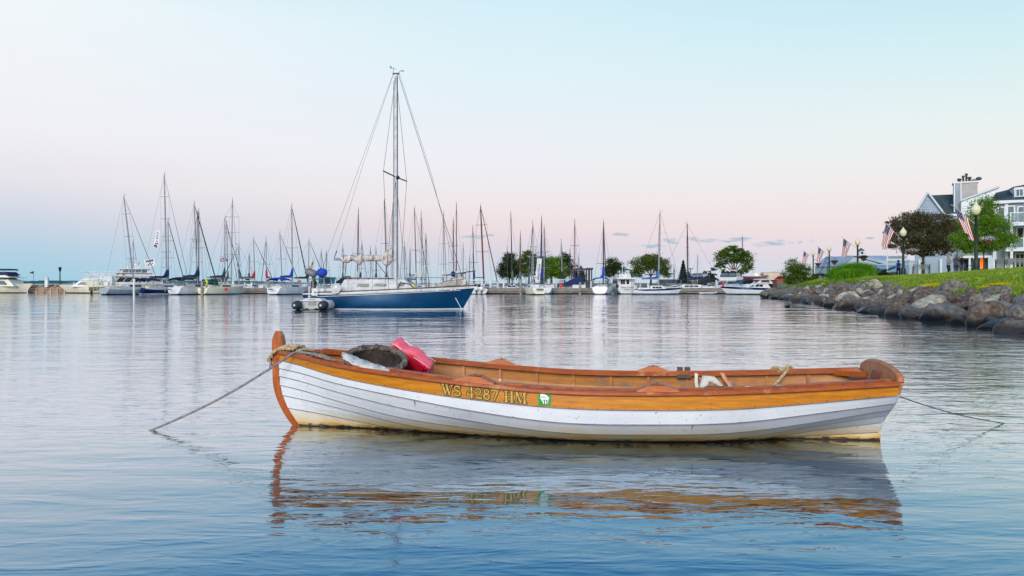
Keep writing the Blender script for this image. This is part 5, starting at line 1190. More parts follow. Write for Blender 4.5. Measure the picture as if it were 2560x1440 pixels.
for lb, px, Y_, w, h_, m in (('pale inflatable raft tied between grey sailboat and navy hull', 364, 84, 2.0, .35, tub), ('low swim raft at the bow of the side on sloop', 1770, 82, 1.8, .18, lgrey)):
    mb = MB(); mb.tube([(-w/2,0,.12),(-w/4,-.1,.16),(w/4,-.1,.16),(w/2,.1,.2)], [.10,h_*.5,h_*.5,.10], 10); o = mb.build('raft', m, None, (WX(px,Y_),Y_,0)); tag(o, lb, 'raft')
# banners and flags on the rigging
def banner(label, px, py, w, h_, Y, rot, strokes, seed=0, name='banner'):
    t = thing(name, label, 'banner', (WX(px,Y), Y, ZH(py,Y))); t.rotation_euler = (0, rot, 0); nx, ny = 6, 12; mb = MB(); g = []
    f = lambda x, z: .04*math.sin(x*3+z*2+seed)
    for i in range(nx+1):
        for j in range(ny+1): x, z = -w/2+w*i/nx, -h_/2+h_*j/ny; g.append((x, f(x,z), z))
    mb.add(g, [(i*(ny+1)+j, (i+1)*(ny+1)+j, (i+1)*(ny+1)+j+1, i*(ny+1)+j+1) for i in range(nx) for j in range(ny)], 0, True); c = mb.build('cloth', mat('banner_white', rgb(226,226,234), .8, var=.04), t)
    for j, (a, b_, lw) in enumerate(strokes):
        mb = MB(); a = Vector((a[0]*w-w/2, 0, a[1]*h_-h_/2)); b_ = Vector((b_[0]*w-w/2, 0, b_[1]*h_-h_/2)); d = (b_-a).normalized(); n_ = Vector((-d.z,0,d.x))*lw/2
        q = [a+n_, a-n_, b_-n_, b_+n_]
        for sgn in (-1,):
            mb.add([(p.x, f(p.x,p.z)-.03, p.z) for p in q], [(0,1,2,3)])
        mb.build('lettering', mat('banner_ink', rgb(40,44,54), .7, var=0), c)
    return t
SN = [((.15,.60),(.25,.88),.10),((.25,.88),(.40,.62),.10),((.40,.62),(.50,.90),.10),((.58,.62),(.60,.90),.09),((.60,.90),(.78,.66),.09),((.78,.66),(.80,.92),.09),((.30,.30),(.45,.42),.07),((.45,.42),(.55,.25),.07),((.55,.25),(.75,.40),.07),((.10,.20),(.25,.24),.06),((.30,.16),(.45,.20),.06)]
banner('white banner with dark lettering flying left of the navy sailboat rigging, lower', 375, 657, 1.15, .80, 86, R(-8), SN, 1)
banner('narrow white banner with dark lettering flying above the other on the same stay', 392, 597, .50, 1.9, 86, R(8), [((.2,.08),(.8,.02),.10),((.2,.14),(.8,.10),.10),((.2,.08),(.2,.14),.09),((.25,.24),(.75,.20),.10),((.75,.20),(.75,.28),.08),((.35,.38),(.75,.36),.08)]+[((.35,.5+.09*i),(.75,.53+.09*i),.05) for i in range(5)], 2)
t = banner('tall white vertical banner with dark lettering at the bow of the banner boat', 1346, 677, .50, 2.6, 84, R(5), [], 3)
lettering('EVOLUTION', .30, Matrix.Translation((0.05,-.06,-.1)) @ Matrix.Rotation(R(90),4,'Y') @ Matrix.Rotation(R(90),4,'X') @ Matrix.Rotation(R(180),4,'Z') @ Matrix.Rotation(R(180),4,'Z'), mat('banner_ink', rgb(40,44,54), .7), t.children[0])
t = thing('patterned_flag', 'dark red crossed pennant hung from the rigging of the green covered boat', 'flag', (WX(560,84), 84, ZH(650,84)))
mb = MB()
for i in range(4): mb.box((-.30+.2*i, 0, .03*math.sin(i)), (.20,.012,.34), ry=.1*i); 
mb.build('cloth', mat('flag_maroon', rgb(110,52,60), .8, var=.4, scale=14), t)
mb = MB(); mb.tube([(-.4,-.02,-.1),(.4,-.02,.12)], .03, 4); mb.tube([(-.35,-.02,.12),(.3,-.02,-.12)], .03, 4); mb.build('stripe', mat('flag_white', rgb(232,232,236), .8), t)
# travel lift
t = thing('travel_lift', 'dark steel boat lift frame standing behind the dock', 'boat lift', (WX(1455,108),108,.8)); lm = mat('lift_steel', rgb(70,58,72), .6, var=.15)
for x in (-1.2, .9, 1.3): 
    for y in (0, 3): mb = MB(); mb.box((x, y, 1.1), (.16,.2,2.2)); mb.build('leg', lm, t)
for y in (0, 3): mb = MB(); mb.box((.05, y, 2.25), (2.9,.22,.18)); mb.build('cross_beam', lm, t)
mb = MB(); mb.box((1.1,1.5,2.36), (.8,3.3,.14)); mb.build('top_beam', lm, t)
# dock furniture: power pedestals, folded hoses, bollards
pr_ = random.Random(4)
for i, px in enumerate((432, 466, 541, 583, 612, 629, 674, 749, 1226, 1244, 1259, 1390, 1402, 1478, 1600, 1620, 1791, 1808)):
    Yq = 88.0 if px > 1200 else 89.6
    mb = MB(); w = .16+.10*pr_.random(); hh = .45+.35*pr_.random(); mb.box((0,0,hh/2), (w,w,hh), taper=(.85,.85)); mb.lathe([(w*.55,hh),(w*.55,hh+.06),(.02,hh+.12)], 8)
    o = mb.build('dock_pedestal', [white, lgrey, redp, white, lgrey][i % 5], None, (WX(px,Yq),Yq,.62)); tag(o, ['small white dock pedestal just right of the navy hulled sailboat','pale grey pedestal behind the broad transom white sailboat','red capped box on the dock left of the green covered boat','white pedestal on the dock right of the cream sailboat','grey pedestal between the two sail covers on the open dock','small white pedestal below the grey boom cover','grey pedestal below the red sail cover','red box on the dock left of the blue canopy sloop','white pedestal between the blue canopy sloop and the dinghy','grey pedestal right of the twin outboard boat','white pedestal on the empty dock under the gap in the masts','grey pedestal left of the dark oval tree','red box between the dock boxes under the bright green tree','white pedestal next to the red box by the dock boxes','grey pedestal left of the blue canopy and mast boot boat','white pedestal directly right of the white trawler','grey pedestal left of the flybridge cruiser on the battened dock','red box on the battened dock below the flybridge cruiser'][i], 'pedestal', 'power pedestals on the docks')

# real sizes: the moored motor craft are small
for o in list(bpy.data.objects):
    k_ = {'trawler': (.78,.78,.76), 'flybridge_cruiser': (.80,.80,.70), 'sport_cruiser': (.85,.85,.76), 'outboard_boat': (.75,.82,.64), 'pilothouse_boat': (.75,.75,.64), 'small_motorboat': (.9,.9,.70), 'trawler_yacht': (1,1,.90)}.get(o.name.split('.')[0])
    if k_ and o.parent is None: o.scale = k_
    if o.get('label', '').startswith('large cream motor yacht'): o.scale = (1,1,.90)
# ------------------------------------------------------------------ land on the right and behind the marina
POLY = [(9.0,-30),(9.5,5),(11,14),(11.9,18),(13.0,22),(13.5,26),(14.2,31),(15.6,38),(17,45),(19.3,55),(21.2,65),(22.8,71),(25,78),(29.5,86),(35,96),(38,106),(24,109),(0,110),(-1.6,114),(-1.6,200),(20,500),(2000,2600),(2000,-30)]
PX = np.array(POLY, float)
def sdist(x, y):
    """distance inside the shoreline (positive on land)"""
    x = np.asarray(x, float); y = np.asarray(y, float); d = np.full(x.shape, 1e9); ins = np.zeros(x.shape, bool)
    for i in range(len(PX)):
        a, b_ = PX[i], PX[(i+1) % len(PX)]; ab = b_-a
        s_ = np.clip(((x-a[0])*ab[0]+(y-a[1])*ab[1])/(ab@ab), 0, 1); d = np.minimum(d, np.hypot(x-a[0]-s_*ab[0], y-a[1]-s_*ab[1]))
        c = ((a[1] > y) != (b_[1] > y)) & (x < (b_[0]-a[0])*(y-a[1])/((b_[1]-a[1]) or 1e-9)+a[0]); ins ^= c
    return np.where(ins, d, -d)
def crest_w(y): return np.interp(y, [0,15,24,32,42,52,60,68,76,90], [1.9,1.9,1.9,2.3,3.2,4.2,2.8,1.7,1.1,.9])
def crest_z(y): return np.interp(y, [0,20,30,42,52,62,70,80,95], [.72,.70,.70,.80,1.05,.75,.45,.35,.5])
def plat(x, y): 
    p = np.interp(y, [0,40,60,80,110,140], [1.95,1.85,1.62,1.62,1.5,1.2]); s_ = np.clip((x-30)/10, 0, 1); f = np.clip((y-88)/20, 0, 1)
    return p*(1-f)+(.85+(p-.85)*s_)*f
def ground_z(x, y):
    d = sdist(x, y); w = crest_w(y); cz = np.minimum(crest_z(y), plat(x, y)); pl = plat(x, y)
    rise = np.interp(y, [0,40,60,75,90], [6.0,6.5,4.5,5.0,3.0])
    z1 = -.35+(cz+.35)*np.clip((d+.4)/(w+.4), 0, 1)**.85; t_ = np.clip((d-w)/rise, 0, 1); z2 = cz+(pl-cz)*(1-(1-t_)**1.7)
    return np.where(d < w, np.where(d < -.4, -.6, z1), z2)
gm = bpy.data.materials.new('bank_grass'); gm.use_nodes = True; t = gm.node_tree; b = t.nodes['Principled BSDF']; tcp = t.nodes.new('ShaderNodeTexCoord')
base = tmx(tmr(tn(.7, 6), .35, .65), rgb(104,140,44), rgb(160,182,70)); base = tmx(tmr(tn(3.5, 6, (1,1,1)), .45, .75), base, rgb(84,112,40)); base = tmx(tmr(tn(.35, 4), .60, .72), base, rgb(196,200,96))
t.links.new(base, b.inputs['Base Color']); b.inputs['Roughness'].default_value = .95; b.inputs['Specular IOR Level'].default_value = .1
n2 = tn(9, 6); bp2 = t.nodes.new('ShaderNodeBump'); bp2.inputs['Distance'].default_value = .15; t.links.new(n2, bp2.inputs['Height']); t.links.new(bp2.outputs[0], b.inputs['Normal'])
soil = mat('bank_soil', rgb(74,68,60), .95, var=.3, scale=3, bump=.6)
def grid(name, xs, ys, mats):
    Xg, Yg = np.meshgrid(xs, ys); rs_ = np.random.RandomState(1)
    Zg = ground_z(Xg, Yg); d = sdist(Xg, Yg); Zg = Zg+np.where(d > 1.5, .05*np.sin(Xg*.9+Yg*.5)+.04*np.sin(Xg*.37-Yg*.8), 0)*(Yg < 100)
    v = np.stack([Xg, Yg, Zg], -1).reshape(-1, 3); ny, nx = Xg.shape; f = []; m = []
    dd = (d-crest_w(Yg))
    for j in range(ny-1):
        for i in range(nx-1):
            if d[j:j+2, i:i+2].max() < -1.5: continue
            f.append((j*nx+i, j*nx+i+1, (j+1)*nx+i+1, (j+1)*nx+i)); m.append(1 if dd[j, i]+.35*math.sin(i*.9)*math.sin(j*.7) < .15 and Yg[j, i] < 92 else 0)
    mb = MB(); mb.v = [tuple(p) for p in v]; mb.f = f; mb.m = m; mb.sm = [True]*len(f); return mb.build(name, mats, kind='structure')
g = grid('ground', np.concatenate([np.arange(8, 44, .55), np.arange(44, 120, 4)]), np.concatenate([np.arange(8, 96, .55), np.arange(96, 112, 2)]), [gm, soil]); g['label'] = 'grassy bank rising from the rocky shore'
g = grid('terrain', np.concatenate([np.arange(-6, 60, 1.5), np.arange(60, 1200, 60)]), np.concatenate([np.arange(105, 130, 1.5), np.arange(130, 1500, 60)]), [mat('harbour_yard', rgb(116,122,96), .95, var=.2, scale=.3), soil]); g['label'] = 'low harbour land behind the docks'
def GZ(x, y): return float(ground_z(np.array([x]), np.array([y]))[0])
# ---- riprap boulders
rip_ = bpy.data.objects.new('riprap', None); COL.objects.link(rip_); rip_['kind'] = 'structure'; rip_['label'] = 'boulder slope along the right hand shore'
rr = random.Random(77); nrock = 0
hero_r = [ # px0, px1, py top, py bottom, material, mesh
 (2420,2516,756,818,1,0),(2512,2600,764,826,0,1),(2440,2575,800,824,0,6),(2328,2441,758,796,1,2),(2264,2368,734,790,2,3),(2268,2330,781,796,0,4),(2209,2243,773,788,0,5),(2190,2250,761,784,0,6),(2392,2442,777,800,0,7),
 (2366,2455,734,766,1,1),(2430,2484,732,774,0,2),(2455,2532,734,762,2,5),(2525,2580,733,760,0,3),(2364,2424,697,733,0,7),(2094,2152,728,766,2,2),(2046,2076,730,758,2,4),(2075,2098,738,764,1,6),(2150,2180,744,766,2,1),(2178,2216,742,768,1,3),
 (2214,2262,736,764,1,5),(2028,2048,736,755,1,0),(2006,2030,738,752,0,2),(1990,2010,732,748,2,6),(1948,1990,733,750,2,5),(1922,1950,736,748,0,3),(1900,1926,730,745,0,1),(2300,2370,728,748,2,0),(2130,2165,757,769,0,5),(2160,2196,760,776,0,4),(2340,2372,783,797,0,2)]
def depth_at(px, py):
    """where the sight line meets the water or the bank"""
    for Yq in np.arange(14, 100, .15):
        x = WX(px, Yq); z = ZH(py, Yq)
        if z <= max(0.0, GZ(x, Yq)) : return Yq
    return 60
for px0, px1, pt, pb, mi, si in hero_r:
    pc = (px0+px1)/2; Yq = depth_at(pc, pb); w = (px1-px0)/FPX*Yq; h_ = (pb-pt)/FPX*Yq; z0 = ZH(pb, Yq)
    r_ = rock(WX(pc, Yq+w*.3), Yq+w*.30, z0+h_*.36, w*.60, w*.5, h_*.74, mi, si, rr.uniform(-.3,.3), rip_); nrock += 1
pts = []
for _ in range(40000):
    yq = 16+80*rr.random()**1.15; d = rr.uniform(-.25, 1.0)
    # move inwards from the shoreline
    if len(pts) > 330: break
    xs_ = np.interp(yq, [p[1] for p in POLY[1:16]], [p[0] for p in POLY[1:16]]); w = float(crest_w(yq)); x = xs_+(d*w if d > 0 else d*1.6)*1.15+.1
    if x/yq > .80: continue
    dd = sdist(np.array([x]), np.array([yq]))[0]
    if dd > w*1.08+.1 or dd < -.35: continue
    s_ = (.27+.33*rr.random()**1.5)*(1.25 if dd < w*.5 else .85)*(1.25 if yq < 32 else 1.0)*(1.1 if yq > 50 else 1)
    if any((x-p[0])**2+(yq-p[1])**2 < (.74*(s_+p[2]))**2 for p in pts): continue
    pts.append((x, yq, s_))
pts.sort(key=lambda p: p[1]); keep = pts[:268]; rest = pts[268:]
for x, yq, s_ in keep:
    z = GZ(x, yq); mi = rr.choice([0,0,1,1,2,0]) if z > .25 else rr.choice([0,1,0])
    rock(x, yq, max(-.05, z)+s_*.16, s_*rr.uniform(.95,1.35), s_*rr.uniform(.8,1.15), s_*rr.uniform(.62,.9), mi, rr.randrange(8), rr.uniform(0,6.28), rip_, rr.uniform(-.25,.25))
if rest:
    mb = MB()
    for x, yq, s_ in rest:
        me = RME[0][rr.randrange(8)]; a = rr.uniform(0,6.28); z = max(0, GZ(x, yq))+s_*.15; ca, sa = math.cos(a), math.sin(a)
        mb.add([(x+(v.co.x*ca-v.co.y*sa)*s_*1.2, yq+(v.co.x*sa+v.co.y*ca)*s_, z+v.co.z*s_*.75) for v in me.vertices], [tuple(p.vertices) for p in me.polygons], 0, True)
    mb.build('small_rock', rockm[0], rip_, kind='stuff')
def lone_rock(label, px, pb, w_px, h_px, mi, si, zoff=0, Yq=None):
    Yq = Yq or depth_at(px, pb); w = w_px/FPX*Yq; h_ = h_px/FPX*Yq; o = rock(WX(px,Yq), Yq, ZH(pb,Yq)+h_*.40, w*.6, w*.5, h_*.72, mi, si, .4); o.name = 'boulder'; return tag(o, label, 'boulder')
lone_rock('small dark rock breaking the water surface off the rocky point', 1968, 768, 20, 7, 0, 3)
lone_rock('pale rounded boulder standing on the grass in front of the three people', 2378, 696, 22, 20, 2, 5, Yq=57)
# wet dark band on the boulders by the water: tint by height above the water
for m in rockm:
    t = m.node_tree; b = t.nodes['Principled BSDF']; ge = t.nodes.new('ShaderNodeNewGeometry'); sp = t.nodes.new('ShaderNodeSeparateXYZ'); t.links.new(ge.outputs['Position'], sp.inputs[0])
    nn = t.nodes.new('ShaderNodeTexNoise'); nn.inputs['Scale'].default_value = 2.0; t.links.new(ge.outputs['Position'], nn.inputs['Vector'])
    a = tm('ADD', sp.outputs[2], tm('MULTIPLY', tm('SUBTRACT', nn.outputs[0], .5), .25)); f = tmr(a, .40, .14); src = b.inputs['Base Color'].links[0].from_socket
    sp_ = t.nodes.new('ShaderNodeTexNoise'); sp_.inputs['Scale'].default_value = 5.0; sp_.inputs['Detail'].default_value = 8; t.links.new(ge.outputs['Position'], sp_.inputs['Vector'])
    lich = tmx(tmr(sp_.outputs[0], .60, .68, 0, .5), src, rgb(160,158,150))
    mxn = tmx(f, lich, rgb(40,38,38)); t.links.new(mxn, b.inputs['Base Color']); rgh = tmr(f, 0, 1, .92, .35); t.links.new(rgh, b.inputs['Roughness'])
# ---- vegetation
def leafmat(name, c1, c2, c3=None):
    m = bpy.data.materials.new(name); m.use_nodes = True; t = m.node_tree; b = t.nodes['Principled BSDF']; g_ = t.nodes.new('ShaderNodeNewGeometry')
    rmp = t.nodes.new('ShaderNodeValToRGB'); rmp.color_ramp.elements[0].color = c1; rmp.color_ramp.elements[1].color = c2
    if c3: q = rmp.color_ramp.elements.new(.5); q.color = c3
    n = t.nodes.new('ShaderNodeTexNoise'); n.inputs['Scale'].default_value = 1.6; n.inputs['Detail'].default_value = 3; t.links.new(g_.outputs['Position'], n.inputs['Vector'])
    mx = t.nodes.new('ShaderNodeMath'); mx.operation = 'MULTIPLY_ADD'; mx.inputs[1].default_value = .55; t.links.new(g_.outputs['Random Per Island'], mx.inputs[0])
    m2 = t.nodes.new('ShaderNodeMath'); m2.operation = 'MULTIPLY_ADD'; m2.inputs[1].default_value = 1.4; m2.inputs[2].default_value = -.45; t.links.new(n.outputs[0], m2.inputs[0]); t.links.new(m2.outputs[0], mx.inputs[2])
    t.links.new(mx.outputs[0], rmp.inputs[0]); t.links.new(rmp.outputs[0], b.inputs['Base Color']); b.inputs['Roughness'].default_value = .6; b.inputs['Specular IOR Level'].default_value = .2
    tr = t.nodes.new('ShaderNodeBsdfTranslucent'); t.links.new(rmp.outputs[0], tr.inputs[0]); ms = t.nodes.new('ShaderNodeMixShader'); ms.inputs[0].default_value = .35
    o_ = t.nodes['Material Output']; t.links.new(b.outputs[0], ms.inputs[1]); t.links.new(tr.outputs[0], ms.inputs[2]); t.links.new(ms.outputs[0], o_.inputs[0]); return m
lg = leafmat('leaf_green', rgb(38,64,20), rgb(112,142,40), rgb(72,104,28)); lb_ = leafmat('leaf_bright', rgb(58,92,22), rgb(138,176,48), rgb(96,136,34)); ldk = leafmat('leaf_dark', rgb(24,38,20), rgb(78,96,44), rgb(46,66,30))
lpu = leafmat('leaf_purple', rgb(50,48,32), rgb(128,122,84), rgb(84,80,56)); lsp = leafmat('leaf_spruce', rgb(30,50,48), rgb(82,112,108), rgb(52,78,76)); bark = mat('bark', rgb(78,66,54), .95, var=.25, bump=.6, scale=8)
lol = leafmat('leaf_olive', rgb(48,60,26), rgb(126,142,62), rgb(84,100,40))
def tree(name, label, px, Y_, zb, h_, blobs, n, leaf, mtl, trunk=.12, fork=.35, seed=1, cat='tree', spread=.23, ncl=None, limbs=True, group=None):
    """blobs: (dx, dy, z, rx, ry, rz) relative to the foot"""
    rs_ = np.random.RandomState(seed); x0 = WX(px, Y_); t_ = thing(name, label, cat, (x0, Y_, zb), 0, group)
    mb = MB(); q = Vector((0,0,h_*fork)); mb.tube([(0,0,-.3),(0,0,.05),(.02,0,h_*fork*.5),q], [trunk*1.4,trunk,trunk*.85,trunk*.75], 8)
    if limbs:
        for bl in blobs:
            e = Vector(bl[:3]); mb.tube([q-Vector((0,0,.05)), q.lerp(e,.5)+Vector((0,0,.12*h_*.3)), e], [trunk*.55,trunk*.35,trunk*.10], 6)
            for _ in range(4):
                e2 = e+Vector((rs_.uniform(-1,1)*bl[3],rs_.uniform(-1,1)*bl[4],rs_.uniform(-.5,1)*bl[5]))*.75; mb.tube([q.lerp(e,.6), e2], [trunk*.22,trunk*.06], 5)
    mb.build('trunk', bark, t_)
    vol = np.array([b_[3]*b_[4]*b_[5] for b_ in blobs])**.8; vol /= vol.sum(); V = []
    for b_, fr_ in zip(blobs, vol):
        nb = int(n*fr_); nc = max(5, int((ncl or n/38)*fr_)); d = rs_.normal(size=(nc,3)); d /= np.linalg.norm(d,axis=1)[:,None]; rad = rs_.uniform(.35,1.02,size=(nc,1))**.55
        c = d*rad*np.array(b_[3:6])+np.array(b_[:3]); idx = rs_.randint(0,nc,nb); sz = spread*min(b_[3:6])*rs_.uniform(.6,1.5,size=(nc,1))
        p = c[idx]+rs_.normal(size=(nb,3))*sz[idx]*np.array([1.25,1.25,.7]); V.append(p)
    p = np.concatenate(V); m_ = len(p); a = rs_.normal(size=(m_,3)); a /= np.linalg.norm(a,axis=1)[:,None]; r_ = rs_.normal(size=(m_,3)); bb_ = np.cross(a,r_); bb_ /= np.linalg.norm(bb_,axis=1)[:,None]
    s_ = leaf*rs_.uniform(.6,1.3,size=(m_,1)); Q = np.stack([p-a*s_, p-bb_*s_*.55, p+a*s_, p+bb_*s_*.55], 1); quads('crown', Q, [mtl], t_); return t_
def gz(px, Y_): return GZ(WX(px,Y_), Y_)
# purple leaved tree and green tree in front of the white building
tree('purple_tree', 'round dark purple leaved tree left of the near lamp post', 2308, 71, 1.6, 4.6, [(-1.7,0,3.6,1.4,1.3,.75),(-.8,.2,4.5,1.6,1.4,.75),(.7,0,4.4,1.7,1.5,.85),(1.9,0,3.3,1.3,1.3,1.0),(0,-.3,3.3,1.9,1.5,1.0),(-2.3,0,2.7,.8,.9,.45),(1.2,.2,2.2,1.5,1.2,.5),(-.7,-.2,2.3,1.3,1.1,.5),(-2.5,0,4.3,.7,.6,.25),(2.3,0,4.1,.8,.9,.5)], 38000, .062, lpu, .13, .36, 4, spread=.20)
tree('green_tree', 'green tree growing directly behind the nearest lamp post and flag', 2459, 60, 1.75, 5.6, [(.1,0,5.1,.85,.8,.9),(-.4,0,3.9,1.2,1.1,.9),(.8,0,3.7,1.1,1.0,.9),(-1.1,0,2.7,1.2,1.1,.7),(.4,0,2.5,1.5,1.2,.7),(1.6,0,2.6,.8,.9,.65),(-.9,0,2.0,.9,.8,.4)], 26000, .062, lb_, .06, .30, 5, spread=.22)
tree('maple_tree', 'large spreading green maple behind the docks at right', 1836, 128, .9, 6.4, [(-1.9,0,4.3,1.1,1.1,.9),(-1.2,0,5.2,1.0,1.1,.6),(-.2,0,5.7,1.1,1.2,.55),(1.1,0,5.1,1.0,1.1,.7),(2.0,0,4.2,.95,1.1,.9),(0,0,4.2,1.1,1.0,.8),(-2.2,0,3.1,.8,.8,.6),(2.2,0,2.9,.8,.8,.7),(1.4,0,2.3,.8,.8,.5),(-1.6,0,2.2,.7,.7,.4)], 8500, .12, lg, .20, .30, 6, spread=.30)
tree('willow_tree', 'rounded olive willow tree behind the side on sloop', 1627, 124, .9, 4.9, [(-1.4,0,3.0,1.6,1.4,1.2),(0,0,3.7,1.8,1.5,1.0),(1.5,0,3.0,1.5,1.4,1.2),(-2.2,0,1.7,.9,.9,.8),(2.2,0,1.8,.8,.8,.9)], 11000, .11, lol, .18, .3, 7)
tree('poplar_tree', 'dark oval tree behind the white moored hulls', 1273, 122, .9, 5.0, [(0,0,3.0,1.25,1.2,1.7),(-.6,0,2.0,1.1,1.1,1.1),(.7,0,2.0,1.1,1.1,1.1),(.1,0,4.0,.8,.8,.9)], 9000, .11, ldk, .15, .2, 8)
tree('shade_tree', 'dark green tree with open crown left of the tall banner', 1322, 122, .9, 5.4, [(0,0,4.4,1.0,1.0,.8),(-.9,0,3.2,1.1,1.0,1.0),(.9,0,3.3,1.0,1.0,1.0),(0,0,2.2,1.3,1.1,.9)], 6500, .11, lg, .15, .3, 9)
tree('linden_tree', 'broad bright green tree right of the tall banner', 1378, 122, .9, 4.9, [(-.8,0,2.7,1.4,1.2,1.7),(.7,0,2.9,1.3,1.2,1.5),(1.3,0,1.9,1.1,1.1,1.0),(-1.4,0,1.6,.9,.9,1.0)], 11000, .11, lb_, .2, .25, 10, spread=.22)
tree('ash_tree', 'dark green tree at the right end of the bright green one', 1411, 124, .9, 5.2, [(0,0,4.0,.85,.9,.9),(.3,0,2.8,1.1,1.0,1.1),(0,0,1.8,1.1,1.0,.8)], 5500, .11, ldk, .15, .3, 11)
tree('young_tree', 'dark small tree behind the travel lift frame', 1447, 126, .9, 3.2, [(0,0,1.9,.8,.8,1.1),(.4,0,1.0,.8,.8,.7)], 2600, .11, ldk, .12, .2, 12)
tree('oak_tree', 'dark green tree behind the white trawler flybridge', 1535, 124, .9, 4.6, [(-.2,0,3.3,.9,.9,1.0),(.5,0,2.4,1.1,1.0,1.1),(-.7,0,2.0,.9,.9,.9)], 5200, .11, ldk, .15, .3, 13)
tree('pine_tree', 'small windswept pine in front of the grey metal shed', 1776, 118, .9, 2.5, [(-.5,0,1.9,.6,.5,.16),(.4,0,2.3,.6,.5,.18),(.2,0,1.5,.8,.5,.2),(-.3,0,1.1,.7,.5,.2),(.4,0,.8,.6,.5,.2)], 2400, .09, lsp, .10, .8, 14)
# spruce in tiers
t = thing('spruce_tree', 'blue green spruce behind the navy boom cover', 'tree', (WX(1708,120),120,.9)); rs_ = np.random.RandomState(3)
mb = MB(); mb.tube([(0,0,-.2),(0,0,1.8),(0,0,3.6)], [.12,.08,.02], 7); mb.build('trunk', bark, t); n = 5200; hh = rs_.uniform(0,1,n)**1.3; tier = np.floor(hh*9)/9; rr2 = (1-tier)*.0+(1.05*(1-hh)+.05)*(1-.45*((hh*9)%1)); an = rs_.uniform(0,6.283,n); rad = rr2*rs_.uniform(.3,1,n)**.5
p = np.stack([np.cos(an)*rad, np.sin(an)*rad, .4+hh*3.3-rad*.25], 1); a = np.stack([np.cos(an),np.sin(an),-.4+0*an],1)+rs_.normal(size=(n,3))*.3; a /= np.linalg.norm(a,axis=1)[:,None]; bb_ = np.cross(a, rs_.normal(size=(n,3))); bb_ /= np.linalg.norm(bb_,axis=1)[:,None]
s_ = .11*rs_.uniform(.6,1.3,(n,1)); quads('crown', np.stack([p-a*s_,p-bb_*s_*.5,p+a*s_,p+bb_*s_*.5],1), [lsp], t)
bpy.data.objects['purple_tree'].scale = (1.08,1.08,1.13)
def bush(name, label, px, Y_, w, h_, n, leaf, mtl, seed, group=None, zb=None, blobs=None):
    z = gz(px,Y_) if zb is None else zb; return tree(name, label, px, Y_, z-.1, h_, blobs or [(0,0,h_*.45,w*.42,w*.4,h_*.42),(-w*.3,0,h_*.3,w*.25,w*.25,h_*.3),(w*.3,0,h_*.3,w*.26,w*.25,h_*.3)], n, leaf, mtl, .04, .2, seed, 'shrub', .2, None, True, group)
bush('tall_shrub', 'tall leafy shrub at the end of the grassy point', 1993, 77, 2.9, 2.6, 9000, .065, leafmat('leaf_shrub', rgb(44,66,22), rgb(122,150,48), rgb(78,106,34)), 21, blobs=[(-.3,0,1.9,.75,.7,.65),(.4,0,1.4,.9,.8,.7),(-.7,0,1.0,.75,.7,.8),(.9,0,.7,.7,.7,.6),(-.1,0,.7,1.0,.8,.6)])
bush('low_shrub', 'low dark shrub between the second and third far lamp posts', 2052, 86, 2.4, 1.0, 3000, .07, ldk, 22)
bush('dark_shrub', 'dark shrub with pale blossoms right of the bright ornamental grass', 2196, 76, 1.9, 1.15, 3500, .06, ldk, 23)
bush('brown_shrub', 'brownish low hedge shrub behind the walking person', 2238, 82, 2.8, .9, 4500, .06, leafmat('leaf_brown', rgb(70,62,40), rgb(128,118,84)), 24)
bush('foundation_shrub', 'low dark shrub along the white building wall', 2352, 78, 2.2, .6, 2500, .06, ldk, 25)
bush('corner_shrub', 'low dark shrub beside the right hand bench', 2478, 66, 1.5, .45, 1800, .05, ldk, 26)
# ornamental grass, bright green
def blades(name, X_, Y_, Z_, n, hgt, sx, sy, mtl, seed, wid=.012, kind=None, parent=None, lean=.35, fn=None):
    rs_ = np.random.RandomState(seed); x = rs_.normal(size=n)*sx if fn is None else None
    if fn is None: y = rs_.normal(size=n)*sy; z = np.zeros(n)
    else: x, y, z = fn(rs_, n); n = len(x)
    h_ = hgt*rs_.uniform(.5,1.15,n); an = rs_.uniform(0,6.283,n); ln = lean*h_*rs_.uniform(.2,1.3,n); dx, dy = np.cos(an)*ln, np.sin(an)*ln
    if fn is None: dx += x*.35; dy += y*.35
    p0 = np.stack([x,y,z],1); p1 = p0+np.stack([dx*.35,dy*.35,h_*.6],1); p2 = p0+np.stack([dx,dy,h_*(1-.35*(ln/h_)**2)],1); w = np.stack([np.cos(an+1.57),np.sin(an+1.57),0*an],1)*wid*rs_.uniform(.6,1.4,(n,1))
    Q = np.concatenate([np.stack([p0-w,p0+w,p1+w*.8,p1-w*.8],1), np.stack([p1-w*.8,p1+w*.8,p2+w*.1,p2-w*.1],1)])
    o = quads(name, Q, [mtl], parent, kind=kind); 
    if fn is None: o.location = (X_,Y_,Z_)
    return o
gb = leafmat('grass_blade_bright', rgb(62,118,22), rgb(136,186,48), rgb(96,152,32)); gl = leafmat('grass_blade', rgb(96,128,36), rgb(190,206,84), rgb(142,168,54))
for i, (px, Y_, h_, w) in enumerate([(2098,66,.95,.5),(2118,65,1.15,.55),(2140,64.5,1.25,.55),(2160,64.5,1.1,.5),(2128,62,.8,.6)]):
    o = blades('ornamental_grass', WX(px,Y_), Y_, gz(px,Y_)-.05, 2600, h_, w*.6, w*.6, gb, 40+i, .014); tag(o, ['leftmost clump of bright ornamental grass behind the rocks', 'second clump of bright ornamental grass from the left', 'tallest clump of bright ornamental grass below the tall lamp', 'rightmost clump of bright ornamental grass beside the dark shrub', 'low front clump of bright grass spilling towards the rocks'][i], 'ornamental grass', 'clumps of bright ornamental grass')
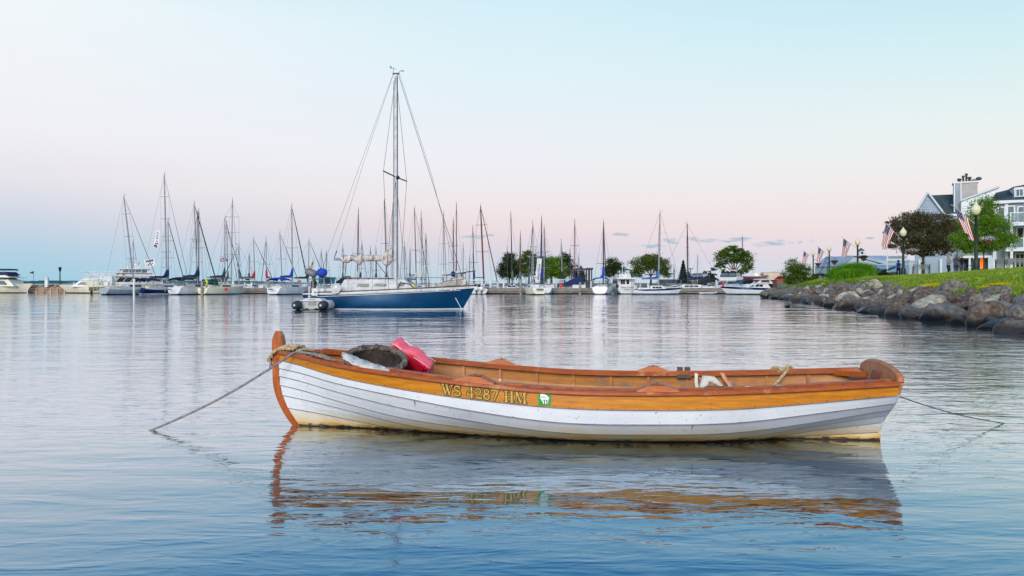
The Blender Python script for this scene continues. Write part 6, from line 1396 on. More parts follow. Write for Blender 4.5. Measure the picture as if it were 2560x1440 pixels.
def lawn_fn(y0, y1, dmax, edge=True):
    def f(rs_, n):
        y = y0+(y1-y0)*rs_.uniform(0,1,n)**1.0; xs_ = np.interp(y, [p[1] for p in POLY[1:16]], [p[0] for p in POLY[1:16]]); w = crest_w(y); x = xs_+w*1.02+rs_.uniform(-.25,dmax,n)*rs_.uniform(0,1,n)
        k = (x/y < .80)&(sdist(x,y) > w*.85); x, y = x[k], y[k]; return x, y, ground_z(x,y)-.01
    return f
blades('grass', 0,0,0, 90000, .15, 0, 0, gl, 50, .016, 'stuff', None, .6, lawn_fn(18, 84, 9)); bpy.data.objects['grass']['label'] = 'lawn grass on the bank above the boulders'
blades('rough_grass', 0,0,0, 12000, .26, 0, 0, lb_, 51, .018, 'stuff', None, .5, lawn_fn(50, 82, 2.0)); bpy.data.objects['rough_grass']['label'] = 'longer rough grass edging the boulders'
blades('bank_weeds', 0,0,0, 12000, .20, 0, 0, gl, 52, .020, 'stuff', None, .6, lawn_fn(18, 60, 3.2)); bpy.data.objects['bank_weeds']['label'] = 'weedy grass on the upper edge of the boulders'
yf = leafmat('yellow_flower', rgb(190,170,20), rgb(240,220,40))
for i, (px, py, w) in enumerate([(2334,722,.36),(2343,719,.22),(2472,728,.16),(2498,723,.26),(2512,721,.16)]):
    Y_ = depth_at(px,py); rs_ = np.random.RandomState(60+i); n = 900; p = np.stack([rs_.normal(size=n)*w*.55, rs_.normal(size=n)*w*.6, .10+.07*rs_.rand(n)],1); a = rs_.normal(size=(n,3)); a /= np.linalg.norm(a,axis=1)[:,None]; bb_ = np.cross(a,rs_.normal(size=(n,3))); bb_ /= np.linalg.norm(bb_,axis=1)[:,None]; s_ = .028
    o = quads('yellow_flowers', np.stack([p-a*s_,p-bb_*s_,p+a*s_,p+bb_*s_],1), [yf], kind='stuff'); o.location = (WX(px,Y_),Y_,GZ(WX(px,Y_),Y_)); o['label'] = 'yellow flowering ground cover among the boulders'
# ------------------------------------------------------------------ lamps, flags, baskets
lampi = mat('lamp_iron', rgb(26,44,40), .45, var=.15); globe = mat('opal_globe', rgb(226,220,188), .35, var=.05, scale=2)
def lamp(label, px, topy, basey, Y_):
    x = WX(px,Y_); z0 = ZH(basey,Y_); H = ZH(topy,Y_)-z0; k = H/4.2; t = thing('lamp_post', label, 'lamp post', (x,Y_,z0), 0, 'globe lamp posts along the waterfront')
    mb = MB(); mb.lathe([(.30,-.1),(.30,.12),(.22,.20),(.20,.62),(.15,.72),(.13,.80)], 12); mb.build('base', lampi, t)
    mb = MB(); mb.lathe([(.105,.78),(.095,1.6),(.075,3.30*k),(.12,3.36*k),(.13,3.42*k),(.08,3.46*k)], 12); mb.build('post', lampi, t)
    mb = MB(); mb.lathe([(.10,3.44*k),(.20,3.52*k),(.265,3.70*k),(.255,3.84*k),(.17,3.98*k),(.085,4.06*k),(.06,4.10*k)], 16); g_ = mb.build('globe', globe, t)
    mb = MB(); mb.lathe([(.06,4.09*k),(.085,4.12*k),(.05,4.17*k),(.01,4.21*k)], 10); mb.build('finial', globe, g_)
    mb = MB(); mb.tube([(.08,-.02,2.92*k),(.55,-.02,2.70*k),(.62,-.02,2.70*k)], .02, 5); mb.build('basket_arm', lampi, t)
    return t, x, z0, k
LP = [('nearest globe lamp post in front of the green tree', 2440, 505, 680, 48), ('second nearest globe lamp post beside the purple tree', 2258, 568, 693, 66),
      ('middle globe lamp post rising from the bright grass', 2144, 593, 706, 82), ('fourth globe lamp post with a slanting ladder behind it', 2073, 613, 699, 98), ('farthest globe lamp post beside the tall leafy shrub', 2033, 626, 698, 114)]
fl_lab = ['billowing striped flag on the nearest lamp post', 'large striped flag hanging left of the purple tree', 'striped flag on the middle lamp post', 'striped flag on the fourth lamp post', 'farthest striped flag above the tall shrub']
bk_lab = ['hanging basket of white flowers on the nearest lamp post', 'hanging basket of white flowers before the purple tree', 'hanging basket on the middle lamp post', 'hanging basket on the fourth lamp post', 'smallest hanging basket on the farthest lamp post']
potm = mat('basket_fibre', rgb(92,70,46), .9, var=.25, scale=20); 
wf = [leafmat('white_blossom', rgb(196,190,196), rgb(240,236,240)), leafmat('purple_blossom', rgb(60,40,60), rgb(120,84,110))]
for i, (lb, px, ty, by, Y_) in enumerate(LP):
    t, x, z0, k = lamp(lb, px, ty, by, Y_)
    tip = [(2379,512),(2211,553),(2105,593),(2043,615),(2007,626)][i]; base_ = [(2436,558),(2254,600),(2141,620),(2071,637),(2031,643)][i]
    tp_ = P(*tip, Y_-.35); bs = P(*base_, Y_-.1); al = (bs-tp_); ln = al.length; al.normalize()
    q0 = tp_+al*ln*.10
    if i == 0: dn = Vector((.30,0,-.72)); Fl, Hh = 1.75, 1.25
    else: dn = Vector((-.22 if i == 1 else -.12,0,-1)); Fl, Hh = [0,1.9,1.75,1.7,1.75][i], [0,1.05,1.0,.95,.95][i]
    star_flag('lamp_flag', fl_lab[i], q0, al, dn, Hh, Fl, .07, 'striped flags on the lamp posts', seed=i*1.3, pole=[tp_, bs])
    bx = x+[.72,.66,.62,.62,.62][i]; bz = z0+[2.14,2.24,2.02,2.0,2.0][i]*k*1.0
    if i == 0: bx = WX(2469,Y_); bz = ZH(600,Y_)
    if i == 1: bx = WX(2280,Y_); bz = ZH(628,Y_)
    if i == 2: bx = WX(2159,Y_); bz = ZH(644,Y_)
    if i == 3: bx = WX(2086,Y_); bz = ZH(655,Y_)
    if i == 4: bx = WX(2045,Y_); bz = ZH(661,Y_)
    bk2 = thing('flower_basket', bk_lab[i], 'flower basket', (bx,Y_,bz), 0, 'hanging flower baskets on the lamp posts')
    mb = MB(); mb.lathe([(.03,-.36),(.16,-.28),(.26,-.10),(.29,.02)], 14); mb.build('bowl', potm, bk2)
    mb = MB(); [mb.tube([(.26*math.cos(a),.26*math.sin(a),0),(0,0,.62)], .008, 4) for a in (0,2.1,4.2)]; mb.build('hanger', wire, bk2)
    rs_ = np.random.RandomState(80+i); n = 1500; p = rs_.normal(size=(n,3))*np.array([.17,.17,.055])+np.array([0,0,.08]); a = rs_.normal(size=(n,3)); a /= np.linalg.norm(a,axis=1)[:,None]; bb_ = np.cross(a,rs_.normal(size=(n,3))); bb_ /= np.linalg.norm(bb_,axis=1)[:,None]; s_ = .030
    quads('flowers', np.stack([p-a*s_,p-bb_*s_,p+a*s_,p+bb_*s_],1), [wf[0] if i < 2 else wf[1], ldk], bk2, (rs_.rand(n) < .35).astype(int))
# leaning lattice gangway behind the fourth lamp
t = thing('lattice_gangway', 'slanting lattice ladder structure behind the fourth lamp post', 'ladder', P(2047,690,104)); d = P(2070,640,104)-P(2047,690,104)
lad = mat('lattice_dark', rgb(56,60,66), .6, var=.1)
for o_ in (-.12,.12): mb = MB(); mb.tube([(o_,0,0),(d.x+o_,0,d.z)], .03, 5); mb.build('side_rail', lad, t)
for i in range(9): s_ = (i+.5)/9; mb = MB(); mb.tube([(d.x*s_-.12,0,d.z*s_-.05),(d.x*s_+.12,0,d.z*s_+.05)], .028, 5); mb.build('rung', lad, t)
mb = MB(); mb.tube([(0,0,0),(0,0,3.2)], .05, 6); mb.tube([(-.3,0,3.1),(.1,0,3.1)], .03, 4); o = mb.build('utility_pole', lad, None, (WX(2069,112),112,.9)); tag(o, 'thin dark utility pole behind the fourth lamp post', 'pole')
for px, ty, lb in ((1964,665,'short thin light pole left of the tall shrub'),(1972,655,'taller thin pole inside the tall shrub')):
    mb = MB(); H = ZH(ty,118)-.8; mb.tube([(0,0,0),(0,0,H)], .04, 5); mb.tube([(0,0,H),(-.3,0,H+.02)], .03, 4); o = mb.build('light_pole', lad, None, (WX(px,118),118,.8)); tag(o, lb, 'light pole')
mb = MB(); H = ZH(672,116)-.8; mb.tube([(0,0,0),(0,0,H)], .06, 6); mb.box((0,0,H), (.7,.15,.12)); o = mb.build('light_pole', lad, None, (WX(1726,116),116,.8)); tag(o, 'dark twin headed light pole right of the blue spruce', 'light pole')
t = thing('street_lamp', 'lit orange street lamp under the large maple crown', 'street lamp', (WX(1891,122),122,.8)); H = ZH(687,122)-.8
mb = MB(); mb.tube([(0,0,0),(0,0,H-.2)], .06, 6); mb.build('post', lad, t); mb = MB(); mb.ball((0,0,H), .22, 12); mb.build('lamp_globe', mat('lit_globe', rgb(255,190,130), .5, var=0, emit=rgb(255,176,110), es=2.2), t)
# antenna tower
t = thing('antenna_tower', 'distant lattice antenna tower above the maple tree', 'tower', (WX(1856,420),420,1)); z1, z2 = ZH(660,420)-1, ZH(583,420)-1
mb = MB()
for a in range(3): mb.tube([(.9*math.cos(a*2.094),.9*math.sin(a*2.094),0),(.12*math.cos(a*2.094),.12*math.sin(a*2.094),z2*.93)], .12, 4)
for i in range(26): z = z2*.93*i/26; r0 = .9-.78*i/26; mb.tube([(r0*math.cos(i*2.094),r0*math.sin(i*2.094),z),(r0*math.cos(i*2.094+2.094),r0*math.sin(i*2.094+2.094),z+z2*.035)], .07, 4)
mb.build('lattice', mat('tower_grey', rgb(128,130,136), .6, var=.05), t); mb = MB(); mb.tube([(0,0,z2*.9),(0,0,z2)], .06, 4); mb.build('mast_tip', mat('tower_grey', rgb(128,130,136)), t)
# ------------------------------------------------------------------ far buildings behind the marina
def shed(name, label, px0, px1, eave, ridge, Y_, depth, wallm, roofm, zb=.8, gable=False, hgt=None):
    x0, x1 = WX(px0,Y_), WX(px1,Y_); w = x1-x0; ze_, zr_ = ZH(eave,Y_)-zb, ZH(ridge,Y_)-zb; t = thing(name, label, 'building', ((x0+x1)/2,Y_,zb))
    mb = MB(); mb.box((0,depth/2,ze_/2), (w,depth,ze_)); mb.build('wall', wallm, t); mb = MB(); e = .25
    if gable: v = [(-w/2-e,-e,ze_),(w/2+e,-e,ze_),(w/2+e,depth+e,ze_),(-w/2-e,depth+e,ze_),(0,-e,zr_),(0,depth+e,zr_)]; f = [(0,4,5,3),(1,2,5,4),(0,1,4),(2,3,5),(0,3,2,1)]
    else: v = [(-w/2-e,-e,ze_),(w/2+e,-e,ze_),(w/2+e,depth+e,ze_),(-w/2-e,depth+e,ze_),(-w/2-e,depth/2,zr_),(w/2+e,depth/2,zr_)]; f = [(0,1,5,4),(2,3,4,5),(0,4,3),(1,2,5),(0,3,2,1)]
    mb.add(v, f); mb.build('roof', roofm, t); return t, w, ze_, zr_
rb = mat('red_siding', rgb(190,32,52), .6, var=.12, scale=.5); rr_roof = mat('red_grey_roof', rgb(128,92,96), .8, var=.1)
t, w, ze_, zr_ = shed('red_building', 'long low bright red building behind the rocky point', 1884, 1975, 694, 690, 150, 12, rb, rr_roof)
mb = MB(); mb.box((1.0,-.1,ze_*.5), (3.2,.1,ze_*.5)); mb.build('door', mat('garage_grey', rgb(150,140,140), .6, var=.1), t)
mb = MB(); mb.tube([(-3.6,-2.0,ze_*.2),(-2.9,-.1,ze_)], .14, 4); mb.build('brace', rb, t)
gs = mat('grey_metal_siding', rgb(172,190,202), .5, var=.06); t, w, ze_, zr_ = shed('metal_shed', 'pale grey metal shed left of the flybridge cruiser', 1756, 1786, 684, 682, 130, 8, gs, mat('grey_trim', rgb(120,138,150), .6, var=.1))
mb = MB(); mb.box((0,-.06,ze_*.48), (.05,.06,ze_*.9)); mb.box((-w/2,-.06,ze_*.5), (.12,.08,ze_)); mb.box((w/2,-.06,ze_*.5), (.12,.08,ze_)); mb.build('trim', mat('grey_trim', rgb(120,138,150)), t); t.children[-1]['kind'] = 'stuff'
mb = MB(); [mb.box((x,-.1,ze_+.35), (.12,.12,.35)) for x in (-.7,.3)]; mb.build('roof_vent', mat('grey_trim', rgb(120,138,150)), t); t.children[-1]['kind'] = 'stuff'
shed('dark_roof_house', 'low house with dark grey roof behind the blue sail covers', 1666, 1722, 706, 698, 135, 8, mat('grey_wall', rgb(140,146,148), .7, var=.1), mat('dark_roof', rgb(78,84,94), .8, var=.1))
shed('boat_store', 'low grey boat store behind the travel lift', 1445, 1482, 708, 700, 130, 8, mat('grey_wall', rgb(140,146,148)), mat('brown_grey_roof', rgb(112,106,104), .8, var=.1))
shed('gate_house', 'small grey green house seen behind the tall banner', 1336, 1362, 706, 698, 126, 5, mat('teal_wall', rgb(70,98,98), .7, var=.1), mat('teal_roof', rgb(96,128,132), .8, var=.1))
bs_ = mat('blue_siding', rgb(108,148,182), .7, var=.08, scale=.4); bw2 = mat('pale_blue_gable', rgb(176,194,212), .7, var=.06, scale=.4); brf = mat('blue_grey_roof', rgb(158,176,194), .7, var=.08, scale=.5)
# blue warehouse with a cupola
t = thing('blue_warehouse', 'blue warehouse with pale gable and white cupola behind the lamp posts', 'building', (WX(2106,132),132,1.0)); s_ = 132/FPX
def z_(py): return ZH(py,132)-1.0
mb = MB(); mb.prism([(0,0),(0,z_(666)),(3.6*.52,z_(642)),(5.2,z_(655)),(6.6,z_(664)),(6.6,0)], 0, 12); mb.build('gable_wall', bw2, t)
mb = MB(); mb.box((7.9,5,z_(662)/2), (9.0,12,z_(662))); mb.build('side_wall', bs_, t)
mb = MB(); mb.add([(-.2,-.3,z_(665)),(1.9,-.3,z_(640)),(1.9,12,z_(636)),(-.2,12,z_(664)),(6.9,-.3,z_(661)),(6.9,12,z_(652)),(12.4,-.3,z_(661)),(12.4,6,z_(636)),(1.9,6,z_(636))], [(0,1,2,3),(1,4,5,2),(4,6,7,8,1)]); r_ = mb.build('roof', brf, t)
mb = MB(); mb.box((5.6,5.8,z_(629)), (.7,.7,.8)); mb.build('cupola', mat('cupola_white', rgb(214,220,228), .6, var=.05), r_); mb = MB(); mb.add([(5.1,5.3,z_(630)+.45),(6.1,5.3,z_(630)+.45),(6.1,6.3,z_(630)+.45),(5.1,6.3,z_(630)+.45),(5.6,5.8,z_(630)+.95)], [(0,1,4),(1,2,4),(2,3,4),(3,0,4),(3,2,1,0)]); mb.build('cupola_roof', mat('dark_roof', rgb(78,84,94)), r_)
mb = MB(); mb.box((5.6,5.42,z_(629)), (.3,.05,.4)); mb.build('louvre', glass, r_)
mb = MB(); mb.tube([(6.8,-.5,z_(664)),(12.5,-.5,z_(664))], .12, 4); mb.build('gutter', white, t)
# camper and cars
t = thing('camper_van', 'beige camper parked in front of the red building', 'camper', (WX(1936,128),128,.85)); bg_ = mat('beige_panel', rgb(206,186,168), .5, var=.08)
mb = MB(); rbox(mb, (2.5,1.9,1.5), .12, Matrix.Translation((0,0,1.25))); c = mb.build('body', bg_, t); mb = MB(); rbox(mb, (1.0,1.8,.55), .1, Matrix.Translation((-1.5,0,1.75))); mb.build('cab_over', bg_, t)
mb = MB(); mb.box((.1,-.97,1.45), (.7,.04,.45)); mb.build('window', glass, c); mb = MB(); mb.box((0,-.97,.85), (2.4,.03,.08)); mb.build('stripe', mat('brown_stripe', rgb(120,84,70), .6, var=.1), c)
for x in (-.9,.8): mb = MB(); mb.lathe([(.28,0),(.28,.18),(.1,.2)], 14, (x,-.9,.28), 0, Matrix.Rotation(R(-90),3,'X').inverted()); mb.build('wheel', blk, t)
def car(label, px, Y_, mtl, rz=0, z=.85):
    t = thing('parked_car', label, 'car', (WX(px,Y_),Y_,z), rz); mb = MB(); prof = [(-1.9,.35),(-1.9,.75),(-1.7,.88),(-1.0,.95),(-.55,1.35),(.7,1.40),(1.35,.98),(1.9,.88),(2.0,.5),(1.95,.35)]
    mb.prism(prof, -.78, .78); o = mb.build('body', mtl, t); bv = o.modifiers.new('edge','BEVEL'); bv.width = .06; bv.segments = 2
    for xs_ in ([(-.9,.98),(-.50,1.28),(-.02,1.31),(-.02,.98)], [(.04,.98),(.04,1.31),(.66,1.33),(1.15,.99)]):
        for s in (-1,1): mb = MB(); mb.prism(xs_, s*.765, s*.80); mb.build('window', glass, o)
    mb = MB(); mb.add([(-.99,-.68,.97),(-.99,.68,.97),(-.60,.62,1.31),(-.60,-.62,1.31)], [(0,1,2,3)]); mb.build('windscreen', glass, o)
    for x in (-1.25,1.2):
        for s in (-1,1): mb = MB(); mb.lathe([(.31,-.1),(.31,.1),(.18,.11)], 16, (x,s*.72,.31), 0, Matrix.Rotation(R(90),3,'X')); mb.build('wheel', blk, t)
    for s in (-.5,.5): mb = MB(); mb.box((-1.93,s,.68), (.05,.3,.14)); mb.build('headlight', lgrey, t)
    return t
car('red car parked in front of the red building', 1955, 120, mat('car_red', rgb(168,28,40), .3, var=.05), R(-20)); car('white car parked at the foot of the tall shrub', 1974, 126, mat('car_white', rgb(214,214,214), .3, var=.05), R(10))
car('small grey car behind the bow of the side on sloop', 1741, 122, mat('car_grey', rgb(130,140,146), .3, var=.05), R(5)); car('dark car parked by the pale metal shed', 1768, 121, mat('car_dark', rgb(60,66,76), .3, var=.05), R(8))
# ------------------------------------------------------------------ waterfront apartment building
BY = 83.0; BA = R(26.5); BZY = 82.0; sp_ = mat('shingle_siding', rgb(150,162,172), .8, var=.08, scale=1.2); tw = mat('white_trim', rgb(214,222,232), .5, var=.03); sid = mat('pale_blue_siding', rgb(156,176,196), .75, var=.06, scale=1); shing = mat('slate_shingle', rgb(66,84,90), .9, var=.18, scale=3, bump=.5, bscale=14)
chs = mat('beige_siding', rgb(172,172,170), .8, var=.05, scale=1)
ap = thing('apartment_building', 'three storey waterfront building with white balconies and dark shingle roofs', 'building', (WX(2270,BY),BY,0), -BA); ox = WX(2270,BY)
def bx(px): k = (px-1280)/FPX; return (k*BY-ox)/(math.cos(BA)+k*math.sin(BA))
def bz(py): return ZH(py,BZY)
def walls(name, px0, px1, py0, py1, y0, y1, m): 
    mb = MB(); a, c, z0, z1 = bx(px0), bx(px1), bz(py1), bz(py0); mb.box(((a+c)/2,(y0+y1)/2,(z0+z1)/2), (c-a,y1-y0,z1-z0)); return mb.build(name, m, ap)
# siding laps (real relief) on a wall facing us
def clad(par, px0, px1, py0, py1, y, m, stepz=.32):
    a, c, z0, z1 = bx(px0), bx(px1), bz(py1), bz(py0); n = max(1, int((z1-z0)/stepz)); mb = MB()
    for i in range(n):
        za, zb2 = z0+(z1-z0)*i/n, z0+(z1-z0)*(i+1)/n; mb.add([(a,y-.035,za),(c,y-.035,za),(c,y-.005,zb2),(a,y-.005,zb2),(a,y,za),(c,y,za)], [(0,1,2,3),(0,4,5,1)])
    o = mb.build('siding', m, par); o['kind'] = 'stuff'; return o
def win(par, px0, px1, py0, py1, y, gm=glassl, fw=.07, mull=1, name='window'):
    a, c, z0, z1 = bx(px0), bx(px1), bz(py1), bz(py0); mb = MB(); mb.box(((a+c)/2,y-.03,z0-fw/2), (c-a+2*fw,.12,fw)); mb.box(((a+c)/2,y-.03,z1+fw/2), (c-a+2*fw,.12,fw))
    for x in (a-fw/2, c+fw/2): mb.box((x,y-.03,(z0+z1)/2), (fw,.116,z1-z0))
    for i in range(mull): mb.box((a+(c-a)*(i+1)/(mull+1),y-.03,(z0+z1)/2), (fw*.7,.10,z1-z0))
    f = mb.build(name, tw, par); mb = MB(); mb.box(((a+c)/2,y-.01,(z0+z1)/2), (c-a,.03,z1-z0)); mb.build('pane', gm, f); return f
# left wing: gable facing us with the ridge running right, roof to the right of it
w1 = walls('wall', 2288, 2400, 534, 690, 1.0, 10, sid); clad(w1, 2288, 2400, 534, 640, 1.0, sid)
mb = MB(); gx0, gxm, gx1 = bx(2288), bx(2320), bx(2357); ze1, zp1 = bz(534), bz(480); mb.add([(gx0,.98,ze1),(gx1,.98,ze1),(gxm,.98,zp1)], [(0,1,2)]); mb.build('gable_wall', sid, ap)
mb = MB(); n = 9
for i in range(n):
    f0, f1 = i/n, (i+1)/n; mb.add([(gx0+(gxm-gx0)*f0,.93,ze1+(zp1-ze1)*f0),(gx1+(gxm-gx1)*f0,.93,ze1+(zp1-ze1)*f0),(gx1+(gxm-gx1)*f1,.965,ze1+(zp1-ze1)*f1),(gx0+(gxm-gx0)*f1,.965,ze1+(zp1-ze1)*f1)], [(0,1,2,3)])
mb.build('gable_siding', sid, ap, kind='stuff')
mb = MB(); mb.add([(gx0-.15,.7,ze1-.1),(gxm,.7,zp1+.08),(gxm,9,zp1+.08),(gx0-.15,9,ze1-.1),(gx1+.2,.7,ze1-.1),(gx1+.2,9,ze1-.1)], [(0,1,2,3),(1,4,5,2)]); rf = mb.build('roof', shing, ap)
mb = MB(); mb.add([(bx(2321),4.0,zp1+.06),(bx(2440),4.0,zp1+.06),(bx(2440),1.0,bz(534)),(bx(2350),1.0,bz(534))], [(0,3,2,1)]); mb.build('roof', shing, ap)
for p0, p1 in (((gx0-.2,.66,ze1-.16),(gxm,.66,zp1+.06)), ((gxm,.66,zp1+.06),(gx1+.25,.66,ze1-.16))): mb = MB(); mb.tube([p0,p1], .11, 4); mb.build('bargeboard', tw, rf)
mb = MB(); mb.box(((bx(2345)+bx(2480))/2,.9,bz(538)), (bx(2480)-bx(2345),.2,.22)); mb.build('eaves_board', tw, ap)
# chimney block with pots
chx0, chm, chx1 = bx(2386), bx(2404), bx(2446); mb = MB(); za, zb2 = bz(530), bz(457); mb.box(((chx0+chx1)/2,2.2,(za+zb2)/2), (chx1-chx0,2.0,zb2-za)); ch = mb.build('chimney', chs, ap)
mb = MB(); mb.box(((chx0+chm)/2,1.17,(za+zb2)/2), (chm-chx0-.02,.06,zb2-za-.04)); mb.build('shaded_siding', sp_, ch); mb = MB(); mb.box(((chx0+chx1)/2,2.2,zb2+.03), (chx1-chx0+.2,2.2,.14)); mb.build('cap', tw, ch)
for x in (chx0+.04, chm): mb = MB(); mb.box((x,1.15,(za+zb2)/2), (.10,.10,zb2-za)); mb.build('corner_board', tw, ch)
for i, (px, top_, r_) in enumerate(((2401,444,.15),(2411,437,.10),(2419,432,.10),(2427,441,.13))):
    mb = MB(); zt = bz(top_); mb.lathe([(r_,zb2+.05),(r_,zt-.2),(r_*1.5,zt-.18),(r_*1.5,zt-.05),(r_*.6,zt)], 10, (bx(px),2.0,0)); mb.build('flue', mat('flue_metal', rgb(84,84,86), .5, metal=.4, var=.2), ch)
for px, py, r_, m in ((2438,452,.24,mat('dish_grey', rgb(112,118,122), .5, var=.1)),(2450,448,.26,mat('dish_green', rgb(30,64,62), .5, var=.1))):
    mb = MB(); mb.ball((bx(px),1.6,bz(py)), r_, 12, 0, (1.1,.3,.7)); mb.tube([(bx(px),1.7,bz(py)),(bx(px)-.2,1.9,bz(py)-.5)], .03, 5); mb.build('satellite_dish', m, ch)
# right wing
BZY = 78.5
w2 = walls('wall', 2478, 2760, 506, 690, -1.0, 9, sp_); clad(w2, 2478, 2640, 506, 640, -1.0, sp_)
mb = MB(); mb.add([(bx(2466),-1.4,bz(512)),(bx(2790),-1.4,bz(500)),(bx(2790),5.5,bz(405)),(bx(2496),5.5,bz(467))], [(0,1,2,3)]); mb.add([(bx(2466),-1.4,bz(512)),(bx(2496),5.5,bz(467)),(bx(2440),8,bz(500))], [(0,1,2)]); rf2 = mb.build('roof', shing, ap)
mb = MB(); mb.add([(bx(2403),.2,bz(494)),(bx(2500),.2,bz(464)),(bx(2500),4,bz(464)),(bx(2403),4,bz(490))], [(0,1,2,3)]); mb.add([(bx(2404),.24,bz(496)),(bx(2496),.24,bz(467)),(bx(2470),.24,bz(515)),(bx(2404),.24,bz(515))], [(0,3,2,1)], 1); mb.build('dormer_roof', [shing, tw], ap)
mb = MB(); mb.tube([(bx(2402),.1,bz(495)),(bx(2499),.1,bz(464))], .10, 4); mb.build('bargeboard', tw, ap)
w3 = walls('dormer_wall', 2403, 2480, 500, 545, .3, 6, tw)
dmw = walls('dormer', 2535, 2640, 467, 500, -.2, 4, tw); win(dmw, 2540, 2556, 474, 490, -.22, glassl, .08, 1); win(dmw, 2562, 2580, 472, 490, -.22, glassl, .08, 1); mb = MB(); mb.add([(bx(2532),-.5,bz(467)),(bx(2650),-.5,bz(452)),(bx(2650),4,bz(452)),(bx(2532),4,bz(462))], [(0,1,2,3)]); mb.build('dormer_roof', shing, ap)
mb = MB(); mb.box(((bx(2478)+bx(2700))/2,-1.2,bz(506)), (bx(2700)-bx(2478),.3,.30)); mb.build('eaves_board', tw, ap)
# windows and doors of the right wing
win(w2, 2494, 2507, 520, 545, -1.04, glassl, .09, 0); win(w2, 2517, 2531, 518, 556, -1.04, glassl, .12, 0, 'balcony_door'); win(w2, 2543, 2556, 520, 556, -1.04, glassl, .1, 0, 'balcony_door')
win(w2, 2490, 2502, 574, 618, -1.04, glassl, .1, 0, 'balcony_door'); win(w2, 2508, 2518, 574, 618, -1.04, glassl, .08, 0); win(w2, 2540, 2554, 572, 618, -1.04, glass, .1, 0, 'balcony_door'); win(w2, 2537, 2556, 636, 672, -1.04, glass, .1, 1, 'balcony_door')
for px in (2484, 2513, 2560): mb = MB(); mb.box((bx(px),-1.1,(bz(506)+bz(690))/2), (.28,.16,bz(506)-bz(690))); mb.build('corner_board', tw, ap)
# balconies
def balcony(px0, px1, slab, railtop, y0=-3.2, y1=-1.0, posts=()):
    a, c = bx(px0), bx(px1); zs_ = bz(slab); mb = MB(); mb.box(((a+c)/2,(y0+y1)/2,zs_-.16), (c-a,y1-y0,.34)); bo = mb.build('balcony', tw, ap)
    zt = bz(railtop); mb = MB(); mb.box(((a+c)/2,y0+.05,zt), (c-a,.08,.08)); mb.box((a+.05,(y0+y1)/2,zt), (.08,y1-y0,.08)); mb.build('handrail', tw, bo)
    n = max(2, int((c-a)/1.4))
    for i in range(n+1): mb = MB(); mb.box((a+.05+(c-a-.1)*i/n,y0+.05,(zs_+zt)/2), (.09,.09,zt-zs_)); mb.build('post', tw, bo)
    for i in range(n): mb = MB(); mb.box((a+.05+(c-a-.1)*(i+.5)/n,y0+.05,(zs_+zt)/2), ((c-a)/n-.12,.015,(zt-zs_)*.86)); mb.build('glass_panel', mat('balcony_glass', rgb(136,166,176), .1, var=.08, alpha=.5), bo)
balcony(2516, 2680, 560, 537); balcony(2506, 2680, 622, 599)
for px in (2520, 2556): mb = MB(); mb.box((bx(px),-3.1,(bz(560)+bz(690))/2), (.22,.2,bz(560)-bz(690))); mb.build('column', tw, ap)
# ground floor between the wings and the small left porch
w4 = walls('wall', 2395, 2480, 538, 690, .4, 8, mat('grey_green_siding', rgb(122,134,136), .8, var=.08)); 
mb = MB(); mb.box(((bx(2400)+bx(2480))/2,-.2,bz(641)), (bx(2480)-bx(2400),1.4,.22)); mb.build('porch_beam', tw, ap)
for px in (2423, 2434): mb = MB(); mb.box((bx(px),-.8,(bz(641)+bz(690))/2), (.16,.16,bz(641)-bz(690))); mb.build('column', tw, ap)
win(w4, 2410, 2421, 646, 676, .36, glass, .08, 0, 'glass_door')
mb = MB(); mb.box((bx(2455),.3,bz(658)), (bx(2459)-bx(2451),.08,bz(644)-bz(671))); mb.build('lit_doorway', mat('orange_light', rgb(250,120,30), .6, var=.1, scale=2, emit=rgb(250,110,20), es=.9), ap)
mb = MB(); mb.box((bx(2455),.32,bz(558)), (.5,.06,.35)); mb.build('lit_window', mat('orange_light', rgb(250,120,30)), ap)
for px0, px1 in ((2468,2481),): walls('garage_door', px0, px1, 642, 690, -1.12, -.98, mat('pale_door', rgb(190,208,226), .6, var=.03))
for px0, px1 in ((2272,2284),): walls('garage_door', px0, px1, 651, 690, .84, 1.0, mat('pale_door', rgb(190,208,226), .6))
w5 = walls('wall', 2270, 2330, 648, 692, .9, 6, sid)
for px in (2299, 2353): mb = MB(); mb.box((bx(px),.7,(bz(645)+bz(690))/2), (.22,.2,bz(645)-bz(690))); mb.build('column', tw, ap)
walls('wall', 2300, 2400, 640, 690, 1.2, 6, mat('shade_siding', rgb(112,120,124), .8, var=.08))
win(w5, 2302, 2309, 652, 668, .86, glass, .06, 0)
mb = MB(); a, c = bx(2216), bx(2268); mb.box(((a+c)/2,.5,bz(647)), (c-a,3,.30)); pb_ = mb.build('porch_deck', tw, ap); mb = MB(); mb.box(((a+c)/2,.5,bz(548)), (c-a,3,.12)); 
for px in (2219, 2253): mb = MB(); mb.box((bx(px),-.9,(bz(600 if px < 2230 else 648)+bz(690))/2), (.14,.14,bz(600 if px < 2230 else 648)-bz(690))); mb.build('column', tw, ap)
mb = MB(); mb.box(((a+c)/2,-.95,bz(636)), (c-a,.06,.07)); mb.build('handrail', tw, pb_); mb = MB(); mb.box(((a+c)/2,-.95,bz(641)), (c-a,.02,.34)); mb.build('glass_panel', mat('balcony_glass', rgb(136,166,176)), pb_)
mb = MB(); mb.tube([(bx(2206),-.9,bz(678)),(bx(2262),-.9,bz(656))], .12, 4); mb.build('ramp_rail', mat('dark_roof', rgb(78,84,94)), ap)
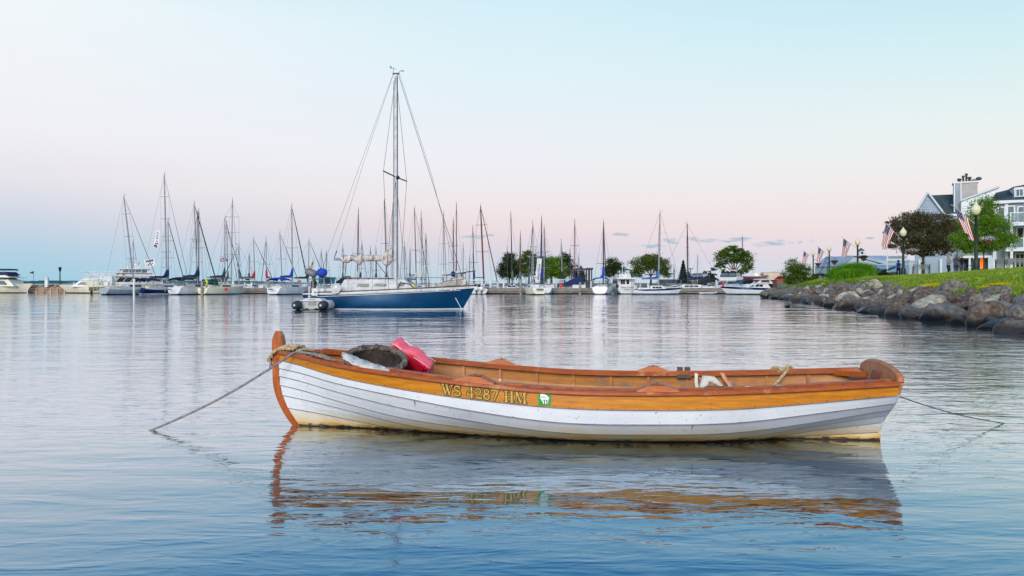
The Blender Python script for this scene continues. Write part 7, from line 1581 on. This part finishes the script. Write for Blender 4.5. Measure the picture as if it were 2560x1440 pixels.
# ------------------------------------------------------------------ benches
def bench(label, px, py, Y_, w=1.5, rz=0):
    z0 = ZH(py,Y_); t = thing('park_bench', label, 'bench', (WX(px,Y_),Y_,z0), rz, 'dark park benches on the lawn'); bm2 = mat('bench_iron', rgb(48,56,60), .5, var=.1); sl_ = mat('bench_slats', rgb(120,132,138), .7, var=.1)
    for i in range(4): mb = MB(); mb.box((0,-.24+.12*i,.45), (w,.09,.035)); mb.build('slat', sl_, t)
    for i in range(3): mb = MB(); mb.box((0,.27+.03*i,.60+.12*i), (w,.03,.085)); mb.build('slat', sl_, t)
    for s in (-1,1):
        mb = MB(); x = s*w/2; mb.tube([(x,-.28,0),(x,-.24,.45),(x,-.30,.66),(x,-.1,.72),(x,.2,.66),(x,.27,.45),(x,.34,0)], .03, 6); mb.tube([(x,.25,.45),(x,.36,.92)], .03, 6); mb.tube([(x,-.24,.45),(x,.27,.45)], .03, 6); mb.build('bench_end', bm2, t)
bench('dark metal bench on the lawn left of the three people', 2303, 688, 66, 1.2, R(-35)); bench('dark bench partly hidden behind the three people', 2412, 686, 66, 1.2, R(30)); bench('dark bench at right near the white building corner', 2541, 675, 60, 1.4, R(-15)); bench('second dark bench at right closer to the shrub', 2512, 677, 62, 1.2, R(-25))
# ------------------------------------------------------------------ people
def person(label, X_, Y_, z0, H, face, pose, shirt, pants, hair, seed=0, vest=None, skin=rgb(196,150,126)):
    """one skinned body; face = direction looked at (degrees, 0 = +x)"""
    t = thing('person', label, 'person', (X_,Y_,z0), R(face)); k = H/1.75
    J = {'pel':(0,0,.95,.135),'bel':(0,0,1.08,.125),'che':(.0,0,1.28,.150),'sho':(0,0,1.42,.115),'nec':(.01,0,1.50,.055),'jaw':(.03,0,1.57,.070),'hea':(.015,0,1.65,.098),'top':(.0,0,1.73,.070)}
    E = [('pel','bel'),('bel','che'),('che','sho'),('sho','nec'),('nec','jaw'),('jaw','hea'),('hea','top')]
    st = pose.get('stride', .0); ar_ = pose.get('arms', 'down')
    for s, n_ in ((1,'l'),(-1,'r')):
        f = st*s; J.update({n_+'hip':(0,.095*s,.88,.098),n_+'kne':(.06+f*.5,.10*s,.49,.064),n_+'ank':(-.02+f,.10*s,.09,.044),n_+'hee':(-.05+f,.10*s,.04,.040),n_+'toe':(.16+f,.12*s,.03,.036)})
        E += [('pel',n_+'hip'),(n_+'hip',n_+'kne'),(n_+'kne',n_+'ank'),(n_+'ank',n_+'hee'),(n_+'hee',n_+'toe')]
        J[n_+'sh'] = (0,.185*s,1.40,.068)
        if ar_ == 'cross': J.update({n_+'elb':(.10,.25*s,1.15,.048),n_+'wri':(.24,-.02*s,1.14,.034),n_+'han':(.26,-.10*s,1.15,.036)})
        elif ar_ == 'pocket': J.update({n_+'elb':(-.06,.30*s,1.12,.048),n_+'wri':(.08,.22*s,.92,.034),n_+'han':(.11,.18*s,.86,.036)})
        else: J.update({n_+'elb':(-.03-f*.3,.25*s,1.12,.046),n_+'wri':(.08-f*.7,.26*s,.90,.032),n_+'han':(.12-f*.8,.26*s,.82,.034)})
        E += [('sho',n_+'sh'),(n_+'sh',n_+'elb'),(n_+'elb',n_+'wri'),(n_+'wri',n_+'han')]
    nm = list(J); me = bpy.data.meshes.new('body'); me.from_pydata([tuple(c*k for c in J[q][:3]) for q in nm], [(nm.index(a),nm.index(b_)) for a,b_ in E], []); o = bpy.data.objects.new('body', me); COL.objects.link(o); o.parent = t
    o.modifiers.new('skin','SKIN'); o.modifiers.new('sub','SUBSURF').levels = 2
    for i, q in enumerate(nm): r_ = J[q][3]*k; me.skin_vertices[0].data[i].radius = (r_, r_*(1.0 if q not in ('pel','bel','che','sho') else .78)) if False else (r_, r_)
    me.skin_vertices[0].data[0].use_root = True
    dg_ = bpy.context.evaluated_depsgraph_get(); dg_.update(); m2 = bpy.data.meshes.new_from_object(o.evaluated_get(dg_)); o.modifiers.clear(); o.data = m2
    for m_ in (skin if not isinstance(skin, tuple) else mat('skin', skin, .6, var=.05), shirt, pants, mat('shoe', rgb(40,38,40), .7, var=.1), vest or shirt, hair): m2.materials.append(m_)
    for p in m2.polygons:
        c = p.center/k; z = c.z; ay = abs(c.y)
        hand = (ay > .215 and z < .90) if ar_ != 'cross' else (c.x > .235 and 1.05 < z < 1.25)
        p.material_index = 3 if z < .085 else (2 if z < .97 and ay < .22 and not (z > .8 and ay > .2) else (0 if z > 1.49 or hand else (4 if vest and ay < .17 else 1))); p.use_smooth = True
    h_ = MB(); h_.ball((-.012*k,0,1.665*k), .108*k, 12, 0, (1.02,.95,1.0)); 
    v2 = [v for v in h_.v]; hm_ = MB(); keepf = [f for f in h_.f if (sum(v2[i][0] for i in f)/len(f) < .045*k or sum(v2[i][2] for i in f)/len(f) > 1.715*k) and sum(v2[i][2] for i in f)/len(f) > 1.56*k]
    hm_.v = v2; hm_.f = keepf; hm_.m = [0]*len(keepf); hm_.sm = [True]*len(keepf); ho = hm_.build('hair', hair, t)
    fc = MB(); fc.ball((.108*k,0,1.635*k), .016*k, 6, 0, (1,.8,1.3)); fc.build('nose', mat('skin', skin), t)
    for s in (-1,1): e = MB(); e.ball((.098*k,.034*k*s,1.662*k), .010*k, 6); e.build('eye', blk, t); e = MB(); e.ball((.005*k,.098*k*s,1.64*k), .022*k, 6, 0, (.7,.5,1.2)); e.build('ear', mat('skin', skin), t)
    e = MB(); e.box((.100*k,0,1.588*k), (.012*k,.042*k,.008*k)); e.build('mouth', mat('lip', rgb(150,90,80), .6, var=0), t)
    return t
def hm2(n, c): return mat(n, c, .9, var=.1, scale=12)
dark = hm2('black_trousers', rgb(30,32,38)); jean = hm2('blue_jeans', rgb(44,62,94)); 
Y_ = 76; person('person walking away wearing a bright blue vest and dark trousers', WX(2246,Y_), Y_, gz(2246,Y_)-.0, 1.72, 80, dict(stride=.14), hm2('white_sleeve', rgb(190,206,226)), dark, hm2('dark_hair', rgb(40,32,28)), vest=hm2('blue_vest', rgb(28,92,214)))
Y_ = 61; zz0 = GZ(WX(2372,Y_),Y_)
person('person in a grey jacket standing left in the group of three by the boulder', WX(2371,Y_), Y_, zz0, 1.66, -60, dict(arms='cross'), hm2('grey_jacket', rgb(140,142,150)), dark, hm2('grey_hair', rgb(150,146,142)))
person('person in a slate top with crossed arms in the middle of the group of three', WX(2389,Y_+.5), Y_+.5, zz0+.02, 1.70, -85, dict(arms='cross'), hm2('slate_top', rgb(92,98,118)), jean, hm2('white_hair', rgb(206,204,200)))
person('person in a black jacket and jeans seen from behind at right of the group', WX(2405,Y_-.3), Y_-.3, zz0, 1.72, 150, dict(arms='pocket', stride=.05), hm2('black_jacket', rgb(26,28,34)), jean, hm2('white_hair', rgb(206,204,200)))
